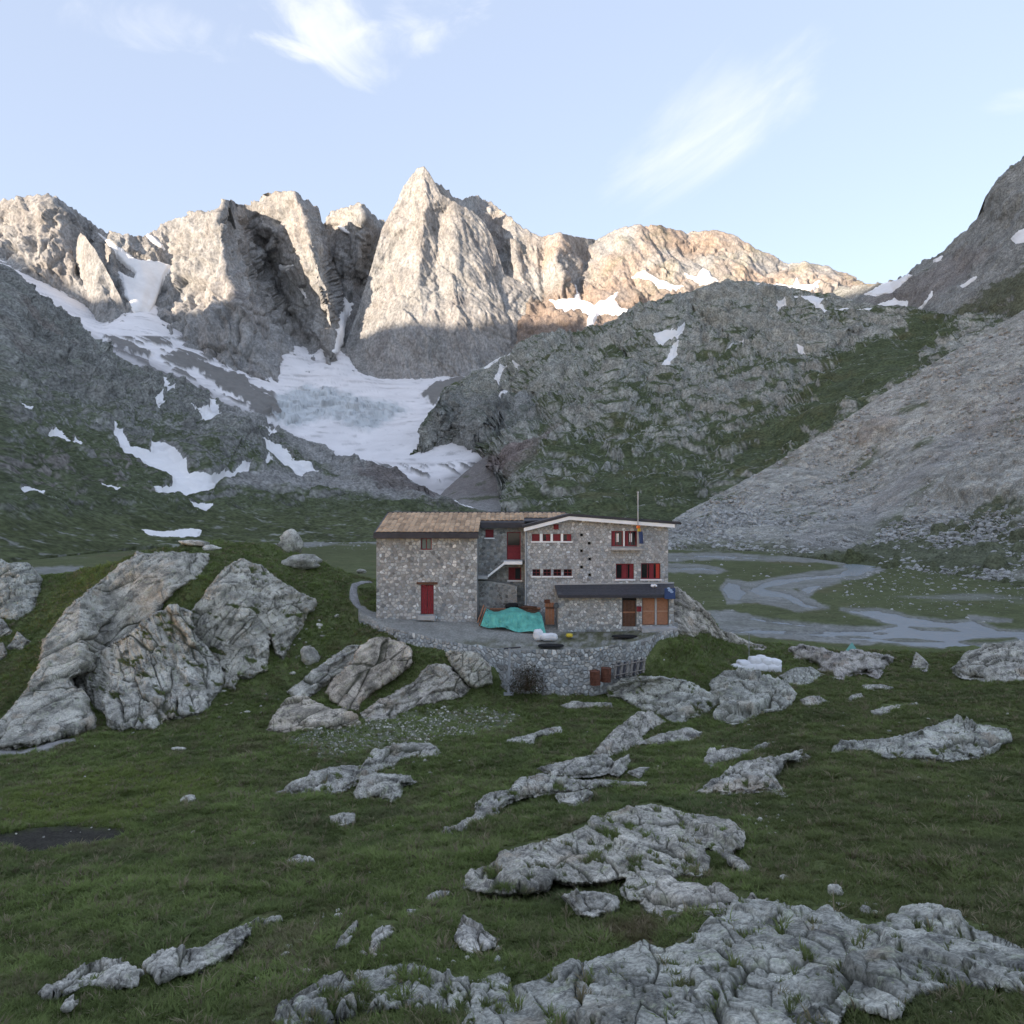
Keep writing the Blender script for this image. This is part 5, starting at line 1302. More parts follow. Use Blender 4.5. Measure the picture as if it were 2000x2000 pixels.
# ------------------------------------------------------------------ river, gravel, scree boulders
M_GRAVEL = surf_mat('river gravel', scale=1.2, var=.25, spec=.2, speck=.25)
def water_mat():
    m, nt, N, L, b = new_mat('river water')
    b.inputs['Base Color'].default_value = (.27, .305, .335, 1); b.inputs['Roughness'].default_value = .22
    ge = N.new('ShaderNodeNewGeometry'); nz = N.new('ShaderNodeTexNoise'); nz.inputs['Scale'].default_value = 1.3; nz.inputs['Detail'].default_value = 6
    L.new(ge.outputs['Position'], nz.inputs['Vector'])
    bp = N.new('ShaderNodeBump'); bp.inputs['Distance'].default_value = .05; L.new(nz.outputs[0], bp.inputs['Height']); L.new(bp.outputs[0], b.inputs['Normal'])
    return m
M_WATER = water_mat()
def river():
    x = np.array((1270., 1270., 2260., 2260.)); y = np.array((1056., 1300., 1300., 1056.)); z = ZP - .13
    v = P3(x, y, -z * F / (y - 1000))
    me = bpy.data.meshes.new('river'); me.from_pydata([tuple(q) for q in v], [], [(0, 1, 2, 3)]); me.materials.append(M_WATER)
    o = bpy.data.objects.new('river', me); COL.objects.link(o); o['kind'] = 'structure'
river()

def scatter_gn(name, pts, scl, rots, templates, label, cat, tints=None):
    n = len(pts)
    me = bpy.data.meshes.new(name); me.vertices.add(n); me.vertices.foreach_set('co', np.asarray(pts, f32).ravel())
    a = me.attributes.new('sc', 'FLOAT', 'POINT'); a.data.foreach_set('value', np.asarray(scl, f32))
    a = me.attributes.new('rot', 'FLOAT_VECTOR', 'POINT'); a.data.foreach_set('vector', np.asarray(rots, f32).ravel())
    o = bpy.data.objects.new(name, me); COL.objects.link(o); tag(o, label, cat, kind='stuff')
    ng = bpy.data.node_groups.new(name + '_scatter', 'GeometryNodeTree')
    ng.interface.new_socket('Geometry', in_out='INPUT', socket_type='NodeSocketGeometry')
    ng.interface.new_socket('Geometry', in_out='OUTPUT', socket_type='NodeSocketGeometry')
    N, L = ng.nodes.new, ng.links.new
    gi, go = N('NodeGroupInput'), N('NodeGroupOutput'); gt = N('GeometryNodeGeometryToInstance')
    for t in templates:
        oi = N('GeometryNodeObjectInfo'); oi.inputs['Object'].default_value = t; oi.inputs['As Instance'].default_value = True
        L(oi.outputs['Geometry'], gt.inputs['Geometry'])
    ip = N('GeometryNodeInstanceOnPoints'); ip.inputs['Pick Instance'].default_value = True
    L(gi.outputs[0], ip.inputs['Points']); L(gt.outputs[0], ip.inputs['Instance'])
    ar = N('GeometryNodeInputNamedAttribute'); ar.data_type = 'FLOAT_VECTOR'; ar.inputs['Name'].default_value = 'rot'
    ax = N('GeometryNodeInputNamedAttribute'); ax.data_type = 'FLOAT'; ax.inputs['Name'].default_value = 'sc'
    L(ar.outputs[0], ip.inputs['Rotation']); L(ax.outputs[0], ip.inputs['Scale']); L(ip.outputs[0], go.inputs[0])
    md = o.modifiers.new('scatter', 'NODES'); md.node_group = ng
    return o
M_SCST = surf_mat('scree boulder', scale=.7, var=.3, spec=.15, speck=.2, bump=.06, bscale=2.0)
def scree_stones():
    r = np.random.RandomState(8); dm = SHEETS['scree_slope'][0]
    tmpl = []
    for k in range(5):
        bm = bmesh.new(); bmesh.ops.create_icosphere(bm, subdivisions=2, radius=1.0)
        co = np.array([v.co[:] for v in bm.verts]); F1, F2, I, O = voro(co * .8 + k * 3.3)
        co = co * (1 + (RP[I, 0] - .5) * .7 + (O * (RP[I] - .5)).sum(1) * .5 + fbm(co + k, 2) * .2)[:, None] * np.array((1, .85, .62))
        for v, c in zip(bm.verts, co): v.co = c
        me = bpy.data.meshes.new('scree_boulder'); bm.to_mesh(me); bm.free()
        g = .30 + .035 * k
        at = me.color_attributes.new('col', 'FLOAT_COLOR', 'POINT'); at.data.foreach_set('color', np.tile(np.array((g, g * 1.0, g * .97, 1), f32), len(me.vertices)))
        me.materials.append(M_SCST); tmpl.append(bpy.data.objects.new('scree_boulder', me))
    n = 70000
    px = r.uniform(1290, 2060, n); py = r.uniform(600, 1150, n)
    tp = np.interp(px, [1270,1330,1400,1500,1640,1800,2000,2200], [1046,1004,968,912,824,720,604,486])
    bt = np.interp(px, [1270,1400,1500,1600,1700,1850,2000,2200], [1070,1066,1072,1080,1096,1116,1136,1160])
    ok = (py > tp + 3) & (py < bt + 6)
    g = pmask(GULY, px, py, 16, 20, 30)
    ok &= r.rand(n) > .75 * g
    near = sstep(880, 1060, py)
    ok &= r.rand(n) < .30 + .7 * near
    px, py = px[ok], py[ok]; n = len(px)
    Y = dm(px, py); p = P3(px, py, Y)
    unit = Y / F
    s = unit * (.7 + 4.5 * r.rand(n) ** 8 + 1.1 * r.rand(n) ** 2) * (1 + .3 * sstep(950, 1080, py))
    p[:, 2] += s * .2
    rot = np.stack([r.normal(size=n) * .4, r.normal(size=n) * .4, r.rand(n) * 6.28], -1)
    scatter_gn('scree_boulders', p, s, rot, tmpl, 'grey boulders littering the scree fan on the right', 'boulder field')
    # stones lying about on the valley floor and on the green toe of the left slope
    m = 1500
    px = np.concatenate([r.uniform(1640, 2050, m), r.uniform(1320, 1900, 500), r.uniform(0, 720, 2600)]); py = np.concatenate([r.uniform(1090, 1220, m), r.uniform(1070, 1200, 500), r.uniform(1000, 1075, 2600)])
    left = px < 900
    keep = np.where(left, r.rand(len(px)) < .6, r.rand(len(px)) < sstep(1240, 1090, py))
    keep &= wet(px, py) < -3
    px, py, left = px[keep], py[keep], left[keep]
    Yp = -ZP * F / np.maximum(py - 1000, 20); Yl = SHEETS['left_slope'][0](px, py); Ys = dm(px, py)
    Y = np.where(left, np.minimum(Yl, Yp), np.where(py < np.interp(px, [1270,1400,1500,1600,1700,1850,2000,2200], [1082,1080,1084,1096,1112,1134,1156,1182]), np.minimum(Ys, Yp), Yp))
    p = P3(px, py, Y); s = Y / F * (.8 + 3.5 * r.rand(len(px)) ** 5)
    scatter_gn('valley_stones', p, s, np.stack([px * 0, px * 0, r.rand(len(px)) * 6.28], -1), tmpl, 'small grey stones scattered over the valley floor', 'stones')
scree_stones()
def meadow_gravel():
    r = np.random.RandomState(21); tm_ = [bpy.data.objects.new('pebble', m) for m in STONES[:5]]
    n = 5200
    px = np.concatenate([r.uniform(550, 1015, 2600), r.uniform(0, 2000, 2600)]); py = np.concatenate([r.uniform(1380, 1480, 2600), 1230 + 770 * r.rand(2600) ** 1.3])
    g = pmask(GRAVEL, px, py, 14, 22, 16); k = np.where(np.arange(n) < 2600, g > .4, (py > curve(CREST, px, 1) + 12) & (r.rand(n) < .30))
    for P_ in OUT_POLYS + [HUTBOX]:
        k &= ~(poly_sdf(P_, px, py) > 0)
    px, py = px[k], py[k]; Y = GD(px, py); p = P3(px, py, Y); p[:, 2] += ground_disp(p, px, py) + .01
    s_ = Y / F * (.9 + 2.2 * r.rand(len(px)) ** 3)
    scatter_gn('pebbles', p, s_, np.stack([px * 0, px * 0, r.rand(len(px)) * 6.28], -1), tm_, 'tiny pale pebbles strewn through the meadow and its gravel strip', 'pebbles')
meadow_gravel()

# ------------------------------------------------------------------ the hut
def hx(px, D): return (px - 1000) / F * D
def hz(py, D): return (1000 - py) / F * D
M_MORTAR = flat_mat('mortar', (.30, .30, .288), .95, .2, 5.0)
M_STONE = surf_mat('rubble stone', scale=5.0, var=.25, spec=.15, speck=.2, bump=.01, bscale=14.0)
M_RED = flat_mat('red painted timber', (.20, .022, .03), .55, .15, 6.0)
M_REDD = flat_mat('dark red painted timber', (.14, .012, .018), .6, .2, 6.0)
M_WHITE = flat_mat('white painted trim', (.84, .85, .87), .6, .06, 2.0)
M_ZINC = flat_mat('dark zinc roof edge', (.045, .044, .052), .5, .25, 2.0)
M_SLATE = flat_mat('slate roofing', (.062, .062, .072), .6, .3, 6.0)
M_TILE = flat_mat('weathered tan roof tile', (.43, .312, .212), .8, .18, 6.0, objrand=.3)
M_CONC = flat_mat('concrete', (.42, .42, .42), .9, .12, 4.0)
M_PIPE = flat_mat('grey drainpipe', (.36, .38, .40), .5, .08, 3.0)
M_WOODO = flat_mat('orange brown boards', (.34, .165, .095), .7, .15, 8.0)
M_WOODD = flat_mat('dark brown boards', (.11, .055, .034), .7, .2, 8.0)
M_WOODG = flat_mat('weathered grey timber', (.22, .20, .18), .8, .25, 9.0)
M_RUST = flat_mat('rusty steel', (.13, .052, .032), .8, .35, 7.0)
M_BLACK = flat_mat('black recess', (.012, .012, .013), .8, .1)
M_STEEL = flat_mat('galvanised steel', (.40, .41, .43), .5, .1, metal=.3)
M_TARP = flat_mat('turquoise tarpaulin', (.12, .42, .36), .6, .22, 2.5, bump=.03)
M_SACK = flat_mat('white sack', (.78, .78, .80), .7, .06, 3.0, bump=.02)
M_BLUE = flat_mat('blue sheet', (.035, .065, .17), .5, .15)
M_ORANGE = flat_mat('orange cloth', (.75, .20, .05), .8, .1)
M_YELLOW = flat_mat('yellow cloth', (.62, .48, .06), .8, .1)
def glass_mat(name, c):
    m, nt, N, L, b = new_mat(name); b.inputs['Base Color'].default_value = (*c, 1); b.inputs['Roughness'].default_value = .08
    b.inputs['Specular IOR Level'].default_value = .5
    return m
M_GLASS = glass_mat('window glass', (.015, .017, .02)); M_GLASST = glass_mat('teal window glass', (.06, .12, .13))

def bm_obj(name, bm, mat, parent=None, smooth=False, link=True):
    me = bpy.data.meshes.new(name); bm.to_mesh(me); bm.free(); me.materials.append(mat)
    if smooth: me.polygons.foreach_set('use_smooth', np.ones(len(me.polygons), bool))
    o = bpy.data.objects.new(name, me); COL.objects.link(o)
    if parent: o.parent = parent
    return o
def add_box(bm, x0, x1, y0, y1, z0, z1, bev=0.0):
    r = bmesh.ops.create_cube(bm, size=1.0, matrix=Matrix.Translation(((x0 + x1) / 2, (y0 + y1) / 2, (z0 + z1) / 2)) @ Matrix.Diagonal((x1 - x0, y1 - y0, z1 - z0, 1)))
    if bev: bmesh.ops.bevel(bm, geom=list({e for v in r['verts'] for e in v.link_edges}), offset=bev, segments=1, affect='EDGES')
def box(name, x0, x1, y0, y1, z0, z1, mat, parent=None, bev=0.0):
    bm = bmesh.new(); add_box(bm, min(x0, x1), max(x0, x1), y0, y1, min(z0, z1), max(z0, z1), bev); return bm_obj(name, bm, mat, parent)
def add_tube(bm, a, b, r, n=10, r2=None):
    a, b = Vector(a), Vector(b); d = b - a
    m = Matrix.Translation((a + b) / 2) @ d.to_track_quat('Z', 'Y').to_matrix().to_4x4()
    bmesh.ops.create_cone(bm, cap_ends=True, segments=n, radius1=r, radius2=r if r2 is None else r2, depth=d.length, matrix=m)
def tube(name, a, b, r, mat, parent=None, n=10):
    bm = bmesh.new(); add_tube(bm, a, b, r, n); return bm_obj(name, bm, mat, parent, smooth=False)
def prism(name, pts, y0, y1, mat, parent=None):
    """closed outline of (x, z) extruded from y0 to y1"""
    bm = bmesh.new(); a = [bm.verts.new((x, y0, z)) for x, z in pts]; b = [bm.verts.new((x, y1, z)) for x, z in pts]
    n = len(pts); bm.faces.new(a); bm.faces.new(b[::-1])
    for k in range(n): bm.faces.new((a[k], b[k], b[(k + 1) % n], a[(k + 1) % n]))
    bmesh.ops.recalc_face_normals(bm, faces=bm.faces)
    return bm_obj(name, bm, mat, parent)

def empty(name, loc=(0, 0, 0)):
    o = bpy.data.objects.new(name, None); COL.objects.link(o); o.empty_display_size = .5
    return o

hut = empty('mountain_hut'); tag(hut, 'grey stone mountain hut with red shutters and tan tiled roof', 'building')

# --- stones in a wall: relaxed cells, each a bevelled piece
def clip_poly(poly, nx, ny, c):
    out = []
    for k in range(len(poly)):
        a, b = poly[k], poly[(k + 1) % len(poly)]
        da, db = nx * a[0] + ny * a[1] - c, nx * b[0] + ny * b[1] - c
        if da <= 0: out.append(a)
        if (da < 0 < db) or (db < 0 < da):
            t = da / (da - db); out.append((a[0] + (b[0] - a[0]) * t, a[1] + (b[1] - a[1]) * t))
    return out
def rubble(bound, sp, holes=(), seed=0, aspect=1.25, keep=None):
    """cells (lists of 2-D points) of a rubble wall inside the convex outline"""
    r = random.Random(seed); bx = [p[0] for p in bound]; by = [p[1] for p in bound]
    pts = []; y = min(by) + sp * .4; row = 0
    while y < max(by):
        x = min(bx) + sp * aspect * (.2 + .5 * (row % 2))
        while x < max(bx):
            k = r.uniform(.7, 1.3)
            pts.append((x + r.uniform(-.32, .32) * sp * aspect, y + r.uniform(-.32, .32) * sp)); x += sp * aspect * k
        y += sp * .92; row += 1
    nb = len(bound)
    area = sum(bound[k][0] * bound[(k + 1) % nb][1] - bound[(k + 1) % nb][0] * bound[k][1] for k in range(nb))
    sg = 1 if area > 0 else -1
    pts = [p for p in pts if not any(h[0] < p[0] < h[2] and h[1] < p[1] < h[3] for h in holes)]
    arr = np.array(pts); cells = []
    for k, p in enumerate(pts):
        d = ((arr - arr[k]) ** 2).sum(1); idx = np.argsort(d)[1:15]
        s = sp * 1.6
        poly = [(p[0] - s, p[1] - s), (p[0] + s, p[1] - s), (p[0] + s, p[1] + s), (p[0] - s, p[1] + s)]
        for j in idx:
            q = pts[j]; nx, ny = q[0] - p[0], q[1] - p[1]
            L_ = math.hypot(nx, ny) or 1e-6; nx /= L_; ny /= L_
            poly = clip_poly(poly, nx, ny, nx * (p[0] + q[0]) / 2 + ny * (p[1] + q[1]) / 2 - sp * r.uniform(.03, .11))
            if len(poly) < 3: break
        for m in range(nb):
            a, b = bound[m], bound[(m + 1) % nb]; nx, ny = sg * (b[1] - a[1]), -sg * (b[0] - a[0]); L_ = math.hypot(nx, ny) or 1e-6
            nx /= L_; ny /= L_; poly = clip_poly(poly, nx, ny, nx * a[0] + ny * a[1] - .01)
            if len(poly) < 3: break
        for h in holes:
            if len(poly) < 3: break
            xs = [v[0] for v in poly]; ys = [v[1] for v in poly]
            if max(xs) < h[0] or min(xs) > h[2] or max(ys) < h[1] or min(ys) > h[3]: continue
            opts = [(p[0] - h[2], (-1, 0, -h[2] - .01)), (h[0] - p[0], (1, 0, h[0] - .01)), (p[1] - h[3], (0, -1, -h[3] - .01)), (h[1] - p[1], (0, 1, h[1] - .01))]
            nx, ny, c = max(opts, key=lambda o: o[0])[1]; poly = clip_poly(poly, nx, ny, c)
        if len(poly) < 3: continue
        A = abs(sum(poly[m][0] * poly[(m + 1) % len(poly)][1] - poly[(m + 1) % len(poly)][0] * poly[m][1] for m in range(len(poly)))) / 2
        if A < .12 * sp * sp: continue
        if keep and not keep(p): continue
        cells.append((A, poly))
    return cells
def stone_geo(poly, mapper, rnd, proud):
    cx = sum(p[0] for p in poly) / len(poly); cy = sum(p[1] for p in poly) / len(poly)
    n = len(poly); V = []
    pr = proud * rnd.uniform(.45, 1.3); tx, ty = rnd.uniform(-.06, .06), rnd.uniform(-.06, .06)
    for p in poly: V.append(mapper(p[0], p[1], -.03))
    for p in poly:
        q = (cx + (p[0] - cx) * .93, cy + (p[1] - cy) * .93); V.append(mapper(q[0], q[1], pr * .6))
    for p in poly:
        q = (cx + (p[0] - cx) * .70, cy + (p[1] - cy) * .70); V.append(mapper(q[0], q[1], pr + tx * (q[0] - cx) + ty * (q[1] - cy)))
    Fc = []
    for ring in (0, n):
        for k in range(n): Fc.append((ring + k, ring + (k + 1) % n, ring + n + (k + 1) % n, ring + n + k))
    Fc.append(tuple(range(2 * n, 3 * n)))
    return V, Fc
def stone_tone(rnd, base, tint, contrast):
    g = base * (1 + contrast * rnd.uniform(-1, 1)); u = rnd.random()
    if u < .10: g *= 1.4
    elif u < .25: g *= .68
    w = rnd.uniform(-.05, .05)
    return (g * tint[0] * (1 + w), g * tint[1], g * tint[2] * (1 - w))
BUDGET = {}
def add_stones(jobs, owner_key, limit=300):
    """jobs: (cells, mapper, parent, base, tint, contrast, proud). The largest become pieces of their own, the rest one part each wall."""
    allc = sorted([(A, j, k) for j, job in enumerate(jobs) for k, (A, _) in enumerate(job[0])], reverse=True)
    big = {(j, k) for (_, j, k) in allc[:limit]}
    rnd = random.Random(hash(owner_key) % 1000 if isinstance(owner_key, int) else 77)
    for j, (cells, mapper, parent, base, tint, con, proud) in enumerate(jobs):
        RV, RF, RC = [], [], []
        for k, (A, poly) in enumerate(cells):
            V, Fc = stone_geo(poly, mapper, rnd, proud); c = stone_tone(rnd, base, tint, con)
            if (j, k) in big:
                me = bpy.data.meshes.new('stone'); me.from_pydata(V, [], Fc)
                at = me.color_attributes.new('col', 'FLOAT_COLOR', 'POINT'); at.data.foreach_set('color', np.tile(np.array((*c, 1), f32), len(V)))
                me.materials.append(M_STONE); o = bpy.data.objects.new('stone', me); COL.objects.link(o); o.parent = parent
            else:
                i = len(RV); RV += V; RF += [tuple(i + q for q in f) for f in Fc]; RC += [c] * len(V)
        if RV:
            me = bpy.data.meshes.new('small_stones'); me.from_pydata(RV, [], RF)
            cc = np.ones((len(RV), 4), f32); cc[:, :3] = RC
            at = me.color_attributes.new('col', 'FLOAT_COLOR', 'POINT'); at.data.foreach_set('color', cc.ravel())
            me.materials.append(M_STONE); o = bpy.data.objects.new('small_stones', me); COL.objects.link(o); o.parent = parent; o['kind'] = 'stuff'

def wall_face(x0, x1, z0, z1, Y, holes, depth=.22, top=None, mat=None):
    """mortar face with real openings and reveals; top: extra outline points above z1"""
    xs = sorted({x0, x1} | {min(max(h[k], x0), x1) for h in holes for k in (0, 2)}); zs = sorted({z0, z1} | {min(max(h[k], z0), z1) for h in holes for k in (1, 3)})
    V, Fc = [], []
    def quad(a, b, c, d):
        i = len(V); V.extend([a, b, c, d]); Fc.append((i, i + 1, i + 2, i + 3))
    for i in range(len(xs) - 1):
        for j in range(len(zs) - 1):
            cx, cz = (xs[i] + xs[i + 1]) / 2, (zs[j] + zs[j + 1]) / 2
            if any(h[0] < cx < h[2] and h[1] < cz < h[3] for h in holes): continue
            quad((xs[i], Y, zs[j]), (xs[i + 1], Y, zs[j]), (xs[i + 1], Y, zs[j + 1]), (xs[i], Y, zs[j + 1]))
    for (a, b, c, d) in holes:
        e = Y + depth
        quad((a, Y, b), (a, e, b), (a, e, d), (a, Y, d)); quad((c, Y, b), (c, Y, d), (c, e, d), (c, e, b))
        quad((a, Y, b), (c, Y, b), (c, e, b), (a, e, b)); quad((a, Y, d), (a, e, d), (c, e, d), (c, Y, d)); quad((a, e, b), (c, e, b), (c, e, d), (a, e, d))
    if top:
        i = len(V); V.extend([(x0, Y, z1), (x1, Y, z1)] + [(x, Y, z) for x, z in top]); Fc.append(tuple(range(i, i + 2 + len(top))))
    me = bpy.data.meshes.new('wall'); me.from_pydata(V, [], Fc); me.materials.append(mat or M_MORTAR)
    o = bpy.data.objects.new('wall', me); COL.objects.link(o); o.parent = hut
    return o
def pxr(r, D): return (hx(r[0], D), hz(r[3], D), hx(r[2], D), hz(r[1], D))      # frame rectangle (x0,y0,x1,y1) -> x0,z0,x1,z1

DL, DC, DR, DA = 52.0, 54.6, 53.0, 50.2
ZB = -9.2
def window(rect, D, nx=2, nz=1, frame=None, pane=None, sill=True, deep=.13, leaves=None, fw=.07, lab=None):
    """recessed window: red frame with mullions, one pane a light, white sill"""
    x0, z0, x1, z1 = rect; Y = D + deep
    bm = bmesh.new()
    add_box(bm, x0, x0 + fw, Y, Y + .06, z0, z1); add_box(bm, x1 - fw, x1, Y, Y + .06, z0, z1)
    add_box(bm, x0 + fw, x1 - fw, Y + .002, Y + .058, z0, z0 + fw); add_box(bm, x0 + fw, x1 - fw, Y + .002, Y + .058, z1 - fw, z1)
    w = bm_obj('window', bm, frame or M_RED, hut)
    cw = (x1 - x0 - 2 * fw) / nx; ch = (z1 - z0 - 2 * fw) / nz
    for i in range(1, nx): box('mullion', x0 + fw + i * cw - .025, x0 + fw + i * cw + .025, Y + .004, Y + .05, z0 + fw, z1 - fw, frame or M_RED, w)
    for i in range(nx):
        for j in range(nz):
            box('pane', x0 + fw + i * cw, x0 + fw + (i + 1) * cw, Y + .03, Y + .04, z0 + fw + j * ch, z0 + fw + (j + 1) * ch, pane or M_GLASS, w)
    if nz > 1:
        for j in range(1, nz): box('transom', x0 + fw, x1 - fw, Y + .006, Y + .046, z0 + fw + j * ch - .022, z0 + fw + j * ch + .022, frame or M_RED, w)
    if sill: box('sill', x0 - .08, x1 + .08, D - .13, D + deep, z0 - .10, z0 - .002, M_WHITE, w)
    return w
def shutter(parent, x0, x1, z0, z1, Y, mat=None, n=3):
    s = box('shutter', x0, x1, Y + .03, Y + .05, z0, z1, mat or M_RED, parent)
    return s

# ---- left block
LX0, LX1 = hx(735, DL), hx(932, DL); LZ1 = hz(1050, DL)
h_top = pxr((822, 1051, 843, 1074), DL); h_door = pxr((822, 1142, 847, 1200), DL)
wl = wall_face(LX0, LX1, ZB, LZ1, DL, [h_top, h_door])
wls = box('wall', LX1 - .3, LX1 - .004, DL + .004, 63, ZB, LZ1, M_MORTAR, hut)
wlb = box('wall', LX0 + .004, LX0 + .3, DL + .004, 63, ZB, LZ1, M_MORTAR, hut)
w = window(h_top, DL, 2, 1, M_RED, M_GLASST, sill=False)
box('sill', h_top[0] - .1, h_top[2] + .1, DL - .1, DL + .1, h_top[1] - .09, h_top[1] - .004, M_CONC, w)
d = empty('door'); d.parent = hut
xm = (h_door[0] + h_door[2]) / 2
for a, b in ((h_door[0] + .03, xm - .012), (xm + .012, h_door[2] - .03)):
    for k in range(3):
        ww = (b - a) / 3; box('plank', a + k * ww + .006, a + (k + 1) * ww - .006, DL + .06, DL + .11, h_door[1] + .04, h_door[3] - .03, M_RED, d)
    box('door_rail', a, b, DL + .045, DL + .06, h_door[1] + .3, h_door[1] + .42, M_RED, d); box('door_rail', a, b, DL + .045, DL + .06, h_door[3] - .5, h_door[3] - .38, M_RED, d)
box('lintel', h_door[0] - .3, h_door[2] + .3, DL - .12, DL + .1, h_door[3] + .03, h_door[3] + .2, M_WOODD, d)
box('door_frame', h_door[0], h_door[0] + .03, DL + .03, DL + .12, h_door[1], h_door[3], M_REDD, d); box('door_frame', h_door[2] - .03, h_door[2], DL + .03, DL + .12, h_door[1], h_door[3], M_REDD, d)
box('doorstep', h_door[0] - .15, h_door[2] + .15, DL - .5, DL - .05, h_door[1] - .35, h_door[1] - .04, M_CONC, d)

# ---- centre block, set back
CX0, CX1 = hx(934, DC), hx(1026, DC); CZ1 = hz(1028, DC)
c_sm = pxr((948, 1034, 964, 1050), DC); c_dr = pxr((990, 1039, 1017, 1093), DC); c_lw = pxr((993, 1108, 1018, 1133), DC)
wc = wall_face(CX0, CX1, ZB, CZ1, DC, [c_sm, c_dr, c_lw])
w = window(c_sm, DC, 1, 1); shutter(w, c_sm[0] + .07, c_sm[2] - .07, c_sm[1] + .07, c_sm[3] - .07, DC + .08)
w = window(c_dr, DC, 1, 2, sill=False); shutter(w, c_dr[0] + .07, c_dr[2] - .07, c_dr[1] + .07, (c_dr[1] + c_dr[3]) / 2 - .05, DC + .08)
w = window(c_lw, DC, 2, 1); shutter(w, c_lw[0] + .07, (c_lw[0] + c_lw[2]) / 2 - .03, c_lw[1] + .07, c_lw[3] - .07, DC + .08, M_REDD)
st = empty('staircase'); st.parent = hut
lz = hz(1098, 53.8)
box('landing', hx(984, 53.8), hx(1020, 53.8), 53.2, DC - .03, lz - .13, lz + .1, M_WHITE, st)
a = Vector((hx(986, 53.4), 53.35, lz - .02)); b = Vector((hx(953, 53.4), 53.35, hz(1125, 53.4)))
bm = bmesh.new()
dz = .17
v = [bm.verts.new((a.x, y, a.z + s)) for y in (53.18, 53.3) for s in (-dz / 2, dz / 2)] + [bm.verts.new((b.x, y, b.z + s)) for y in (53.18, 53.3) for s in (-dz / 2, dz / 2)]
for f in ((0, 1, 5, 4), (2, 6, 7, 3), (1, 3, 7, 5), (0, 4, 6, 2), (0, 2, 3, 1), (4, 5, 7, 6)): bm.faces.new([v[k] for k in f])
bmesh.ops.recalc_face_normals(bm, faces=bm.faces); bm_obj('stringer', bm, M_WHITE, st)
for k in range(7):
    t = (k + .5) / 7; c = a.lerp(b, t); box('step', c.x - .11, c.x + .11, 53.31, DC - .04, c.z - .08, c.z, M_CONC, st)
box('lower_landing', hx(932, 53.4), hx(953, 53.4), 53.2, DC - .05, hz(1128, 53.4) - .1, hz(1125, 53.4), M_CONC, st)
uw = prism('under_wall', [(hx(934, 53.5), ZB), (hx(1010, 53.5), ZB), (hx(1010, 53.5), hz(1145, 53.5)), (hx(985, 53.5), hz(1140, 53.5)), (hx(953, 53.5), hz(1135, 53.5)), (hx(934, 53.5), hz(1135, 53.5))], 53.62, DC - .06, M_MORTAR, st)

# ---- right block, gable to the front
RX0, RX1 = hx(1026, DR), hx(1305, DR); RZ1 = hz(1030, DR)
up = [pxr(r, DR) for r in ((1039,1043,1054,1057),(1060,1043,1075,1057),(1080,1043,1095,1057),(1100,1043,1116,1057))]
lo = [pxr(r, DR) for r in ((1040,1112,1055,1125),(1061,1112,1076,1125),(1081,1112,1096,1125),(1101,1112,1117,1125))]
vent = pxr((1081, 1031, 1090, 1036), DR)
big_ = [pxr((1194, 1037, 1217, 1067), DR), pxr((1220, 1037, 1244, 1067), DR)]
low_ = [pxr((1203, 1101, 1238, 1131), DR), pxr((1252, 1100, 1290, 1131), DR)]
hol = [pxr((x - 2.8, y - 2.8, x + 2.8, y + 2.8), DR) for x, y in ((1136,1045),(1151,1061),(1136,1076),(1152,1092),(1136,1108),(1152,1123))]
apx, apz = hx(1112, DR), hz(1013, DR)
HR = up + lo + big_ + low_ + hol
wr = wall_face(RX0, RX1, ZB, RZ1, DR, HR, top=[(RX1, hz(1030, DR) + .1), (apx, apz), (RX0, RZ1 + .06)])
box('wall', RX1 - .3, RX1 - .004, DR + .004, 63, ZB, RZ1, M_MORTAR, hut); box('wall', RX0 + .004, RX0 + .3, DR + .004, 63, ZB, RZ1, M_MORTAR, hut)
for k, r in enumerate(up):
    w = window(r, DR, 1 if k in (0, 2) else 2, 1, fw=.05)
    if k in (0, 2): shutter(w, r[0] + .05, r[2] - .05, r[1] + .05, r[3] - .05, DR + .08)
    if k in (1, 3): shutter(w, (r[0] + r[2]) / 2, r[2] - .05, r[1] + .05, r[3] - .05, DR + .08)
    if k < 3: box('white_pier', r[2] + .01, up[k + 1][0] - .01, DR - .075, DR - .004, r[1] - .08, r[3] + .02, M_WHITE, w)
for k, r in enumerate(lo): window(r, DR, 2, 2, M_REDD, fw=.05)
for h in hol: box('vent_hole', h[0] + .02, h[2] - .02, DR + .17, DR + .2, h[1] + .02, h[3] - .02, M_BLACK, hut)
vz = pxr((1081, 1024, 1091, 1034), DR)
box('gable_vent', vz[0], vz[2], DR - .09, DR - .01, vz[1], vz[3], M_REDD, hut)
for k, r in enumerate(big_):
    w = window(r, DR, 2, 1, sill=False)
    shutter(w, r[0] + .05, r[0] + .28, r[1] + .07, r[3] - .07, DR + .08)
    box('curtain', r[0] + .38, r[0] + .56, DR + .145, DR + .155, r[1] + .32, r[3] - .2, M_WHITE, w)
box('white_pier', big_[0][2] + .005, big_[1][0] - .005, DR - .07, DR + .14, big_[0][1], big_[0][3], M_WHITE, hut)
bl = box('balcony_slab', hx(1192, DR), hx(1251, DR), DR - .55, DR - .01, hz(1074, DR), hz(1069, DR), M_CONC, hut)
w = window(low_[0], DR, 3, 1); shutter(w, low_[0][0] + .5, low_[0][0] + .8, low_[0][1] + .07, low_[0][3] - .07, DR + .08); shutter(w, low_[0][2] - .3, low_[0][2] - .06, low_[0][1] + .07, low_[0][3] - .07, DR + .08)
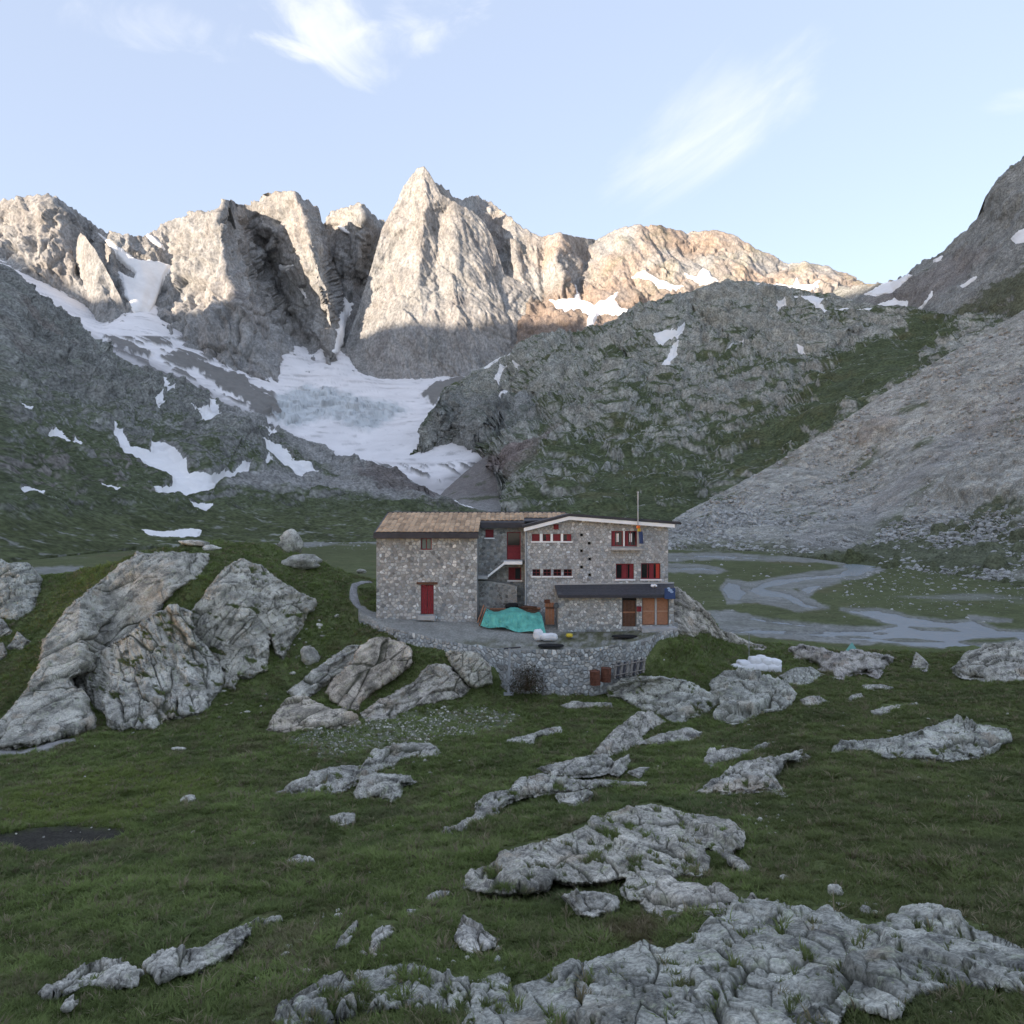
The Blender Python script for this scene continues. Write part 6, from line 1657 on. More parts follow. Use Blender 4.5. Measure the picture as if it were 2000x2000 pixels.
w = window(low_[1], DR, 3, 1); shutter(w, low_[1][0] + .62, low_[1][0] + .92, low_[1][1] + .07, low_[1][3] - .07, DR + .08); shutter(w, low_[1][2] - .32, low_[1][2] - .06, low_[1][1] + .07, low_[1][3] - .07, DR + .08, flat_mat('bright red timber', (.42, .05, .03), .6))
tube('drainpipe', (RX0 + .02, DR - .09, ZB), (RX0 + .02, DR - .09, hz(1028, DR)), .06, M_PIPE, hut)

# ---- roofs
def roof_slab(name, pts, th, mat):
    """pts: four corners (x,y,z), extruded down by th"""
    bm = bmesh.new(); t = [bm.verts.new(p) for p in pts]; b = [bm.verts.new((p[0], p[1], p[2] - th)) for p in pts]
    bm.faces.new(t); bm.faces.new(b[::-1])
    for k in range(len(pts)): bm.faces.new((t[k], b[k], b[(k + 1) % len(pts)], t[(k + 1) % len(pts)]))
    bmesh.ops.recalc_face_normals(bm, faces=bm.faces)
    return bm_obj(name, bm, mat, hut)
EY, EZ, RY, RZ = 51.45, hz(1040, 51.45), 57.0, hz(1001.5, 57.0)
def on_roof(x, y, dz=0.): return (x, y, EZ + (RZ - EZ) * (y - EY) / (RY - EY) + dz)
ex0, ex1 = hx(730, EY), hx(934, EY)
CEY = 54.1
cx1 = hx(1024, CEY)
rx_end = 4.3
roof = roof_slab('roof', [on_roof(ex0, EY), on_roof(ex1, EY), on_roof(ex1, CEY), on_roof(cx1, CEY), on_roof(cx1 + .02, DR + 1.6), on_roof(rx_end, 55.2), on_roof(rx_end, RY), on_roof(ex0, RY)], .10, M_ZINC)
roof_slab('roof', [(ex0, RY + .004, RZ), (rx_end, RY + .004, RZ), (rx_end, 63.2, RZ - 1.8), (ex0, 63.2, RZ - 1.8)], .12, M_SLATE)
box('eave_fascia', ex0 - .02, ex1 + .01, EY - .05, EY + .02, hz(1051, EY), EZ - .01, M_ZINC, hut)
box('eave_soffit', ex0, ex1, EY + .03, DL - .004, hz(1052, EY), hz(1050, EY), M_ZINC, hut)
box('eave_fascia', ex1 + .03, cx1 + .05, CEY - .05, CEY + .02, hz(1031, CEY), on_roof(0, CEY)[2] + .02, M_ZINC, hut)
box('eave_soffit', ex1 + .03, cx1, CEY + .03, DC - .004, hz(1031, CEY), hz(1029, CEY), M_ZINC, hut)
tube('ridge_cap', (ex0, RY, RZ + .02), (rx_end, RY, RZ + .02), .07, M_ZINC, hut)
prism('gable_wall', [(LX0 + .01, LZ1), (LX0 + .25, LZ1), (LX0 + .25, LZ1 + .05), (LX0 + .01, LZ1 + .05)], DL + .01, 63, M_MORTAR, hut)
# tiles, one mesh shared
def tile_mesh(wd, ln):
    V, Fc = [], []; n = 6
    for j, y in enumerate((0.0, ln)):
        for i in range(n + 1):
            u = i / n; V.append(((u - .5) * wd, y, .045 * math.sin(u * math.pi) + .03 * (1 - j) + .006))
    for i in range(n): Fc.append((i, i + 1, n + 2 + i, n + 1 + i))
    m = len(V)
    for i in range(n + 1): V.append((V[i][0], 0, V[i][2] - .035))
    for i in range(n): Fc.append((m + i, m + i + 1, i + 1, i))
    me = bpy.data.meshes.new('tile'); me.from_pydata(V, [], Fc); me.materials.append(M_TILE); me.polygons.foreach_set('use_smooth', np.ones(len(me.polygons), bool))
    return me
slope = math.atan2(RZ - EZ, RY - EY); run = math.hypot(RZ - EZ, RY - EY)
TW, TL = .37, .80; tm = tile_mesh(TW * .97, TL * 1.08)
tr = random.Random(4); nt_ = 0
for j in range(int(run / TL)):
    y = EY + .06 + j * TL * math.cos(slope)
    x = ex0 + .12 + TW / 2
    while x < rx_end - .1:
        inside = (x < ex1 - .1) or (y > CEY + .05 and x < cx1 - .05) or (y > 55.1)
        if inside and y < RY - .2:
            o = bpy.data.objects.new('tile', tm); COL.objects.link(o); o.parent = roof
            o.location = on_roof(x, y, .005); o.rotation_euler = (slope + tr.uniform(-.012, .012), tr.uniform(-.02, .02), tr.uniform(-.015, .015)); nt_ += 1
        x += TW
# right roof: two low slopes with a white barge board
def gable_roof():
    xl, xr = hx(1020, 52.4), hx(1329, 52.4); ax = hx(1112, 52.4)
    zl, zr, za = hz(1026, 52.4), hz(1019, 52.4), hz(1003, 52.4)
    y0, y1 = 52.35, 63.5; th = .19
    prism('roof', [(xl, zl), (ax, za), (xr, zr), (xr, zr - th), (ax, za - th), (xl, zl - th)], y0, y1, M_ZINC, hut)
    prism('barge_board', [(xl + .12, zl - th - .005), (ax, za - th - .005), (xr - .42, zr - th + .005), (xr - .42, zr - th - .25), (ax, za - th - .265), (xl + .12, zl - th - .26)], y0 + .05, y0 + .12, M_WHITE, hut)
    prism('soffit', [(xl + .15, zl - th - .02), (ax, za - th - .02), (xr - .5, zr - th - .01), (xr - .5, zr - th - .10), (ax, za - th - .12), (xl + .15, zl - th - .11)], y0 + .125, DR - .01, M_WOODD, hut)
    tube('gutter', (xr - .02, y0, zr - .12), (xr - .02, y1, zr - .12), .09, M_ZINC, hut)
gable_roof()

# ---- annex with the lean-to roof
AX0, AX1 = hx(1090, DA), hx(1316, DA); AZ1 = hz(1167, DA)
a_d1 = pxr((1215, 1166, 1243, 1224), DA); a_d2 = pxr((1254, 1167, 1306, 1221), DA)
wa = wall_face(AX0, AX1, ZB, AZ1, DA, [a_d1, a_d2])
box('wall', AX0 + .004, AX0 + .25, DA + .004, DR - .004, ZB, AZ1 + .3, M_MORTAR, hut); box('wall', AX1 - .25, AX1 - .004, DA + .004, DR - .004, ZB, AZ1 + .3, M_MORTAR, hut)
ar0 = (hx(1090, DA - .45), hx(1319, DA - .45)); az = hz(1166, DA - .45); bz = hz(1141, DR)
leanto = roof_slab('leanto_roof', [(ar0[0], DA - .45, az + .12), (ar0[1], DA - .45, az + .16), (hx(1316, DR), DR - .01, bz + .05), (hx(1083, DR), DR - .01, bz - .05)], .16, M_SLATE)
rows = 7
for j in range(rows):                                # slate courses
    t0 = j / rows; t1 = (j + 1) / rows + .03
    def lp(s, t): 
        p = [lerp(ar0[s], (hx(1083, DR), hx(1316, DR))[s], t), lerp(DA - .45, DR - .02, t), lerp(az + (.12, .16)[s], bz + (-.05, .05)[s], t)]
        return p
    n = 24
    for i in range(n):
        u0, u1 = i / n + .003, (i + 1) / n - .003
        q = []
        for (u, t, h) in ((u0, t0, .03), (u1, t0, .03), (u1, min(t1, .99), .012), (u0, min(t1, .99), .012)):
            A, B = lp(0, t), lp(1, t); q.append((lerp(A[0], B[0], u), lerp(A[1], B[1], u) - .004, lerp(A[2], B[2], u) + h + tr.uniform(0, .006)))
        bm = bmesh.new()
        t_ = [bm.verts.new(p) for p in q]; b_ = [bm.verts.new((p[0], p[1], p[2] - .02)) for p in q]
        bm.faces.new(t_)
        for k in range(4): bm.faces.new((t_[k], b_[k], b_[(k + 1) % 4], t_[(k + 1) % 4]))
        bmesh.ops.recalc_face_normals(bm, faces=bm.faces); bm_obj('slate', bm, M_SLATE, leanto)
box('eave_fascia', ar0[0], ar0[1], DA - .50, DA - .452, az - .06, az + .10, M_ZINC, hut)
prism('leanto_flashing', [(hx(1083, DR), bz - .04), (hx(1316, DR), bz + .06), (hx(1316, DR), bz + .16), (hx(1083, DR), bz + .05)], DR - .12, DR - .011, M_CONC, hut)
# doors
dd = empty('door'); dd.parent = hut; dd['label'] = 'dark brown boarded door'
for k in range(4):
    ww = (a_d1[2] - a_d1[0] - .1) / 4; box('plank', a_d1[0] + .05 + k * ww + .006, a_d1[0] + .05 + (k + 1) * ww - .006, DA + .1, DA + .15, a_d1[1], a_d1[3] - .25, M_WOODD, dd)
box('door_rail', a_d1[0] + .05, a_d1[2] - .05, DA + .085, DA + .1, a_d1[1] + .95, a_d1[1] + 1.05, M_WOODO, dd)
box('door_head', a_d1[0], a_d1[2], DA + .06, DA + .14, a_d1[3] - .24, a_d1[3] - .005, M_BLACK, dd)
dd = empty('door'); dd.parent = hut; dd['label'] = 'orange brown double store door'
xm = hx(1281, DA)
for a_, b_ in ((a_d2[0] + .04, xm - .07), (xm + .07, a_d2[2] - .04)):
    zmid = hz(1194, DA)
    for z0_, z1_ in ((a_d2[1] + .02, zmid - .03), (zmid + .03, a_d2[3] - .02)):
        box('panel', a_, b_, DA + .09, DA + .13, z0_, z1_, M_WOODO, dd, bev=.012)
    box('door_rail', a_, b_, DA + .08, DA + .12, zmid - .035, zmid + .035, flat_mat('pale timber', (.45, .27, .18)), dd)
box('door_post', xm - .065, xm + .065, DA + .03, DA + .12, a_d2[1], a_d2[3], M_CONC, dd)
box('threshold', hx(1250, DA), hx(1323, DA - .8), DA - .85, DA - .01, hz(1229, DA - .5) - .25, hz(1223, DA), M_CONC, hut)
ext = empty('fire_extinguisher_box'); ext.parent = hut
bm = bmesh.new(); add_box(bm, hx(1243, DA), hx(1252, DA), DA - .2, DA - .02, hz(1194, DA), hz(1184, DA), .02); bm_obj('red_box', bm, M_RED, ext)
# blue sheet with its pale mark on the end of the lean-to
sg = box('blue_board', hx(1298, DA - .6), hx(1319, DA - .6), DA - .62, DA - .56, az - .12, az + .62, M_BLUE, hut)
bm = bmesh.new()
for (x, y, r_) in ((1309, 1153, 3.4), (1306, 1149, 2.4), (1312, 1156, 2.6)):
    bmesh.ops.create_circle(bm, cap_ends=True, segments=14, radius=r_ * DA / F, matrix=Matrix.Translation((hx(x, DA - .62), DA - .627, hz(y, DA - .62))) @ Matrix.Rotation(R(90), 4, 'X') @ Matrix.Diagonal((1.3, .8, 1, 1)))
bm_obj('pale_mark', bm, flat_mat('pale blue paint', (.35, .45, .62)), sg)
bm = bmesh.new(); bmesh.ops.create_icosphere(bm, subdivisions=3, radius=.2, matrix=Matrix.Translation((hx(1277, 51.6), 51.6, hz(1144, 51.6))) @ Matrix.Diagonal((1.2, .8, .55, 1)))
for v in bm.verts: v.co += Vector((0, 0, .05 * math.sin(v.co.x * 17) * math.cos(v.co.y * 13)))
tag(bm_obj('white_stone', bm, M_SACK), 'white lump lying on the lean-to roof by the wall', 'stone')

# ---- rubble stones of the hut
def flat_map(Y): return lambda u, v, h: (u, Y - h, v)
jobs = []
jobs.append((rubble([(LX0, hz(1206, DL) - .6), (LX1, hz(1222, DL) - .6), (LX1, LZ1), (LX0, LZ1)], .235, [h_top, h_door], 1), flat_map(DL), wl, .42, (.98, 1.0, 1.0), .36, .05))
jobs.append((rubble([(CX0, hz(1200, DC)), (CX1, hz(1200, DC)), (CX1, CZ1), (CX0, CZ1)], .225, [c_sm, c_dr, c_lw], 2), flat_map(DC), wc, .31, (.98, .99, .96), .3, .04))
HRs = up + lo + [(big_[0][0], big_[0][1] - .1, big_[1][2], big_[0][3])] + low_ + hol
jobs.append((rubble([(RX0 + .1, hz(1215, DR)), (RX1, hz(1215, DR)), (RX1, RZ1 + .05), (apx, apz - .04), (RX0 + .1, RZ1)], .205, HRs, 3), flat_map(DR), wr, .43, (.965, 1.0, 1.03), .2, .03))
jobs.append((rubble([(AX0, hz(1234, DA)), (AX1, hz(1234, DA)), (AX1, AZ1), (AX0, AZ1)], .20, [a_d1, a_d2], 4), flat_map(DA), wa, .46, (.99, 1.0, .98), .33, .045))
jobs.append((rubble([(hx(936, 53.6), ZB), (hx(1010, 53.6), ZB), (hx(1010, 53.6), hz(1146, 53.6)), (hx(936, 53.6), hz(1136, 53.6))], .22, (), 6), flat_map(53.62), uw, .27, (1, .99, .95), .4, .04))
add_stones(jobs, 1, 300)

# ------------------------------------------------------------------ terrace and its retaining wall
EDGE = [(700,1212,52.6),(735,1222,50.9),(780,1231,49.3),(820,1241,48.2),(870,1253,47.5),(930,1264,47.0),(1000,1269,46.9),(1100,1271,46.9),(1200,1264,46.9),(1250,1250,47.5),(1290,1237,48.6),(1325,1231,49.3)]
FOOTW = [(700,1222,52.2),(735,1238,50.3),(780,1258,48.6),(820,1272,47.4),(870,1284,46.6),(930,1296,46.0),(965,1330,45.9),(1000,1347,45.9),(1100,1350,45.9),(1150,1346,45.9),(1220,1330,46.2),(1262,1312,46.9),(1290,1275,47.8),(1325,1250,49.0)]
def epos(s_px, arr):
    a = np.asarray(arr, float); return P3(s_px, np.interp(s_px, a[:, 0], a[:, 1]), np.interp(s_px, a[:, 0], a[:, 2]))
def build_terrace():
    xs = np.arange(700, 1325.1, 3.0); e = epos(xs, EDGE)
    n = 26; rows = []
    back = np.stack([e[:, 0] * 57 / e[:, 1], np.full(len(xs), 57.0), np.interp(xs, [700, 735, 932, 1090, 1325], [-7.35, -7.55, -7.95, -8.1, -8.1])], -1)
    for k in range(n):
        t = k / (n - 1); r = e + (back - e) * t
        yy = r[:, 1]
        zb = np.interp(xs, [700, 735, 932, 1090, 1325], [-7.35, -7.72, -8.02, -8.12, -8.12])
        front = e[:, 2]; tt = np.clip((yy - e[:, 1]) / np.maximum(51.8 - e[:, 1], .3), 0, 1)
        r[:, 2] = front + (zb - front) * tt
        rows.append(r)
    V = np.stack(rows); fl = V.reshape(-1, 3).copy()
    fl[:, 2] += (fbm(fl / 1.0, 4, .6) * .07) 
    px = 1000 + fl[:, 0] / fl[:, 1] * F; py = 1000 - fl[:, 2] / fl[:, 1] * F
    c = (.27 + .06 * fbm(fl / .5, 4, .6))[:, None] * np.array((1, .99, .91))[None]
    g = np.maximum(pmask([(1080,1240),(1150,1228),(1300,1226),(1300,1240),(1240,1255),(1150,1268),(1090,1262)], px, py, 8, 10, 14), pmask([(850,1258),(960,1246),(1040,1256),(1060,1270),(960,1268)], px, py, 6, 8, 12) * .7)
    c = mixc(c, (.085, .088, .04), .9 * g * sstep(-.3, .15, fbm(fl / .7 + 9, 4, .6)))
    o = np_mesh('terrace', fl, grid_quads(*V.shape[:2]), M_GRAVEL, np.clip(c, .02, .6)); o['kind'] = 'structure'
build_terrace()
ret = empty('retaining_wall'); tag(ret, 'dry stone retaining wall holding up the terrace of the hut', 'wall')
def build_retaining():
    xs = np.arange(700, 1325.1, 4.0); T = epos(xs, EDGE); B = epos(xs, FOOTW); B[:, 2] -= .5
    T[:, 2] += .02; n = 6
    V = np.stack([T + (B - T) * k / (n - 1) for k in range(n)])
    me_o = np_mesh('wall_core', V.reshape(-1, 3), grid_quads(n, len(xs)), M_MORTAR); me_o.parent = ret
    # top capping strip goes back into the terrace
    seg = np.concatenate([[0], np.cumsum(np.linalg.norm(np.diff(T, axis=0), axis=1))])
    H = np.linalg.norm(T - B, axis=1)
    def mp(u, v, h):
        i = np.interp(u, seg, np.arange(len(seg))); hh = np.interp(u, seg, H); t = 1 - v / max(hh, .2)
        f = lambda A: np.array([np.interp(i, np.arange(len(seg)), A[:, k]) for k in range(3)])
        a, b = f(T), f(B); p = a + (b - a) * t
        return (float(p[0]), float(p[1] - h * .95), float(p[2] + h * .3))
    L_ = seg[-1]
    cells = []
    m = 12
    for k in range(m):
        u0, u1 = L_ * k / m, L_ * (k + 1) / m
        h0, h1 = np.interp(u0, seg, H), np.interp(u1, seg, H)
        cells += rubble([(u0, .05), (u1, .05), (u1, h1 + .05), (u0, h0 + .05)], .25, (), 20 + k, 1.25)
    add_stones([(cells, mp, me_o, .37, (1.0, 1.0, .95), .3, .09)], 2, 300)
build_retaining()
def ribbon_path():
    c = [(722,1136,15),(696,1142,14),(688,1156,15),(694,1174,17),(706,1192,19),(724,1206,20),(748,1214,16)]
    a = np.asarray(c, float); t = np.linspace(0, len(c) - 1, 40)
    cx = np.interp(t, range(len(c)), a[:, 0]); cy = np.interp(t, range(len(c)), a[:, 1]); w = np.interp(t, range(len(c)), a[:, 2]) * .5
    k = np.ones(5) / 5; cx = np.convolve(np.pad(cx, 2, mode='edge'), k, 'valid'); cy = np.convolve(np.pad(cy, 2, mode='edge'), k, 'valid')
    rows = []
    for s in np.linspace(-1, 1, 9):
        px = cx + s * w * (1 + .2 * np.sin(t * 3 + s)); py = cy + s * w * .15
        p = P3(px, py, GD(px, py)); p[:, 2] += ground_disp(p, px, py) + .10 * (1 - s * s) + .02
        rows.append(p)
    V = np.stack(rows); fl = V.reshape(-1, 3)
    o = np_mesh('path', fl, grid_quads(*V.shape[:2]), M_GRAVEL, np.clip((.27 + .05 * fbm(fl / .4, 3))[:, None] * np.array((1, .98, .97))[None], .05, .5)); o['kind'] = 'structure'
ribbon_path()

# ------------------------------------------------------------------ things about the terrace
def blob(name, c, s, mat, seed, label, cat, group=None, sub=4, crease=.12):
    bm = bmesh.new(); bmesh.ops.create_icosphere(bm, subdivisions=sub, radius=1.0)
    co = np.array([v.co[:] for v in bm.verts])
    q = np.sign(co) * np.abs(co) ** .7
    q = q * (1 + crease * fbm(q * 1.6 + seed, 4, .6, ridged=True) + facets(q, .55, .12, .3, seed, .12))[:, None]
    for v, k in zip(bm.verts, q): v.co = Vector((k[0] * s[0], k[1] * s[1], k[2] * s[2])) + Vector(c)
    return tag(bm_obj(name, bm, mat, smooth=True), label, cat, group)
def tpt(px, py, Y): return Vector(P3(float(px), float(py), float(Y)))
# tarpaulin over the wood stack
def tarp():
    nu, nv = 70, 30; V = np.zeros((nv, nu, 3))
    for i in range(nu):
        u = i / (nu - 1)
        top = tpt(lerp(950, 1052, u), 1189 + 5 * math.sin(u * 9) + 4 * u, 52.2); mid = tpt(lerp(946, 1058, u), 1197 + 3 * math.sin(u * 7 + 1) + 3 * u, 51.0)
        low = tpt(lerp(938, 1066, u), lerp(1222, 1240, u) + 2.5 * math.sin(u * 14), lerp(50.6, 49.6, u))
        for j in range(nv):
            t = j / (nv - 1)
            p = top.lerp(mid, t / .3) if t < .3 else mid.lerp(low, (t - .3) / .7)
            V[j, i] = p
    fl = V.reshape(-1, 3); fold = fbm(np.stack([fl[:, 0] / .38, fl[:, 1] / 2, fl[:, 2] / 1.4], -1), 4, .6, ridged=True)
    fold = fold + .6 * fbm(np.stack([fl[:, 0] / .2, fl[:, 1], fl[:, 2] / .35], -1) + 9, 4, .6, ridged=True)
    crs = facets(fl * np.array((1, .6, .5)), .42, .06, .20, 3.0, .1)
    fl = fl + np.stack([fold * .03, -fold * .10 - crs, fold * .03 + .4 * crs], -1)
    o = np_mesh('tarpaulin', fl, grid_quads(nv, nu), M_TARP); o.data.polygons.foreach_set('use_smooth', np.zeros(len(o.data.polygons), bool)); tag(o, 'crumpled turquoise tarpaulin draped over the stack below the centre wall', 'tarpaulin')
tarp()
ws = empty('log_stack'); tag(ws, 'stack of brown logs showing above the turquoise tarpaulin', 'log stack')
lr = random.Random(9)
for k in range(16):
    x = lr.uniform(948, 1035); y = 1184 + 5 * lr.random() + (k % 3) * 4; Y = 52.6 + .2 * (k % 3)
    a_ = tpt(x, y, Y); l_ = lr.uniform(.6, 1.4)
    tube('log', a_, a_ + Vector((l_, lr.uniform(-.2, .2), lr.uniform(-.08, .08))), lr.uniform(.06, .11), (M_WOODD, M_WOODO, M_RUST)[k % 3], ws, 9)
box('stack_body', hx(948, 52.3), hx(1050, 52.3), 52.1, 53.1, -8.3, hz(1192, 52.3), M_WOODD, ws)
for k, (x0_, y0_, x1_, y1_) in enumerate(((936, 1222, 949, 1186), (940, 1224, 952, 1192), (933, 1216, 945, 1182))):
    tag(tube('timber_pole', tpt(x0_, y0_, 50.9), tpt(x1_, y1_, 51.8), .05, (M_WOODO, M_RUST, M_WOODO)[k]), ('reddish pole leaning left of the tarpaulin, longest of the three', 'reddish pole leaning left of the tarpaulin, nearest to the cloth', 'reddish pole leaning left of the tarpaulin, nearest the wall corner')[k], 'pole', 'poles leaning by the tarpaulin')
blob('junk_bag', tpt(1000, 1184, 52.4), (.45, .25, .22), M_BLACK, 3.3, 'black bag of junk lying on the log stack', 'bag')
bd = empty('leaning_door'); tag(bd, 'orange brown wooden door standing against the lean-to corner', 'door')
for k in range(3):
    a_ = lerp(1065, 1083, k / 3); b_ = lerp(1065, 1083, (k + 1) / 3) - .4
    box('plank', hx(a_, 51.2), hx(b_, 51.2), 51.2, 51.26, hz(1220, 51.2), hz(1177 - (2 if k == 0 else 0), 51.2), M_WOODO, bd)
box('door_rail', hx(1065, 51.2), hx(1082, 51.2), 51.16, 51.2, hz(1189, 51.2), hz(1185, 51.2), M_WOODD, bd); box('door_cap', hx(1063, 51.2), hx(1074, 51.2), 51.1, 51.28, hz(1178, 51.2), hz(1171, 51.2), M_RUST, bd)
ty = empty('round_disc'); tag(ty, 'dark round lamp on the corner of the lean-to wall', 'disc')  # dark round object of unknown purpose, modelled as a plain disc
tube('disc_body', tpt(1086, 1183, 50.2), tpt(1086, 1183, 49.95), .2, M_ZINC, ty, 16); tube('disc_face', tpt(1086, 1183, 49.949), tpt(1086, 1183, 49.92), .15, M_GLASS, ty, 16)
blob('sack', tpt(1051, 1240, 48.6), (.30, .28, .36), M_SACK, 1.1, 'white sack standing at the right end of the tarpaulin', 'sack', 'white sacks')
blob('sack', tpt(1072, 1244, 48.4), (.55, .3, .24), M_SACK, 5.1, 'white sack lying right of the one by the tarpaulin', 'sack', 'white sacks')
blob('yellow_bag', tpt(1112, 1241, 48.9), (.22, .2, .12), M_YELLOW, 2.1, 'small yellow bag on the terrace grass', 'bag')
for k, (x0_, x1_, py_, Y_, lb) in enumerate(((1194, 1246, 1246, 48.55, 'dark oval mat on the terrace near the brown doors'), (1050, 1102, 1264, 47.3, 'dark oval mat at the front edge of the terrace'))):
    bm = bmesh.new(); c = tpt((x0_ + x1_) / 2, py_, Y_)
    bmesh.ops.create_cone(bm, cap_ends=True, segments=28, radius1=(x1_ - x0_) / 2 * Y_ / F, radius2=(x1_ - x0_) / 2 * Y_ / F * .94, depth=.09, matrix=Matrix.Translation(c + Vector((0, 0, .12))) @ Matrix.Diagonal((1, .55, 1, 1)))
    tag(bm_obj('mat', bm, M_BLACK), lb, 'mat', 'dark mats on the terrace')
# the tall steel post with its arm, and the thin rod further right
tp_ = empty('steel_post'); tag(tp_, 'grey steel post with a short arm in front of the retaining wall', 'post')
tube('post', tpt(993, 1354, 45.4), tpt(995, 1266, 45.4), .085, M_STEEL, tp_); tube('arm', tpt(984, 1267, 45.4), tpt(1017, 1264, 45.4), .05, M_ZINC, tp_); box('base_plate', hx(984, 45.4), hx(1003, 45.4), 45.2, 45.6, hz(1357, 45.4), hz(1353, 45.4), M_STEEL, tp_)
rd = empty('thin_rod'); tag(rd, 'thin upright rod behind the white sacks', 'rod')
tube('rod', tpt(1463, 1290, 57), tpt(1463, 1238, 57), .028, M_STEEL, rd, 6); tube('rod_tip', tpt(1463, 1240, 57), tpt(1463, 1236, 57), .05, M_STEEL, rd, 6)
# flag pole
fp = empty('flagpole'); tag(fp, 'slim flagpole standing against the right end of the hut', 'flagpole')
tube('pole', tpt(1246, 1068, 52.2), tpt(1246, 962, 52.2), .045, M_STEEL, fp, 8); tube('finial', tpt(1246, 963, 52.2), tpt(1246, 960, 52.2), .08, M_STEEL, fp, 8)
for k, (y0_, y1_, x0_, x1_, mt) in enumerate(((1026, 1032, 1243, 1250, M_ORANGE), (1032, 1038, 1245, 1251, M_YELLOW), (1038, 1062, 1247, 1255, M_BLUE))):
    V, n = [], 8
    for j in range(n):
        t = j / (n - 1)
        for i in range(5):
            u = i / 4; V.append(tuple(tpt(lerp(x0_, x1_, u) + 2 * t * (k == 2), lerp(y0_, y1_, t), 52.1 + .08 * math.sin(u * 9 + t * 2))))
    o = np_mesh('flag', V, grid_quads(n, 5), mt); o.parent = fp
# oil drums
def drum(px, py, Y, tilt, label):
    t = empty('oil_drum'); tag(t, label, 'drum', 'rusty drums below the terrace')
    bm = bmesh.new(); prof = [(0, 0), (.33, 0), (.34, .02), (.33, .04), (.33, .28), (.345, .30), (.33, .32), (.33, .56), (.345, .58), (.33, .60), (.33, .84), (.34, .87), (.30, .87), (.30, .85), (0, .85)]
    n = 24; ring = []
    for (r_, z_) in prof: ring.append([bm.verts.new((r_ * math.cos(6.2832 * k / n), r_ * math.sin(6.2832 * k / n), z_)) for k in range(n)] if r_ else [bm.verts.new((0, 0, z_))])
    for a_, b_ in zip(ring, ring[1:]):
        for k in range(n):
            if len(a_) == 1: bm.faces.new((a_[0], b_[k], b_[(k + 1) % n]))
            elif len(b_) == 1: bm.faces.new((a_[k], a_[(k + 1) % n], b_[0]))
            else: bm.faces.new((a_[k], a_[(k + 1) % n], b_[(k + 1) % n], b_[k]))
    bmesh.ops.recalc_face_normals(bm, faces=bm.faces)
    o = bm_obj('drum_body', bm, M_RUST, t, smooth=False); q = bmesh.new(); bmesh.ops.create_cone(q, cap_ends=True, segments=10, radius1=.04, radius2=.04, depth=.03, matrix=Matrix.Translation((.18, 0, .865))); bm_obj('bung', q, M_ZINC, t)
    t.location = tpt(px, py, Y); t.rotation_euler = (0, tilt, .3)
drum(1163, 1337, 45.3, -.05, 'rusty drum below the terrace, nearer of the two'); drum(1183, 1331, 45.7, .04, 'rusty drum below the terrace, standing behind its twin')
# pallets leaning on the wall
for k, (x0_, lb) in enumerate(((1200, 'dark grey pallet leaning on the wall beside the drums'), (1232, 'dark grey pallet leaning on the wall farther from the drums'))):
    t = empty('pallet'); tag(t, lb, 'pallet', 'pallets by the terrace wall')
    for j in range(5):
        a_ = tpt(x0_ + j * 6, 1326 - j * 1.5 - k * 6, 45.7); b_ = tpt(x0_ + 3 + j * 6, 1296 - j - k * 6, 46.2)
        bm = bmesh.new(); add_tube(bm, a_, b_, .085, 4); bm_obj('slat', bm, M_ZINC if j % 2 else M_WOODG, t)
    for s in (.2, .8):
        a_ = tpt(x0_ - 1, 1326 - 30 * s - k * 6, 45.6 + .5 * s); b_ = tpt(x0_ + 29, 1319 - 29 * s - k * 6, 45.6 + .5 * s); tube('batten', a_, b_, .04, M_WOODG, t, 4)
# white sacks behind the domed outcrop
SK = [(1404,1318,20,13),(1420,1312,20,13),(1440,1308,22,14),(1462,1306,22,14),(1484,1306,22,15),(1508,1306,22,15),(1452,1297,17,10),(1474,1291,18,11),(1494,1292,19,11),(1512,1295,17,11),(1487,1286,13,8)]
SKL = ['leftmost white sack of the pile behind the dome','white sack, second from the left of the pile','white sack, third from the left of the pile','white sack in the middle of the bottom row','white sack, second from the right of the bottom row','white sack at the right end of the bottom row','leftmost sack of the upper row','upper row sack over the middle of the pile','upper row sack right of the middle','rightmost sack of the upper row','small sack crowning the white pile']
for k, (x, y, w_, h_) in enumerate(SK):
    blob('sack', tpt(x, y, 53.2 - .012 * (y - 1286)), (w_ * .7 * 53 / F, .45, h_ * .75 * 53 / F), M_SACK, k * 1.7, SKL[k], 'sack', 'white sacks piled behind the domed outcrop', sub=3, crease=.16)
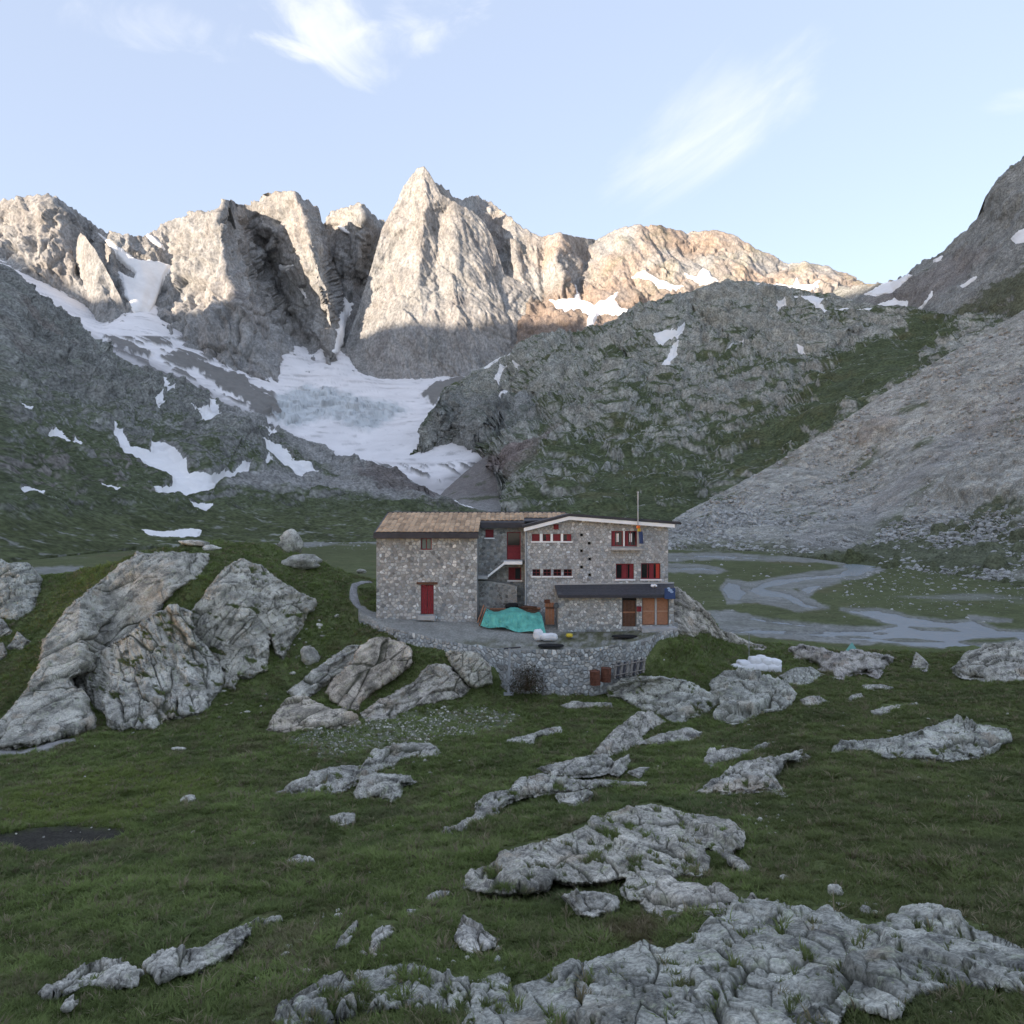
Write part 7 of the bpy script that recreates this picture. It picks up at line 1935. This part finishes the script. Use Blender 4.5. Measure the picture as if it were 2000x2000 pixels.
# tent
tn = empty('tent'); tag(tn, 'small turquoise tent peeping over the pinkish outcrop', 'tent')
bm = bmesh.new(); c = tpt(1662, 1290, 64.5); z0_ = c.z - .1
vs = [bm.verts.new(p) for p in (c + Vector((-1.1, -.7, -.1)), c + Vector((1.0, -.7, -.1)), c + Vector((1.0, .7, -.1)), c + Vector((-1.1, .7, -.1)), Vector(P3(1664., 1254., 64.5)), c + Vector((-.9, 0, .35)))]
for f in ((0, 1, 4), (0, 4, 5), (1, 2, 4), (2, 3, 5, 4), (3, 0, 5)): bm.faces.new([vs[k] for k in f])
bm_obj('canopy', bm, flat_mat('tent fabric', (.16, .36, .32), .6), tn); tube('tent_pole', Vector(P3(1664., 1290., 64.5)), Vector(P3(1664., 1253., 64.5)), .015, M_STEEL, tn, 6)
# dry bush by the post
def bush(cx, cy, Y, rx, rz, n, label, cols):
    t = empty('shrub'); tag(t, label, 'shrub')
    r_ = random.Random(3); c = tpt(cx, cy, Y); V, Fc, C = [], [], []
    for k in range(n):
        a_ = r_.uniform(0, 6.283); e = math.acos(r_.uniform(-.2, 1)); rad = r_.random() ** .5
        p = c + Vector((rx * rad * math.sin(e) * math.cos(a_), .5 * rx * rad * math.sin(e) * math.sin(a_), rz * rad * math.cos(e)))
        d_ = Vector((r_.gauss(0, 1), r_.gauss(0, 1), r_.gauss(.6, 1))).normalized() * r_.uniform(.05, .12); s_ = d_.cross(Vector((r_.random(), r_.random(), r_.random()))).normalized() * .022
        i = len(V); V += [p - s_, p + s_, p + d_ + s_ * .4, p + d_ - s_ * .4]; Fc.append((i, i + 1, i + 2, i + 3)); C += [cols[r_.randrange(len(cols))]] * 4
    o = np_mesh('foliage', [tuple(v) for v in V], Fc, M_HILL, C, smooth=False); o.parent = t
    bm = bmesh.new()
    for k in range(14):
        a_ = r_.uniform(0, 6.28); q = c + Vector((rx * .8 * math.cos(a_) * r_.random(), .3 * rx * math.sin(a_), rz * r_.uniform(.4, .9))); add_tube(bm, c + Vector((.1 * math.cos(a_), .05, -.1)), q, .02, 5, .006)
    bm_obj('stem', bm, M_WOODD, t)
bush(1030, 1346, 45.4, 1.3, 1.7, 2600, 'brown dry shrub growing against the wall beside the steel post', [(.10, .075, .05), (.075, .08, .035), (.13, .10, .07), (.06, .05, .035)])
